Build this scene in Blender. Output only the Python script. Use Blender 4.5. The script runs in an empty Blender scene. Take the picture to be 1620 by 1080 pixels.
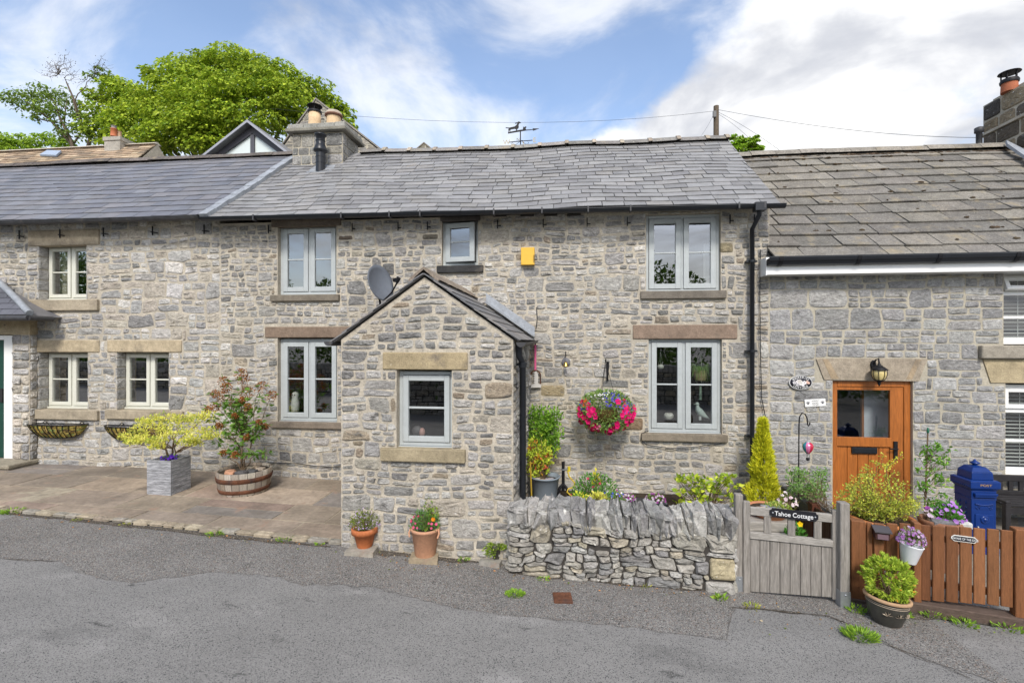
import bpy, math, random
from mathutils import Vector, Matrix, noise
R = random.Random(11)
SC = bpy.context.scene
COL = SC.collection
rad = math.radians

# ------------------------------------------------------------------ camera
FPX = 765.0                       # focal length in pixels of the 1620 wide photograph
YAW = rad(6.56)
CAM = Vector((0, -7.23, 2.30))
cd = bpy.data.cameras.new('camera'); cam = bpy.data.objects.new('camera', cd); COL.objects.link(cam)
cd.sensor_width = 36; cd.lens = FPX / 1620 * 36; cd.clip_end = 2000; cd.clip_start = .05
cam.location = CAM; cam.rotation_euler = (rad(90), 0, YAW)
SC.camera = cam

# ------------------------------------------------------------------ sky, sun, exposure
SUN_EL, SUN_AZ = rad(43), rad(172)      # azimuth clockwise from +Y : soft sun added on the camera side to light the house fronts
W = bpy.data.worlds.new('World'); SC.world = W; W.use_nodes = True
nt = W.node_tree; nt.nodes.clear()
N = lambda t, x=0, y=0: nt.nodes.new(t)
out = N('ShaderNodeOutputWorld'); bg = N('ShaderNodeBackground'); bg.inputs[1].default_value = .11
sky = N('ShaderNodeTexSky'); sky.sky_type = 'NISHITA'; sky.sun_disc = False
sky.sun_elevation = SUN_EL; sky.sun_rotation = SUN_AZ; sky.air_density = 1.0; sky.dust_density = 1.2; sky.ozone_density = 1.6
tc = N('ShaderNodeTexCoord')
sep = N('ShaderNodeSeparateXYZ'); nt.links.new(tc.outputs['Generated'], sep.inputs[0])
def wmath(op, a, b=None, c=None, clamp=False):
    n = N('ShaderNodeMath'); n.operation = op; n.use_clamp = clamp
    for i, s in enumerate((a, b, c)):
        if s is None: continue
        if isinstance(s, (int, float)): n.inputs[i].default_value = s
        else: nt.links.new(s, n.inputs[i])
    return n.outputs[0]
zc = wmath('ADD', wmath('MAXIMUM', sep.outputs['Z'], 0.0), .22)
px_ = wmath('DIVIDE', sep.outputs['X'], zc); py_ = wmath('DIVIDE', sep.outputs['Y'], zc)
cmb = N('ShaderNodeCombineXYZ'); nt.links.new(px_, cmb.inputs[0]); nt.links.new(py_, cmb.inputs[1])
def wnoise(scale, detail, rough, off, dist=0):
    m = N('ShaderNodeMapping'); m.inputs['Location'].default_value = off; nt.links.new(cmb.outputs[0], m.inputs[0])
    n = N('ShaderNodeTexNoise'); n.inputs['Scale'].default_value = scale; n.inputs['Detail'].default_value = detail
    n.inputs['Roughness'].default_value = rough; n.inputs['Distortion'].default_value = dist
    nt.links.new(m.outputs[0], n.inputs['Vector']); return n.outputs[0]
n1 = wnoise(1.25, 10, .55, (3.1, 1.7, 0), .15)
n2 = wnoise(1.9, 9, .58, (0.4, 5.2, 0), .5)
# heavy cloud to the right of the view, thin veils to the left
side = wmath('MULTIPLY', wmath('ADD', wmath('MULTIPLY_ADD', py_, .46, -.74), px_), .75)
side = wmath('MAXIMUM', wmath('MINIMUM', side, .145), -.13)
cov = wmath('ADD', n1, side)
def ramp(sock, a, b):
    r = N('ShaderNodeMapRange'); r.interpolation_type = 'SMOOTHSTEP'; nt.links.new(sock, r.inputs[0])
    r.inputs[1].default_value = a; r.inputs[2].default_value = b; return r.outputs[0]
thick = ramp(cov, .49, .61)
veil = wmath('MULTIPLY_ADD', ramp(n2, .40, .66), .66, .04)
fac = wmath('MAXIMUM', thick, veil)
def wmix(f, a, b):
    m = N('ShaderNodeMix'); m.data_type = 'RGBA'
    nt.links.new(f, m.inputs['Factor']) if not isinstance(f, float) else setattr(m.inputs['Factor'], 'default_value', f)
    for s, k in ((a, 'A'), (b, 'B')):
        i = [q for q in m.inputs if q.name == k and q.type == 'RGBA'][0]
        if isinstance(s, tuple): i.default_value = s
        else: nt.links.new(s, i)
    return [o for o in m.outputs if o.type == 'RGBA'][0]
cl = wmix(ramp(wnoise(1.7, 9, .52, (7.9, 2.5, 0), .35), .34, .50), (4.3, 4.45, 4.85, 1), (7.4, 7.4, 7.4, 1))
skyb = N('ShaderNodeVectorMath'); skyb.operation = 'MULTIPLY'; skyb.inputs[1].default_value = (1.7, 1.62, 1.58)
nt.links.new(sky.outputs[0], skyb.inputs[0])
fin = wmix(fac, skyb.outputs[0], cl)
nt.links.new(fin, bg.inputs[0]); nt.links.new(bg.outputs[0], out.inputs[0])

sd = bpy.data.lights.new('sun', 'SUN'); sun = bpy.data.objects.new('sun', sd); COL.objects.link(sun)
sd.energy = 2.35; sd.angle = rad(13); sd.color = (1, .955, .88)
sdir = Vector((math.sin(SUN_AZ) * math.cos(SUN_EL), math.cos(SUN_AZ) * math.cos(SUN_EL), math.sin(SUN_EL)))
sun.rotation_euler = sdir.to_track_quat('Z', 'Y').to_euler(); sun.location = (0, -10, 30)
SC.view_settings.view_transform = 'Standard'; SC.view_settings.look = 'None'
SC.view_settings.exposure = 0.55; SC.view_settings.gamma = 1.0

# ------------------------------------------------------------------ where a photographed point lies on a wall or on the ground
def F(px, py, Y=0.0):
    a = (px - 810) / FPX; b = -(py - 540) / FPX
    dx = a * math.cos(YAW) - math.sin(YAW); dy = a * math.sin(YAW) + math.cos(YAW)
    t = (Y - CAM.y) / dy
    return Vector((dx * t, Y, CAM.z + b * t))
GZ = [(-60, .9), (-14, .30), (-9.7, .20), (-7, .19), (-2.46, .062), (-.64, -.045), (1.6, -.09), (4, -.06), (8, -.05), (60, -.05)]
def zg(x):
    for (a, za), (b, zb) in zip(GZ, GZ[1:]):
        if x <= b: return za + (zb - za) * (x - a) / (b - a)
    return GZ[-1][1]
def G(px, py):
    a = (px - 810) / FPX; b = -(py - 540) / FPX
    d = Vector((a * math.cos(YAW) - math.sin(YAW), a * math.sin(YAW) + math.cos(YAW), b))
    z = 0
    for _ in range(12):
        p = CAM + d * ((z - CAM.z) / d.z); z = zg(p.x)
    return p

# ------------------------------------------------------------------ materials
def mat(name, col=None, rough=.8, n=None, blot=None, bump=None, spec=.3, metal=0, stretch=None, leaf=0, speck=None, coat=0, gain=None):
    """col None: the colour comes from the face attribute 'tint'. n=(scale, amount) brightness noise, blot=(scale, colour, lo, hi) stains,
    bump=(scale, distance), speck=(scale, colour, threshold)."""
    m = bpy.data.materials.new(name); m.use_nodes = True; t = m.node_tree; t.nodes.clear()
    L = t.links.new
    o = t.nodes.new('ShaderNodeOutputMaterial'); b = t.nodes.new('ShaderNodeBsdfPrincipled')
    b.inputs['Roughness'].default_value = rough; b.inputs['Specular IOR Level'].default_value = spec; b.inputs['Metallic'].default_value = metal
    if coat: b.inputs['Coat Weight'].default_value = coat; b.inputs['Coat Roughness'].default_value = .08
    c = t.nodes.new('ShaderNodeTexCoord'); vec = c.outputs['Object']
    if stretch:
        mp = t.nodes.new('ShaderNodeMapping'); mp.inputs['Scale'].default_value = stretch; L(vec, mp.inputs[0]); vec2 = mp.outputs[0]
    else: vec2 = vec
    if col is None:
        a = t.nodes.new('ShaderNodeAttribute'); a.attribute_name = 'tint'; cur = a.outputs['Color']
    else:
        a = t.nodes.new('ShaderNodeRGB'); a.outputs[0].default_value = (*col, 1); cur = a.outputs[0]
    def nz(scale, detail=5, r=.6, v=None):
        q = t.nodes.new('ShaderNodeTexNoise'); q.inputs['Scale'].default_value = scale; q.inputs['Detail'].default_value = detail
        q.inputs['Roughness'].default_value = r; L(v or vec2, q.inputs['Vector']); return q.outputs[0]
    def rng(s, a0, a1, b0, b1, smooth=False):
        q = t.nodes.new('ShaderNodeMapRange'); q.clamp = True
        if smooth: q.interpolation_type = 'SMOOTHSTEP'
        L(s, q.inputs[0])
        for i, x in enumerate((a0, a1, b0, b1)): q.inputs[i + 1].default_value = x
        return q.outputs[0]
    def mix(f, A, B, mode='MIX'):
        q = t.nodes.new('ShaderNodeMix'); q.data_type = 'RGBA'; q.blend_type = mode
        if isinstance(f, float): q.inputs['Factor'].default_value = f
        else: L(f, q.inputs['Factor'])
        for s, k in ((A, 'A'), (B, 'B')):
            i = [z for z in q.inputs if z.name == k and z.type == 'RGBA'][0]
            if isinstance(s, tuple): i.default_value = (*s, 1)
            else: L(s, i)
        return [z for z in q.outputs if z.type == 'RGBA'][0]
    if gain:
        vm = t.nodes.new('ShaderNodeVectorMath'); vm.operation = 'MULTIPLY'; L(cur, vm.inputs[0]); vm.inputs[1].default_value = gain; cur = vm.outputs[0]
    if n:
        for k, (sc, am) in enumerate(n if isinstance(n[0], tuple) else (n,)):
            f = rng(nz(sc), .3, .7, 1 - am, 1 + am)
            vm = t.nodes.new('ShaderNodeVectorMath'); vm.operation = 'MULTIPLY'; L(cur, vm.inputs[0]); L(f, vm.inputs[1]); cur = vm.outputs[0]
    if blot:
        for (sc, bc, lo, hi) in (blot if isinstance(blot[0], tuple) else (blot,)):
            cur = mix(rng(nz(sc, 7, .65), lo, hi, 0, 1, True), cur, bc)
    if speck:
        for (sc, bc, th) in (speck if isinstance(speck[0], tuple) else (speck,)):
            v = t.nodes.new('ShaderNodeTexVoronoi'); v.inputs['Scale'].default_value = sc; L(vec, v.inputs['Vector'])
            sx = t.nodes.new('ShaderNodeSeparateColor'); L(v.outputs['Color'], sx.inputs[0])
            cur = mix(rng(sx.outputs[0], th, th + .02, 0, 1), cur, bc)
    L(cur, b.inputs['Base Color'])
    if bump:
        bs = bump if isinstance(bump[0], tuple) else (bump,); prev = None
        for (sc, ds) in bs:
            bn = t.nodes.new('ShaderNodeBump'); bn.inputs['Strength'].default_value = 1; bn.inputs['Distance'].default_value = ds
            L(nz(sc, 6, .62), bn.inputs['Height'])
            if prev: L(prev, bn.inputs['Normal'])
            prev = bn.outputs[0]
        L(prev, b.inputs['Normal'])
    if leaf:
        tr = t.nodes.new('ShaderNodeBsdfTranslucent'); L(cur, tr.inputs[0])
        ms = t.nodes.new('ShaderNodeMixShader'); ms.inputs[0].default_value = leaf
        L(b.outputs[0], ms.inputs[1]); L(tr.outputs[0], ms.inputs[2]); L(ms.outputs[0], o.inputs[0])
    else: L(b.outputs[0], o.inputs[0])
    return m

def glass_mat(name, refl=.22, tint=(.86, .9, .9), wav=.0012):
    m = bpy.data.materials.new(name); m.use_nodes = True; t = m.node_tree; t.nodes.clear(); L = t.links.new
    o = t.nodes.new('ShaderNodeOutputMaterial'); g = t.nodes.new('ShaderNodeBsdfGlossy'); g.inputs['Roughness'].default_value = .01
    tr = t.nodes.new('ShaderNodeBsdfTransparent'); tr.inputs[0].default_value = (*tint, 1)
    fr = t.nodes.new('ShaderNodeLayerWeight'); fr.inputs[0].default_value = .35
    mr = t.nodes.new('ShaderNodeMapRange'); L(fr.outputs['Facing'], mr.inputs[0]); mr.inputs[3].default_value = refl; mr.inputs[4].default_value = .9
    c = t.nodes.new('ShaderNodeTexCoord'); q = t.nodes.new('ShaderNodeTexNoise'); q.inputs['Scale'].default_value = 1.7; L(c.outputs['Object'], q.inputs['Vector'])
    bn = t.nodes.new('ShaderNodeBump'); bn.inputs['Distance'].default_value = wav * 4; L(q.outputs[0], bn.inputs['Height']); L(bn.outputs[0], g.inputs['Normal'])
    ms = t.nodes.new('ShaderNodeMixShader'); L(mr.outputs[0], ms.inputs[0]); L(tr.outputs[0], ms.inputs[1]); L(g.outputs[0], ms.inputs[2]); L(ms.outputs[0], o.inputs[0])
    return m

M = {}
M['stone'] = mat('limestone', None, .9, n=((7, .20), (24, .26), (70, .24)), stretch=(1, 1, 1.7), blot=((6, (.12, .117, .11), .55, .70), (15, (.60, .585, .55), .60, .72)), bump=((22, .022), (70, .010)), spec=.12)
M['drystone'] = mat('drystone_limestone', None, .92, n=((8, .2), (45, .28)), blot=((6, (.10, .097, .09), .54, .72), (18, (.13, .125, .115), .60, .74), (13, (.62, .60, .55), .62, .70)), bump=((26, .014), (95, .006)), spec=.12)
M['mortar'] = mat('lime_mortar', (.435, .39, .315), .95, n=((2.5, .16), (14, .14), (50, .20)), blot=((1.1, (.37, .335, .275), .5, .7), (9, (.30, .275, .235), .58, .74)), bump=((55, .008), (12, .014)), spec=.1)
M['mortar_grey'] = mat('grey_lime_mortar', (.40, .365, .29), .95, n=((3, .14), (40, .15)), bump=((55, .006), (12, .008)), spec=.1)
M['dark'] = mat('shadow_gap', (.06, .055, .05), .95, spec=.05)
M['gritstone'] = mat('dressed_gritstone', None, .9, n=((4, .2), (18, .14), (70, .2)), blot=((3.2, (.17, .145, .115), .54, .74), (9, (.12, .11, .09), .62, .76), (22, (.5, .46, .38), .66, .8)), bump=((80, .006), (14, .010)), spec=.12)
M['slate'] = mat('roof_slate', None, .62, n=((7, .10), (45, .10)), blot=((3, (.30, .27, .23), .60, .82), (28, (.36, .35, .32), .70, .82)), bump=((30, .004), (7, .006)), spec=.35)
M['slate_blue'] = mat('blue_slate', None, .48, n=((6, .12), (40, .08)), bump=((22, .003), (5, .004)), spec=.4)
M['tile'] = mat('concrete_tile', None, .93, n=((5, .18), (26, .22), (60, .34)), blot=((4, (.30, .25, .165), .52, .78), (30, (.43, .41, .36), .62, .72), (9, (.075, .065, .055), .66, .76)), bump=((60, .008), (16, .006)), spec=.12)
M['lead'] = mat('lead_sheet', (.30, .32, .345), .6, n=((9, .2), (40, .16)), bump=(10, .008), spec=.35, metal=.2)
M['grey_paint'] = mat('grey_green_paint', (.40, .428, .428), .45, n=((4, .06), (30, .05)), spec=.35)
M['cream_paint'] = mat('cream_green_paint', (.60, .60, .52), .45, n=(4, .04), spec=.4)
M['white_pvc'] = mat('white_plastic', (.78, .78, .76), .35, n=(3, .03), spec=.45)
M['black_pvc'] = mat('black_plastic', (.013, .015, .019), .36, n=(5, .2), spec=.4)
M['iron'] = mat('black_iron', (.010, .010, .012), .55, n=(30, .3), spec=.25)
M['gutter_old'] = mat('weathered_gutter', (.045, .045, .048), .55, n=(9, .4), blot=(6, (.14, .12, .09), .58, .75), spec=.4)
M['oak'] = mat('golden_oak_finish', (.34, .108, .020), .42, n=((3, .16), (10, .24)), stretch=(9, 9, .7), bump=(8, .0012), spec=.4)
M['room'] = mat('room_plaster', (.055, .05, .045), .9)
M['glass'] = glass_mat('window_glass', .24, wav=.00025)
M['glass_dark'] = glass_mat('clear_glass', .06, wav=.0003)
M['asphalt'] = mat('smooth_asphalt', (.225, .219, .208), .92, stretch=(.5, 1, 1), n=((.55, .12), (2.6, .10), (150, .22)), blot=((1.1, (.15, .147, .14), .53, .68), (5, (.085, .084, .08), .64, .72), (2.1, (.31, .30, .285), .57, .74)), speck=((210, (.27, .265, .255), .86), (170, (.075, .075, .075), .86)), bump=((170, .006), (3, .01)), spec=.2)
M['chips'] = mat('chipped_tarmac', (.192, .185, .174), .93, n=((.8, .16), (3.5, .12), (120, .30)), blot=((1.7, (.085, .08, .072), .58, .74),), speck=((135, (.34, .325, .30), .80), (105, (.235, .185, .15), .88), (150, (.055, .053, .05), .84)), bump=((120, .010), (4, .012)), spec=.2)
M['flag'] = mat('sandstone_flag', None, .86, n=((2.2, .24), (18, .18)), blot=((1.6, (.15, .125, .10), .53, .74), (4, (.30, .205, .15), .56, .74), (6, (.36, .30, .235), .64, .80)), bump=((9, .008), (60, .003)), spec=.22)
M['sett'] = mat('sett_stone', None, .9, n=((9, .22), (40, .2)), bump=((30, .008),), spec=.15)
M['soil'] = mat('garden_soil', (.055, .042, .03), .95, n=((9, .4), (50, .3)), bump=((25, .03),), spec=.1)
M['grit'] = mat('grit_and_soil', (.085, .072, .058), .95, n=((6, .3), (60, .4)), speck=((120, (.22, .2, .17), .82),), bump=((60, .012),), spec=.1)
M['terra'] = mat('terracotta', None, .8, n=((5, .15), (40, .08)), blot=((4, (.52, .36, .26), .60, .80), (9, (.10, .08, .07), .70, .85)), bump=(60, .002), spec=.25)
M['wood_grey'] = mat('weathered_oak', (.255, .235, .21), .85, n=((4, .32), (14, .20)), stretch=(14, 14, 1.0), blot=((3, (.16, .14, .115), .56, .76), (5, (.42, .39, .35), .60, .78)), bump=(16, .004), spec=.2)
M['wood_grey_h'] = mat('weathered_oak_rail', (.31, .29, .26), .85, n=((4, .2), (14, .2)), stretch=(1.0, 14, 14), blot=(3, (.46, .43, .39), .5, .72), bump=(16, .004), spec=.2)
M['wood_silver'] = mat('silvered_timber', (.30, .305, .32), .85, n=((3, .45), (9, .5), (22, .3)), stretch=(1.2, 1.2, 13), blot=((4, (.12, .12, .125), .60, .74), (4, (.5, .5, .51), .60, .76)), bump=(12, .005), spec=.2)
M['wood_brown'] = mat('stained_picket', None, .62, n=((3, .18), (13, .22)), stretch=(16, 16, 1.1), blot=(2.5, (.13, .05, .02), .62, .84), bump=(14, .003), spec=.3)
M['wood_dark'] = mat('dark_sleeper', (.105, .075, .06), .85, n=((4, .2), (12, .25)), stretch=(1.1, 13, 13), bump=(14, .004), spec=.2)
M['wood_black'] = mat('black_stained_bench', (.022, .02, .021), .5, n=(6, .3), spec=.35)
M['barrel'] = mat('barrel_stave', None, .82, n=((4, .25), (14, .24)), stretch=(15, 15, 1.2), blot=((4, (.10, .085, .07), .58, .76),), bump=(14, .004), spec=.2)
M['rust'] = mat('rusty_iron', (.125, .052, .028), .85, n=((14, .4), (50, .3)), blot=(7, (.05, .032, .028), .5, .7), bump=(60, .003), spec=.25)
M['bark'] = mat('bark', (.12, .095, .07), .9, n=((8, .3), (30, .3)), stretch=(6, 6, 1), bump=(14, .01), spec=.1)
M['twig'] = mat('twig', (.17, .12, .075), .85, n=(20, .3), spec=.15)
M['leaf'] = mat('leaf', None, .5, leaf=.36, spec=.3, gain=(1.75, 1.65, 1.5))
M['needle'] = mat('conifer_spray', None, .6, leaf=.25, spec=.2, gain=(1.55, 1.5, 1.3))
M['petal'] = mat('petal', None, .6, leaf=.25, spec=.2)
M['paint'] = mat('paint', None, .5, n=(12, .06), spec=.35)
M['blue'] = mat('blue_gloss', (.004, .028, .155), .34, n=(8, .12), spec=.3, coat=.12)
M['brass'] = mat('brass', (.55, .36, .10), .3, metal=1, n=(20, .15))
M['steel'] = mat('galvanised_steel', (.42, .44, .46), .5, metal=.8, n=(14, .15))
M['dish'] = mat('dish_grey', (.125, .14, .165), .5, n=(12, .06), spec=.35)
M['moss'] = mat('moss_liner', None, .95, n=((20, .4), (70, .3)), bump=(40, .02), spec=.05)
M['fabric'] = mat('curtain_fabric', None, .9, n=(20, .08), spec=.1)
M['buff_pot'] = mat('buff_clay', (.60, .44, .27), .8, n=((5, .12), (20, .08)), blot=(4, (.20, .13, .08), .62, .85), spec=.2)
M['glaze'] = mat('dark_glaze', (.045, .043, .036), .35, n=((6, .4), (20, .2)), spec=.5)
M['lamp_glass'] = mat('amber_lamp_glass', (.62, .50, .22), .25, n=(40, .12), spec=.5)

# ------------------------------------------------------------------ mesh builder
WL = {}
class MB:
    def __init__(s): s.v = []; s.f = []; s.c = []; s.m = []; s.s = []
    def add(s, vs, fs, c=(.5, .5, .5), m=0, smooth=False):
        b = len(s.v); s.v.extend(Vector(p) for p in vs)
        for k, f in enumerate(fs):
            s.f.append([b + i for i in f]); s.c.append(c[k] if isinstance(c, list) else c); s.m.append(m); s.s.append(smooth)
    def box(s, x0, x1, y0, y1, z0, z1, c=(.5, .5, .5), m=0):
        vs = [(x, y, z) for z in (z0, z1) for y in (y0, y1) for x in (x0, x1)]
        s.add(vs, [(0, 2, 3, 1), (4, 5, 7, 6), (0, 1, 5, 4), (2, 6, 7, 3), (0, 4, 6, 2), (1, 3, 7, 5)], c, m)
    def prism(s, pts, vec, c=(.5, .5, .5), m=0, smooth=False):
        n = len(pts); vec = Vector(vec); pts = [Vector(p) for p in pts]
        s.add(pts + [p + vec for p in pts], [list(range(n))[::-1], list(range(n, 2 * n))], c, m)
        s.add(pts + [p + vec for p in pts], [(i, (i + 1) % n, n + (i + 1) % n, n + i) for i in range(n)], c, m, smooth)
    def tube(s, pts, r, n=7, c=(.5, .5, .5), m=0, cap=True):
        pts = [Vector(p) for p in pts]; k = len(pts); rs = r if isinstance(r, (list, tuple)) else [r] * k
        vs = []; up = None
        for i, p in enumerate(pts):
            d = (pts[min(i + 1, k - 1)] - pts[max(i - 1, 0)])
            d = d.normalized() if d.length > 1e-9 else Vector((0, 0, 1))
            if up is None: up = Vector((0, 0, 1)) if abs(d.z) < .9 else Vector((1, 0, 0))
            a = d.cross(up)
            if a.length < 1e-4: a = d.cross(Vector((0, 1, 0)))
            a.normalize(); b = a.cross(d).normalized(); up = b
            for j in range(n):
                t = 2 * math.pi * j / n; vs.append(p + (a * math.cos(t) + b * math.sin(t)) * rs[i])
        fs = [(i * n + j, i * n + (j + 1) % n, (i + 1) * n + (j + 1) % n, (i + 1) * n + j) for i in range(k - 1) for j in range(n)]
        s.add(vs, fs, c, m, True)
        if cap: s.add(vs[:n], [list(range(n))[::-1]], c, m); s.add(vs[-n:], [list(range(n))], c, m)
    def lathe(s, prof, o, n=24, c=(.5, .5, .5), m=0, sx=1, sy=1, smooth=True):
        o = Vector(o); k = len(prof)
        vs = [o + Vector((r * math.cos(2 * math.pi * j / n) * sx, r * math.sin(2 * math.pi * j / n) * sy, z)) for r, z in prof for j in range(n)]
        s.add(vs, [(i * n + j, i * n + (j + 1) % n, (i + 1) * n + (j + 1) % n, (i + 1) * n + j) for i in range(k - 1) for j in range(n)], c, m, smooth)
        if prof[0][0] > 1e-4: s.add(vs[:n], [list(range(n))[::-1]], c, m)
        if prof[-1][0] > 1e-4: s.add(vs[-n:], [list(range(n))], c, m)
    def ball(s, o, r, c=(.5, .5, .5), m=0, n=10, k=6, jit=0, smooth=True):
        o = Vector(o); r = Vector(r) if not isinstance(r, (int, float)) else Vector((r, r, r))
        vs = []
        for i in range(k + 1):
            p = math.pi * i / k
            for j in range(n):
                t = 2 * math.pi * j / n; q = 1 + (R.uniform(-jit, jit) if jit else 0)
                vs.append(o + Vector((r.x * math.sin(p) * math.cos(t) * q, r.y * math.sin(p) * math.sin(t) * q, r.z * math.cos(p) * q)))
        s.add(vs, [(i * n + j, (i + 1) * n + j, (i + 1) * n + (j + 1) % n, i * n + (j + 1) % n) for i in range(k) for j in range(n)], c, m, smooth)
    def leaf(s, p, d, size, c, w=.5, m=0, up=None):
        d = Vector(d).normalized(); q = Vector((R.gauss(0, 1), R.gauss(0, 1), R.gauss(0, 1) + (up or 0)))
        a = d.cross(q); a = a.normalized() if a.length > 1e-6 else Vector((1, 0, 0)); p = Vector(p)
        nn = a.cross(d) * (size * .10)
        s.add([p, p + d * size * .45 + a * size * w * .5 + nn, p + d * size, p + d * size * .45 - a * size * w * .5 + nn], [(0, 1, 2), (0, 2, 3)], c, m)
    def xform(s, mt): s.v = [mt @ p for p in s.v]; return s
    def build(s, name, mats, parent=None, origin=None, bevel=0, seg=1):
        me = bpy.data.meshes.new(name); org = Vector(origin) if origin is not None and parent is None else Vector((0, 0, 0))
        me.from_pydata([tuple(p - org) for p in s.v], [], s.f)
        for mm in (mats if isinstance(mats, (list, tuple)) else [mats]): me.materials.append(M[mm] if isinstance(mm, str) else mm)
        me.polygons.foreach_set('material_index', s.m); me.polygons.foreach_set('use_smooth', s.s)
        at = me.attributes.new('tint', 'FLOAT_COLOR', 'FACE'); at.data.foreach_set('color', [x for c in s.c for x in (c[0], c[1], c[2], 1)])
        me.update(); o = bpy.data.objects.new(name, me); COL.objects.link(o)
        if bevel:
            b = o.modifiers.new('Bevel', 'BEVEL'); b.width = bevel; b.segments = seg; b.limit_method = 'ANGLE'; b.angle_limit = rad(40)
        if parent is not None: o.parent = parent; o.location = -WL[parent.name]; WL[o.name] = Vector((0, 0, 0))
        else: o.location = org; WL[o.name] = org
        return o
def tag(o, label=None, cat=None, group=None, kind=None):
    for k, v in (('label', label), ('category', cat), ('group', group), ('kind', kind)):
        if v: o[k] = v
    return o
def thing(name, label, cat, loc=(0, 0, 0), group=None):
    o = bpy.data.objects.new(name, None); COL.objects.link(o); o.location = loc; o.empty_display_size = .1; WL[o.name] = Vector(loc)
    return tag(o, label, cat, group)
def copy_tree(o, delta, parent=None):
    c = o.copy(); COL.objects.link(c)
    if parent is not None: c.parent = parent
    else: c.location = o.location + Vector(delta); WL[c.name] = Vector(c.location)
    for ch in list(o.children): copy_tree(ch, delta, c)
    return c
def text(body, size, loc, parent, mat_, name='lettering', rot=(rad(90), 0, 0), ext=.002, squeeze=1.0, font_shear=0):
    cu = bpy.data.curves.new(name, 'FONT'); cu.body = body; cu.size = size; cu.extrude = ext; cu.align_x = 'CENTER'; cu.align_y = 'CENTER'
    cu.materials.append(M[mat_] if isinstance(mat_, str) else mat_)
    tmp = bpy.data.objects.new(name, cu); COL.objects.link(tmp); bpy.context.view_layer.update()
    me = bpy.data.meshes.new_from_object(tmp.evaluated_get(bpy.context.evaluated_depsgraph_get())); bpy.data.objects.remove(tmp)
    o = bpy.data.objects.new(name, me); COL.objects.link(o); o.rotation_euler = rot; o.scale = (squeeze, 1, 1)
    o.parent = parent; o.location = Vector(loc) - WL[parent.name]; WL[o.name] = Vector((0, 0, 0)); return o
def jit(c, a, r=R, h=.07):
    k = 1 + r.uniform(-a, a); return tuple(max(0, min(.95, x * k * (1 + r.uniform(-a, a) * h))) for x in c)
def mixc(a, b, t): return tuple(x + (y - x) * t for x, y in zip(a, b))

# ------------------------------------------------------------------ rubble masonry: every stone modelled, in a mortar bed
def clip_poly(P, planes):
    for a, b, c in planes:                       # keep a*u + b*v <= c
        Q = []
        for i in range(len(P)):
            p, q = P[i], P[(i + 1) % len(P)]
            dp = a * p[0] + b * p[1] - c; dq = a * q[0] + b * q[1] - c
            if dp <= 0: Q.append(p)
            if (dp < 0) != (dq < 0) and abs(dp - dq) > 1e-9:
                t = dp / (dp - dq); Q.append((p[0] + (q[0] - p[0]) * t, p[1] + (q[1] - p[1]) * t))
        P = Q
        if len(P) < 3: return []
    return P
def sub_rects(r, holes):
    rs = [r]
    for h in holes:
        nr = []
        for (a, b, c, d) in rs:
            if b <= h[0] or a >= h[1] or d <= h[2] or c >= h[3]: nr.append((a, b, c, d)); continue
            if a < h[0]: nr.append((a, h[0], c, d))
            if b > h[1]: nr.append((h[1], b, c, d))
            m0, m1 = max(a, h[0]), min(b, h[1])
            if c < h[2]: nr.append((m0, m1, c, h[2]))
            if d > h[3]: nr.append((m0, m1, h[3], d))
        rs = nr
    return rs
PAL = [(.325, .313, .292), (.37, .356, .332), (.275, .267, .252), (.41, .393, .362), (.345, .328, .298), (.215, .21, .20), (.385, .35, .29), (.45, .43, .39)]
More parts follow.
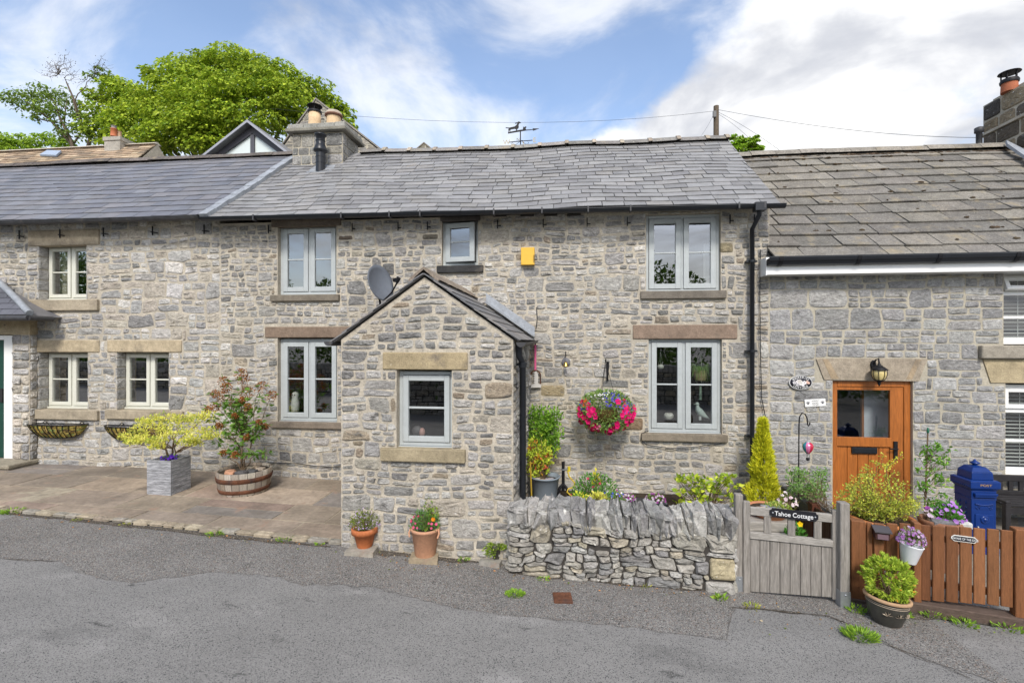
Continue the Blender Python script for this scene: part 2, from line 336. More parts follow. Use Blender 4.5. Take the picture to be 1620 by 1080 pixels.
def one_stone(mb, P, x0, x1, y0, y1, col, rnd, gap, prot, planes=None, warp=None, rough=1.0, e=None):
    cx, cy = (x0 + x1) / 2, (y0 + y1) / 2; hw, hh = (x1 - x0) / 2, (y1 - y0) / 2
    g = gap * rnd.uniform(.55, 1.3); hw = max(.012, hw - g); hh = max(.010, hh - gap * rnd.uniform(.5, 1.1))
    K = 12 if hw < .11 else 16
    e = e or rnd.uniform(4.5, 12); sk = rnd.uniform(-.10, .10) * rough; tp = rnd.uniform(-.12, .12) * rough; ph = rnd.uniform(0, 1)
    pts = []
    for i in range(K):
        t = 2 * math.pi * (i + ph) / K; c, s_ = math.cos(t), math.sin(t)
        x = math.copysign(abs(c) ** (2 / e), c); y = math.copysign(abs(s_) ** (2 / e), s_)
        w = 1 + rnd.uniform(-.07, .03) * rough
        X = hw * x * w * (1 + tp * y * .5) + sk * hh * y; Yv = hh * y * (1 + rnd.uniform(-.12, .05) * rough)
        p = (cx + X, cy + Yv)
        if warp: p = warp(*p)
        pts.append(p)
    if planes:
        pts = clip_poly(pts, planes)
        if len(pts) < 3: return
        ar = abs(sum(p[0] * q[1] - q[0] * p[1] for p, q in zip(pts, pts[1:] + pts[:1]))) / 2
        if ar < .0012: return
    K = len(pts); mx = sum(p[0] for p in pts) / K; my = sum(p[1] for p in pts) / K
    sdx = rnd.uniform(0, 50); tx, ty = rnd.uniform(-.5, .5), rnd.uniform(-.9, .4); tiltx, tilty = tx * prot, ty * prot
    def ring(k, n0, dn):
        o = []
        for (x, y) in pts:
            u, v = mx + (x - mx) * k, my + (y - my) * k
            nn = n0 + (tiltx * (x - mx) / hw + tilty * (y - my) / hh) * .5 * k + rnd.uniform(-dn, dn) if n0 > 0 else n0
            if n0 > 0: nn += prot * .75 * rough * (noise.noise(Vector((u * 9 + sdx, v * 26, sdx))) + .5 * noise.noise(Vector((u * 30, v * 40, sdx))))
            o.append(P(u, v, max(nn, .001) if n0 > 0 else nn))
        return o
    k1 = 1 - min(.35, .010 / min(hw, hh))
    vs = ring(1, -.02, 0) + ring(1 - (1 - k1) * .3, prot * .35, 0.001) + ring(k1 * .96, prot * .85, prot * .14) + ring(.70, prot * 1.0, prot * .22) + ring(.36, prot * 1.05, prot * .3) + [P(mx, my, prot * rnd.uniform(.9, 1.3))]
    fs = [(i * K + j, i * K + (j + 1) % K, (i + 1) * K + (j + 1) % K, (i + 1) * K + j) for i in range(4) for j in range(K)] + [(4 * K + j, 4 * K + (j + 1) % K, 5 * K) for j in range(K)]
    mb.add(vs, fs, [jit(col, .07, rnd) for _ in fs])
def rubble(mb, P, u0, u1, v0, v1, holes=(), planes=None, hb=(.15, .29), wb=(.17, .46), gap=.0075, prot=(.012, .028), pal=PAL, seed=1, warpa=.038, split=.6, rough=1.0, pick=None, sm=1.0, e=None):
    rnd = random.Random(seed)
    def warp(u, v):
        d = min([1] + [max(h[0] - u, u - h[1], h[2] - v, v - h[3], 0) for h in holes] + [u - u0 + .02, u1 - u + .02])
        k = max(0, min(1, d / .22)) * warpa
        return (u + k * (1.4 * noise.noise(Vector((u * 1.6 + seed, v * 1.6, 1.3))) + .75 * noise.noise(Vector((u * 6 + seed, v * 6, 4.3)))),
                v + k * (1.6 * noise.noise(Vector((u * 1.1, v * 2.0 + seed, 7.1))) + .62 * noise.noise(Vector((u * 6, v * 6 + seed, 2.1))) + .3 * noise.noise(Vector((u * 15, v * 9 + seed, 5.1)))))
    rects = []
    def div(a, b, c, d, dep=0):
        w, h = b - a, d - c
        if h > .15 * sm and w < 2.9 * h and dep < 3 and rnd.random() < split * (.55 if dep else .85):
            m = c + h * rnd.uniform(.36, .64); div(a, b, c, m, dep + 1); div(a, b, m, d, dep + 1); return
        if h > .155 * sm and dep < 2 and rnd.random() < split * .9:
            m = c + h * rnd.uniform(.36, .64); div(a, b, c, m, dep + 1); div(a, b, m, d, dep + 1); return
        if w > max(.30 * sm, 2.2 * h) and rnd.random() < .72:
            m = a + w * rnd.uniform(.34, .66); div(a, m, c, d, dep + 1); div(m, b, c, d, dep + 1); return
        rects.append((a, b, c, d))
    v = v0
    while v < v1 - .02:
        h = rnd.uniform(*hb)
        if v1 - v - h < .09: h = v1 - v
        u = u0; first = True
        while u < u1 - .02:
            w = rnd.uniform(*wb)
            if first: w *= rnd.uniform(.5, 1); first = False
            if u1 - u - w < .12: w = u1 - u
            div(u, u + w, v, v + h); u += w
        v += h
    for r in rects:
        for q in sub_rects(r, holes):
            if q[1] - q[0] < .05 or q[3] - q[2] < .035: continue
            big = (q[1] - q[0]) * (q[3] - q[2])
            col = pick(rnd, q) if pick else jit(rnd.choice(pal), .17, rnd)
            one_stone(mb, P, *q, col, rnd, gap, rnd.uniform(*prot), planes, warp, rough, e=(rnd.uniform(*e) if e else None))
def sheet(mb, P, u0, u1, v0, v1, holes=(), planes=None, c=(.5, .5, .5), m=0, n=.004):
    us = sorted({u0, u1, *[x for h in holes for x in h[:2] if u0 < x < u1]}); vs = sorted({v0, v1, *[x for h in holes for x in h[2:] if v0 < x < v1]})
    for a, b in zip(us, us[1:]):
        for c_, d in zip(vs, vs[1:]):
            mu, mv = (a + b) / 2, (c_ + d) / 2
            if any(h[0] < mu < h[1] and h[2] < mv < h[3] for h in holes): continue
            pl = [(a, c_), (b, c_), (b, d), (a, d)]
            if planes: pl = clip_poly(pl, planes)
            if len(pl) >= 3: mb.add([P(x, y, n) for x, y in pl], [list(range(len(pl)))], c, m)
def reveal(mb, P, h, depth, c=(.4, .36, .3), m=0):
    a, b, z0, z1 = h
    for (p, q) in (((a, z0), (a, z1)), ((a, z1), (b, z1)), ((b, z1), (b, z0)), ((b, z0), (a, z0))):
        mb.add([P(*p, 0), P(*q, 0), P(*q, -depth), P(*p, -depth)], [(0, 1, 2, 3)], c, m)
# ================================================================== ground
def zroad(x, y): return zg(x) + .012 * noise.noise(Vector((x * .5, y * .5, 0))) - .012 * max(0, -y - 3.4) ** 1.2 * .3
def ground_sheet(name, pts_fn, mname, kind='structure'): pass
mb = MB(); xs = [-400, -120, -40] + [-16 + .4 * i for i in range(66)] + [14, 40, 120, 400]; ys = [-400, -120, -40, -20] + [-14 + .4 * i for i in range(36)] + [4, 12, 40, 120, 400]
vs = [(x, y, zroad(max(-60, min(60, x)), max(-14, y)) if abs(x) < 61 else zg(x)) for y in ys for x in xs]
nx = len(xs); mb.add(vs, [(j * nx + i, j * nx + i + 1, (j + 1) * nx + i + 1, (j + 1) * nx + i) for j in range(len(ys) - 1) for i in range(nx - 1)], smooth=True)
tag(mb.build('road', 'asphalt'), kind='structure')
# older chipped tarmac strip between the carriageway and the houses, its edge wandering
line = [(-140, 868), (0, 884), (95, 888), (130, 905), (165, 917), (215, 920), (270, 911), (340, 905), (420, 908), (480, 925), (540, 926), (590, 930), (660, 948), (730, 966), (905, 982), (1000, 992), (1130, 1011), (1150, 1012), (1152, 985), (1165, 960), (1240, 968), (1300, 975), (1370, 1000), (1440, 1040), (1520, 1062), (1640, 1100)]
mb = MB(); e = []
for (a, b) in zip(line, line[1:]):
    for k in range(6):
        t = k / 6; e.append(G(a[0] + (b[0] - a[0]) * t, a[1] + (b[1] - a[1]) * t + R.uniform(-2.2, 2.2)))
top = []
for p in e:
    top.append(Vector((p.x, -.05, 0)))
rows = 7; vv = []
for r in range(rows):
    for p, q in zip(e, top):
        c = p.lerp(q, r / (rows - 1)); c.z = zroad(c.x, c.y) + .004; vv.append(c)
k = len(e); mb.add(vv, [(r * k + i, r * k + i + 1, (r + 1) * k + i + 1, (r + 1) * k + i) for r in range(rows - 1) for i in range(k - 1)], smooth=True)
tag(mb.build('roadside_tarmac', 'chips'), kind='structure')

# stone flag terrace in front of the left cottage
PY = -2.19
def terrace_y(x): return -2.0 + (PY + 2.0) * max(0, min(1, (x + 7.0) / 4.54))
mb = MB(); rnd = random.Random(4)
mb.add([(x, y, zg(x) + .0315) for x in (-14, -9.7, -7, -4.6, -2.45) for y in (terrace_y(x), .02)], [(2 * i, 2 * i + 2, 2 * i + 3, 2 * i + 1) for i in range(4)], (.34, .295, .22))
fp = [(.29, .235, .18), (.25, .21, .165), (.31, .25, .19), (.27, .22, .17), (.29, .22, .175), (.225, .20, .175), (.28, .23, .175)]
y = .02; rows_ = [(.02, -.55), (-.55, -1.15), (-1.15, -1.7), (-1.7, -2.3)]
for (ya, yb) in rows_:
    x = -14 + rnd.uniform(0, .4)
    while x < -2.4:
        w = rnd.uniform(.6, 1.25); xb = min(x + w, -2.42)
        sub = [(ya, yb)]
        if w > .95 and rnd.random() < .35: mmy = (ya + yb) / 2; sub = [(ya, mmy), (mmy, yb)]
        for (c, d) in sub:
            g = .011; q = []
            for (X, Y) in ((x + g, c - g), (x + g, d + g), (xb - g, d + g), (xb - g, c - g)):
                Y = max(Y, terrace_y(X) + .11); q.append((X, Y, zg(X) + .036 + rnd.uniform(-.004, .004)))
            if abs(q[0][1] - q[1][1]) < .05: continue
            col = jit(rnd.choice(fp), .14, rnd); mb.add(q + [(a, b, c_ - .03) for a, b, c_ in q], [(0, 1, 2, 3), (0, 4, 5, 1), (1, 5, 6, 2), (2, 6, 7, 3), (3, 7, 4, 0)], col)
        x = xb if xb < -2.43 else 99
tag(mb.build('terrace_paving', 'flag'), kind='structure')
mb = MB(); x = -14
while x < -2.47:
    w = rnd.uniform(.11, .26); xb = min(x + w, -2.46); cx = (x + xb) / 2; ty = terrace_y(cx)
    def PK(u, v, n): return Vector((u, v, zg(u) + .030 + n))
    one_stone(mb, PK, x, xb, ty - .01 + rnd.uniform(-.02, .02), ty + .115, jit(rnd.choice([(.31, .26, .19), (.25, .21, .16), (.27, .25, .21), (.35, .30, .22)]), .15, rnd), rnd, .008, .012)
    x = xb
tag(mb.build('terrace_kerb', 'sett'), kind='structure')
# raised garden bed and paths behind the walls and fences
mb = MB(); mb.box(-.6, 1.62, -2.0, -.04, -.2, .10, (.06, .045, .03)); tag(mb.build('garden_soil', 'soil'), kind='structure')
mb = MB(); mb.box(1.62, 9.5, -2.35, -.04, -.2, -.055, (.2, .18, .15)); tag(mb.build('garden_path', 'flag'), kind='structure')

# ================================================================== helpers for the buildings
FACE = lambda u, v, n: Vector((u, -n, v))
def window(parent, px0, px1, py0, py1, Y, paint, cols=2, fw=.045, sw=.075, bar=True, lintel=None, sill=None, lpal=(.36, .30, .21), spal=(.33, .28, .2), swing=0, wy=0.0, glass='glass', lname='gritstone'):
    a = F((px0 + px1) / 2, py0, Y); X0 = F(px0, py0, Y).x; X1 = F(px1, py0, Y).x
    Z1 = F((px0 + px1) / 2, py0, Y).z; Z0 = F((px0 + px1) / 2, py1, Y).z
    f = MB(); d = .065
    f.box(X0, X0 + fw, Y, Y + d, Z0, Z1); f.box(X1 - fw, X1, Y, Y + d, Z0, Z1)
    f.box(X0 + fw, X1 - fw, Y, Y + d, Z1 - fw, Z1); f.box(X0 + fw, X1 - fw, Y, Y + d, Z0, Z0 + fw)
    f.box(X0 - .01, X1 + .01, Y - .03, Y + d - .004, Z0 - .03, Z0 - .002)
    mul = .03 if cols == 2 else 0
    if cols == 2: f.box((X0 + X1) / 2 - mul / 2, (X0 + X1) / 2 + mul / 2, Y, Y + d, Z0 + fw, Z1 - fw)
    w = f.build('window', paint, parent, bevel=.004)
    iw = (X1 - X0 - 2 * fw - (cols - 1) * mul) / cols
    for k in range(cols):
        g = .004; x0 = X0 + fw + k * (iw + mul) + g; x1 = x0 + iw - 2 * g; z0, z1 = Z0 + fw + g, Z1 - fw - g
        c = MB(); y0, y1 = Y - .014, Y + .045
        c.box(x0, x0 + sw, y0, y1, z0, z1); c.box(x1 - sw, x1, y0, y1, z0, z1)
        c.box(x0 + sw, x1 - sw, y0, y1, z1 - sw, z1); c.box(x0 + sw, x1 - sw, y0, y1, z0, z0 + sw)
        zb = z0 + (z1 - z0) * .51
        if bar: c.box(x0 + sw, x1 - sw, y0 + .012, y1 - .006, zb - .011, zb + .011)
        p = MB(); yp = Y + .012; t = R.uniform(-.0015, .0015); t2 = R.uniform(-.0015, .0015)
        p.add([(x0 + sw - .004, yp + t, z0 + sw - .004), (x1 - sw + .004, yp - t, z0 + sw - .004), (x1 - sw + .004, yp - t + t2, z1 - sw + .004), (x0 + sw - .004, yp + t + t2, z1 - sw + .004)], [(0, 1, 2, 3)])
        if swing:
            T = Matrix.Translation((x0, y0 + .0, 0)) @ Matrix.Rotation(-rad(swing), 4, 'Z') @ Matrix.Translation((-x0, -y0 - .02, 0)); c.xform(T); p.xform(T)
        c.build('casement', paint, w, bevel=.004); p.build('pane', glass, w)
    hole = (X0, X1, Z0 - .03, Z1); holes = [hole]; cov = [hole]
    if lintel:
        l0 = F(lintel[0], lintel[2], wy); l1 = F(lintel[1], lintel[3], wy); m = MB()
        m.box(l0.x, l1.x, wy - .022, wy + .14, l1.z, l0.z, jit(lpal, .06)); m.build('lintel', lname, w, bevel=.012, seg=2)
        cov.append((l0.x - .012, l1.x + .012, l1.z - .012, l0.z + .012)); holes[0] = (X0, X1, Z0 - .03, max(Z1, l1.z + .002))
    if sill:
        l0 = F(sill[0], sill[2], wy); l1 = F(sill[1], sill[3], wy); m = MB()
        m.box(l0.x, l1.x, wy - .055, wy + .12, l1.z, l0.z, jit(spal, .06)); m.build('sill', lname, w, bevel=.010, seg=2)
        cov.append((l0.x - .01, l1.x + .01, l1.z - .01, l0.z + .01)); holes[0] = (X0, X1, min(holes[0][2], l0.z - .002), holes[0][3])
    return holes[0], cov, (X0, X1, Z0, Z1)
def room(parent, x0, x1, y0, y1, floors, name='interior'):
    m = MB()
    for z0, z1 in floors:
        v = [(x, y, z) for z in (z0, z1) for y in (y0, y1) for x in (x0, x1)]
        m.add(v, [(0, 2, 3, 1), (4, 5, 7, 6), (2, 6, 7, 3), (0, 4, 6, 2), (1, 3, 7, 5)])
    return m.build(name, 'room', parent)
def slates(mb, x0f, x1f, ey, ez, pitch, length, expo, wr, th, pal, rnd, var=.15, over=1.22, sag=None, xjit=.004, stag=.5, jz=.35):
    cs, sn = math.cos(pitch), math.sin(pitch); rows = int(round(length / expo)); expo = length / rows
    for r in range(rows):
        s0 = r * expo; x0, x1 = x0f(s0), x1f(s0); w0 = rnd.uniform(*wr); x = x0 - (r % 2) * stag * w0 - rnd.uniform(0, .06)
        while x < x1 - .01:
            w = rnd.uniform(*wr); a, b = max(x, x0), min(x + w, x1); x += w
            if b - a < .02: continue
            lo = s0 + rnd.uniform(-.014, .008) * expo / .2; hi = s0 + expo * over; tl = th * rnd.uniform(.85, 1.25); up = th * (2.0 + rnd.uniform(-jz, jz)); tw = rnd.uniform(-.4, .4) * th
            g = xjit * rnd.uniform(.5, 1.4); vs = []
            for (X, S, nn) in ((a + g, lo + rnd.uniform(-.004, .004), up + tw), (b - g, lo + rnd.uniform(-.004, .004), up - tw), (b - g, hi, th * .55), (a + g, hi, th * .55)):
                zz = sag(X, S) if sag else 0
                vs.append((X, ey + S * cs - nn * sn, ez + S * sn + nn * cs + zz))
            vs2 = [(p[0], p[1] + tl * sn, p[2] - tl * cs) for p in vs]
            mb.add(vs + vs2, [(0, 1, 2, 3), (0, 4, 5, 1), (1, 5, 6, 2), (3, 7, 4, 0)], jit(rnd.choice(pal), var, rnd))
def ridge(mb, x0, x1, y, z, rnd, w=.15, h=.10, seg=.46, c=(.2, .19, .18), zf=None, knuckle=True, jc=(.36, .32, .26)):
    x = x0; zf = zf or (lambda X: 0)
    while x < x1 - .02:
        b = min(x + seg, x1); cc = jit(c, .18, rnd); dz = rnd.uniform(-.008, .008)
        prof = [(-w, -h * .95), (-w * .62, -h * .28), (-w * .2, .012), (w * .2, .012), (w * .62, -h * .28), (w, -h * .95)]
        vs = [(X, y + p, z + q + zf(X) + dz) for X in (x + .004, b - .004) for p, q in prof]; n = len(prof)
        mb.add(vs, [(i, i + 1, n + i + 1, n + i) for i in range(n - 1)] + [tuple(range(n)), tuple(range(n, 2 * n))], cc, 0, False)
        if knuckle:
            vs = [(X, y + p * 1.12, z + q * 1.05 + .018 + zf(X) + dz) for X in (b - .05, b + .02) for p, q in prof]
            mb.add(vs, [(i, i + 1, n + i + 1, n + i) for i in range(n - 1)] + [tuple(range(n)), tuple(range(n, 2 * n))], jit(jc, .25, rnd), 0, False)
        x = b
def gutter(parent, x0, x1, y, z0, z1, r, mname, brackets=8, name='gutter', bracket_c=None):
    m = MB(); n = 7
    for i in range(n):
        t0, t1 = math.pi + math.pi * i / n, math.pi + math.pi * (i + 1) / n
        a = [(x0, y + r * math.cos(t0), z0 + r * math.sin(t0)), (x1, y + r * math.cos(t0), z1 + r * math.sin(t0)), (x1, y + r * math.cos(t1), z1 + r * math.sin(t1)), (x0, y + r * math.cos(t1), z0 + r * math.sin(t1))]
        m.add(a, [(0, 1, 2, 3)], smooth=True)
        k = .86; b = [(p[0], y + (p[1] - y) * k, p[2] + r * .06) for p in a]; m.add(b, [(3, 2, 1, 0)], smooth=True)
    m.box(x0, x1, y - r * 1.06, y - r * .84, z0 - .006, z1 + .012) if abs(z0 - z1) < .01 else m.tube([(x0, y - r, z0), (x1, y - r, z1)], .009, 6)
    for x, z in ((x0, z0), (x1, z1)): m.prism([(x, y + r * math.cos(math.pi + math.pi * i / n), z + r * math.sin(math.pi + math.pi * i / n)) for i in range(n + 1)], (.006, 0, 0))
    g = m.build(name, mname, parent)
    return g

# ================================================================== the cottage in the middle
XL, XR = -5.58, 2.84
EY, EZ, RY = -.30, 4.17, 1.85
PITCH = math.atan2(5.92 - EZ, RY - EY)
def eave_sag(x, s=0): return .05 * max(0, min(1, (2.5 - x) / 8)) + .012 * math.sin(x * 1.3) + .008 * math.sin(x * 3.1 + 1) + .010 * math.sin(x * 2.1 + s * 3)
house = thing('stone_cottage', 'two storey grey limestone cottage with gabled porch side and grey slate roof in the middle', 'house', (-1.4, 1.8, zg(-1.4)))
holes, cov = [], []
def addw(r):
    holes.append(r[0]); cov.extend(r[1]); return r[2]
BR = (.21, .155, .115)
W_UL = addw(window(house, 444, 536, 357, 466, .075, 'grey_paint', lintel=(430, 540, 348, 357), sill=(430, 538, 467, 476), lpal=(.17, .14, .11), spal=(.19, .165, .13)))
W_SM = addw(window(house, 701, 758, 349, 420, .075, 'grey_paint', cols=1, sill=(692, 765, 421, 431), spal=(.045, .045, .045), lintel=(697, 760, 343, 349), lpal=(.10, .09, .08), swing=9))
W_UR = addw(window(house, 1021, 1138, 340, 462, .06, 'grey_paint', sill=(1013, 1148, 461, 472), spal=(.17, .15, .125)))
W_LL = addw(window(house, 444, 537, 536, 665, .075, 'grey_paint', lintel=(420, 562, 517, 534), sill=(430, 548, 666, 678), lpal=BR, spal=(.2, .165, .13)))
W_LR = addw(window(house, 1025, 1140, 536, 683, .06, 'grey_paint', lintel=(1001, 1166, 514, 536), sill=(1014, 1150, 684, 699), lpal=(.25, .185, .14), spal=(.2, .17, .13)))
st = MB()
# dressed blocks of other stone let into the rubble
for (a, b, c, d, col) in ((535, 559, 372, 380, (.15, .12, .095)), (667, 694, 370, 379, (.14, .125, .10)), (855, 894, 609, 627, (.33, .27, .17)), (1139, 1160, 383, 400, (.27, .23, .15)), (985, 1018, 660, 680, (.24, .17, .11)), (955, 1000, 520, 529, (.28, .24, .19)), (605, 624, 416, 436, (.13, .13, .128))):
    p, q = F(a, d), F(b, c); hh = (p.x, q.x, p.z, q.z); cov.append((p.x - .01, q.x + .01, p.z - .01, q.z + .01))
    one_stone(st, FACE, *hh, col, R, .003, .016, rough=.25, e=9)
def pick_main(rnd, q):
    base = rnd.choice(PAL + PAL[:5])
    u, v = (q[0] + q[1]) / 2, (q[2] + q[3]) / 2
    k = noise.noise(Vector((u * .7, v * .7, 3))) * .18
    if rnd.random() < .022: base = (.29, .245, .19)
    # broad patches of slightly paler and darker stone, spread by noise
    base = tuple(x * (1 + k) for x in base)
    return jit(tuple(x * 1.05 for x in base), .15, rnd)
rubble(st, FACE, XL, XR, -.1, 4.18, cov, seed=3, pick=pick_main, sm=.76, hb=(.12, .245), wb=(.19, .48), gap=.0058, prot=(.008, .018))
wl = MB(); sheet(wl, FACE, XL, XR, -.3, 4.2, holes)
for h in holes: reveal(wl, FACE, h, .32)
# back wall and gables
wl.add([(XL, 3.7, -.3), (XR, 3.7, -.3), (XR, 3.7, 4.2), (XL, 3.7, 4.2)], [(0, 1, 2, 3)])
for x in (XL, XR): wl.add([(x, 0, -.3), (x, 3.7, -.3), (x, 3.7, 4.3), (x, 1.85, 5.8), (x, 0, 4.3)], [(0, 1, 2, 3, 4)])
wall = wl.build('wall', 'mortar', house)
st.build('stonework', 'stone', wall)
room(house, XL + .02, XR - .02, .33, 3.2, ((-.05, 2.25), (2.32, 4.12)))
rf = MB(); rnd = random.Random(21)
SP = [(.225, .223, .222), (.245, .243, .242), (.205, .203, .203), (.232, .225, .216), (.262, .257, .252), (.19, .188, .19), (.235, .234, .236)]
LEN = math.hypot(RY - EY, 5.92 - EZ)
slates(rf, lambda s: XL - .02, lambda s: 2.86, EY, EZ, PITCH, LEN, .155, (.24, .37), .0105, SP, rnd, sag=eave_sag, var=.055, xjit=.0045)
cs, sn = math.cos(PITCH), math.sin(PITCH)
for s in (0,):
    n_ = 24; vs = []
    for i in range(n_ + 1):
        x = XL + (2.84 - XL) * i / n_; vs += [(x, EY + .05, EZ + .02 + eave_sag(x)), (x, RY, 5.89 + eave_sag(x, LEN))]
    rf.add(vs, [(2 * i, 2 * i + 2, 2 * i + 3, 2 * i + 1) for i in range(n_)], (.05, .05, .05))
rf.add([(XL, RY, 5.89), (2.86, RY, 5.89), (2.86, 4.0, 4.1), (XL, 4.0, 4.1)], [(0, 1, 2, 3)], (.2, .2, .2))
roof = rf.build('roof', 'slate', house)
rg = MB(); ridge(rg, -4.0, 2.84, RY, 5.975, rnd, zf=lambda x: eave_sag(x, LEN), c=(.225, .215, .20), jc=(.36, .31, .245), seg=.5); rg.build('ridge_tiles', 'tile', roof)
# lead flashing strip on the party line
ld = MB(); n_ = 14
for i in range(n_):
    a, b = i / n_, (i + 1) / n_; pts = []
    for (t, o) in ((a, -.065), (a, .075), (b, .075), (b, -.065)):
        s = t * (LEN - .05); x = -5.60 + .26 * t + o; nn = .06 - .008 * (i % 2)
        pts.append((x, EY - .03 + s * cs - nn * sn, EZ + s * sn + nn * cs + eave_sag(x, s)))
    pts2 = [(p[0], p[1] + .07 * sn, p[2] - .07 * cs) for p in pts]
    ld.add(pts + pts2, [(0, 1, 2, 3), (0, 4, 5, 1), (1, 5, 6, 2), (3, 7, 4, 0), (2, 6, 7, 3)])
ld.build('lead_flashing', 'lead', roof)
# eaves gutter, brackets and the downpipe by the right-hand corner
gy = EY - .05
gt = gutter(house, -5.62, 2.90, gy, EZ - .015 + eave_sag(-5.6), EZ - .03, .050, 'black_pvc')
for k, px in enumerate((408, 545, 620, 668, 783, 858, 930, 996, 1165, 1205)):
    x = F(px, 335, -.3).x; b = MB(); z = EZ - .02 + eave_sag(-5.6) * (2.9 - x) / 8.5
    b.box(x - .010, x + .010, gy - .067, gy + .03, z - .066, z - .052); b.box(x - .010, x + .010, gy - .071, gy - .062, z - .06, z + .022, (.2, .2, .2))
    b.build('gutter_bracket', 'gutter_old', gt); b = MB(); b.box(x - .007, x + .007, -.045, -.034, z - .18, z - .05); b.box(x - .004, x + .05, -.05, -.036, z - .145, z - .13); b.build('bracket_spike', 'iron', gt)
xd = F(1190, 500, -.10).x; dp = MB()
dp.tube([(xd, gy, EZ - .06), (xd, gy, EZ - .16), (xd, -.10, EZ - .30), (xd, -.10, zg(xd) + .02)], .031, 12)
dp.box(xd - .07, xd + .07, gy - .07, gy + .05, EZ - .11, EZ + .0)
for py in (413, 555, 690): z = F(1190, py, -.1).z; dp.tube([(xd, -.10, z - .016), (xd, -.10, z + .016)], .042, 12); dp.box(xd - .075, xd + .075, -.09, -.02, z - .012, z + .012)
dp.build('downpipe', 'black_pvc', house)
for path in (((1203, 395), (1202, 470), (1203, 560), (1205, 630), (1213, 670), (1215, 690)), ((1026, 681), (1016, 685), (1014, 694), (1022, 703), (1060, 709), (1100, 707), (1150, 698)), ((424, 731), (470, 733), (500, 737), (539, 739)), ((849, 486), (850, 505), (848, 520))):
    cb = MB(); cb.tube([F(a, b, -.045) for a, b in path], .0065, 5); cb.build('cable', 'black_pvc', house)
# dark vents high on the wall below the eaves
for px in (791, 834, 871, 908, 566, 607, 652):
    vn = MB(); p = F(px, 341 - (px - 800) * .012, -.012); vn.box(p.x - .10, p.x - .008, -.034, -.004, p.z - .016, p.z + .016); vn.box(p.x - .008, p.x + .008, -.02, -.004, p.z - .016, p.z + .016); vn.box(p.x + .008, p.x + .10, -.034, -.004, p.z - .016, p.z + .016); vn.build('eaves_vent', 'dark', house)
# chimney stack on the ridge
c0 = F(463, 230, 1.45); c1 = F(542, 230, 1.45); ch = MB(); zt = F(500, 211, 1.45).z; zb = 5.0; YB = 2.12
PF = lambda u, v, n: Vector((u, 1.45 - n, v)); PRr = lambda u, v, n: Vector((c1.x + n, u, v)); PLl = lambda u, v, n: Vector((c0.x - n, YB + 1.45 - u, v))
CP = [(.26, .256, .243), (.22, .217, .207), (.29, .283, .265), (.19, .187, .18), (.27, .257, .225)]
kw = dict(hb=(.15, .185), wb=(.19, .36), gap=.004, prot=(.008, .016), pal=CP, warpa=.006, split=0.0, rough=.4)
rubble(ch, PF, c0.x, c1.x, zb, zt, seed=5, **kw); rubble(ch, PRr, 1.45, YB, zb, zt, seed=6, **kw); rubble(ch, PLl, 1.45, YB, zb, zt, seed=7, **kw)
cc = MB(); cc.box(c0.x, c1.x, 1.45, YB, zb, zt, (.4, .36, .29)); chim = cc.build('chimney', 'mortar_grey', house); ch.build('stonework', 'stone', chim)
cp = MB(); zc1 = F(500, 197, 1.45).z
x = c0.x - .07; segs = [0, .28, .52, .82, 1.0]; wid = c1.x - c0.x + .14
for a, b in zip(segs, segs[1:]): cp.box(x + wid * a + .003, x + wid * b - .003, 1.38, YB + .07, zt + .075, zc1 + R.uniform(-.004, .004), jit((.27, .265, .24), .12))
cp.box(x - .03, x + wid + .03, 1.345, YB + .11, zt + .01, zt + .075, (.20, .19, .16)); cp.box(c0.x + .1, c1.x - .1, 1.5, YB - .05, zc1 - .02, zc1 + .05, (.33, .31, .27))
cp.build('coping', 'gritstone', chim, bevel=.012)
pa = F(498, 195, 1.75); h = F(498, 168, 1.75).z - F(498, 197, 1.75).z; zp = zc1 + .01
pt = MB(); pt.lathe([(.128, 0), (.118, h * .5), (.112, h), (.09, h)], (pa.x, 1.75, zp), 20); pt.build('chimney_pot', 'buff_pot', chim)
cw = MB(); z0 = zp + h; cw.lathe([(.13, -.005), (.135, .03), (.12, .035)], (pa.x, 1.75, z0), 20)
for k in range(4): a = k * math.pi / 2 + .4; cw.tube([(pa.x + .1 * math.cos(a), 1.75 + .1 * math.sin(a), z0 + .02), (pa.x + .1 * math.cos(a), 1.75 + .1 * math.sin(a), z0 + .13)], .010, 5)
cw.lathe([(.145, .125), (.14, .135), (.05, .165), (.001, .17)], (pa.x, 1.75, z0), 20); cw.build('cowl', 'iron', chim)
pb = F(528, 195, 1.75); pt = MB(); pt.lathe([(.140, 0), (.132, h * .62), (.132, h * .72)], (pb.x, 1.75, zp), 20)
pt.lathe([(.132, h * .70), (.165, h * .73), (.17, h * .80), (.155, h * .83)], (pb.x, 1.75, zp), 20, (.16, .08, .055), 1); pt.lathe([(.155, h * .82), (.150, h * .92), (.12, h * 1.0), (.08, h * .98)], (pb.x, 1.75, zp), 20, (.42, .36, .29), 1)
pt.build('chimney_pot', ['buff_pot', 'terra'], chim)
fl = MB(); fl.box(c0.x - .015, c1.x + .015, 1.425, 1.45, 5.50, 5.60, (.2, .19, .15)); fl.build('chimney_flashing', 'gritstone', chim)
def on_roof(px, py, ey=EY, ez=EZ, ptc=PITCH, up=0):
    a = (px - 810) / FPX; b = -(py - 540) / FPX
    d = Vector((a * math.cos(YAW) - math.sin(YAW), a * math.sin(YAW) + math.cos(YAW), b)); nrm = Vector((0, -math.sin(ptc), math.cos(ptc)))
    o = Vector((0, ey, ez)) + nrm * up; return CAM + d * ((o - CAM).dot(nrm) / d.dot(nrm))
fb = on_roof(507, 271, up=.03); sc = (F(507, 212, fb.y).z - fb.z)
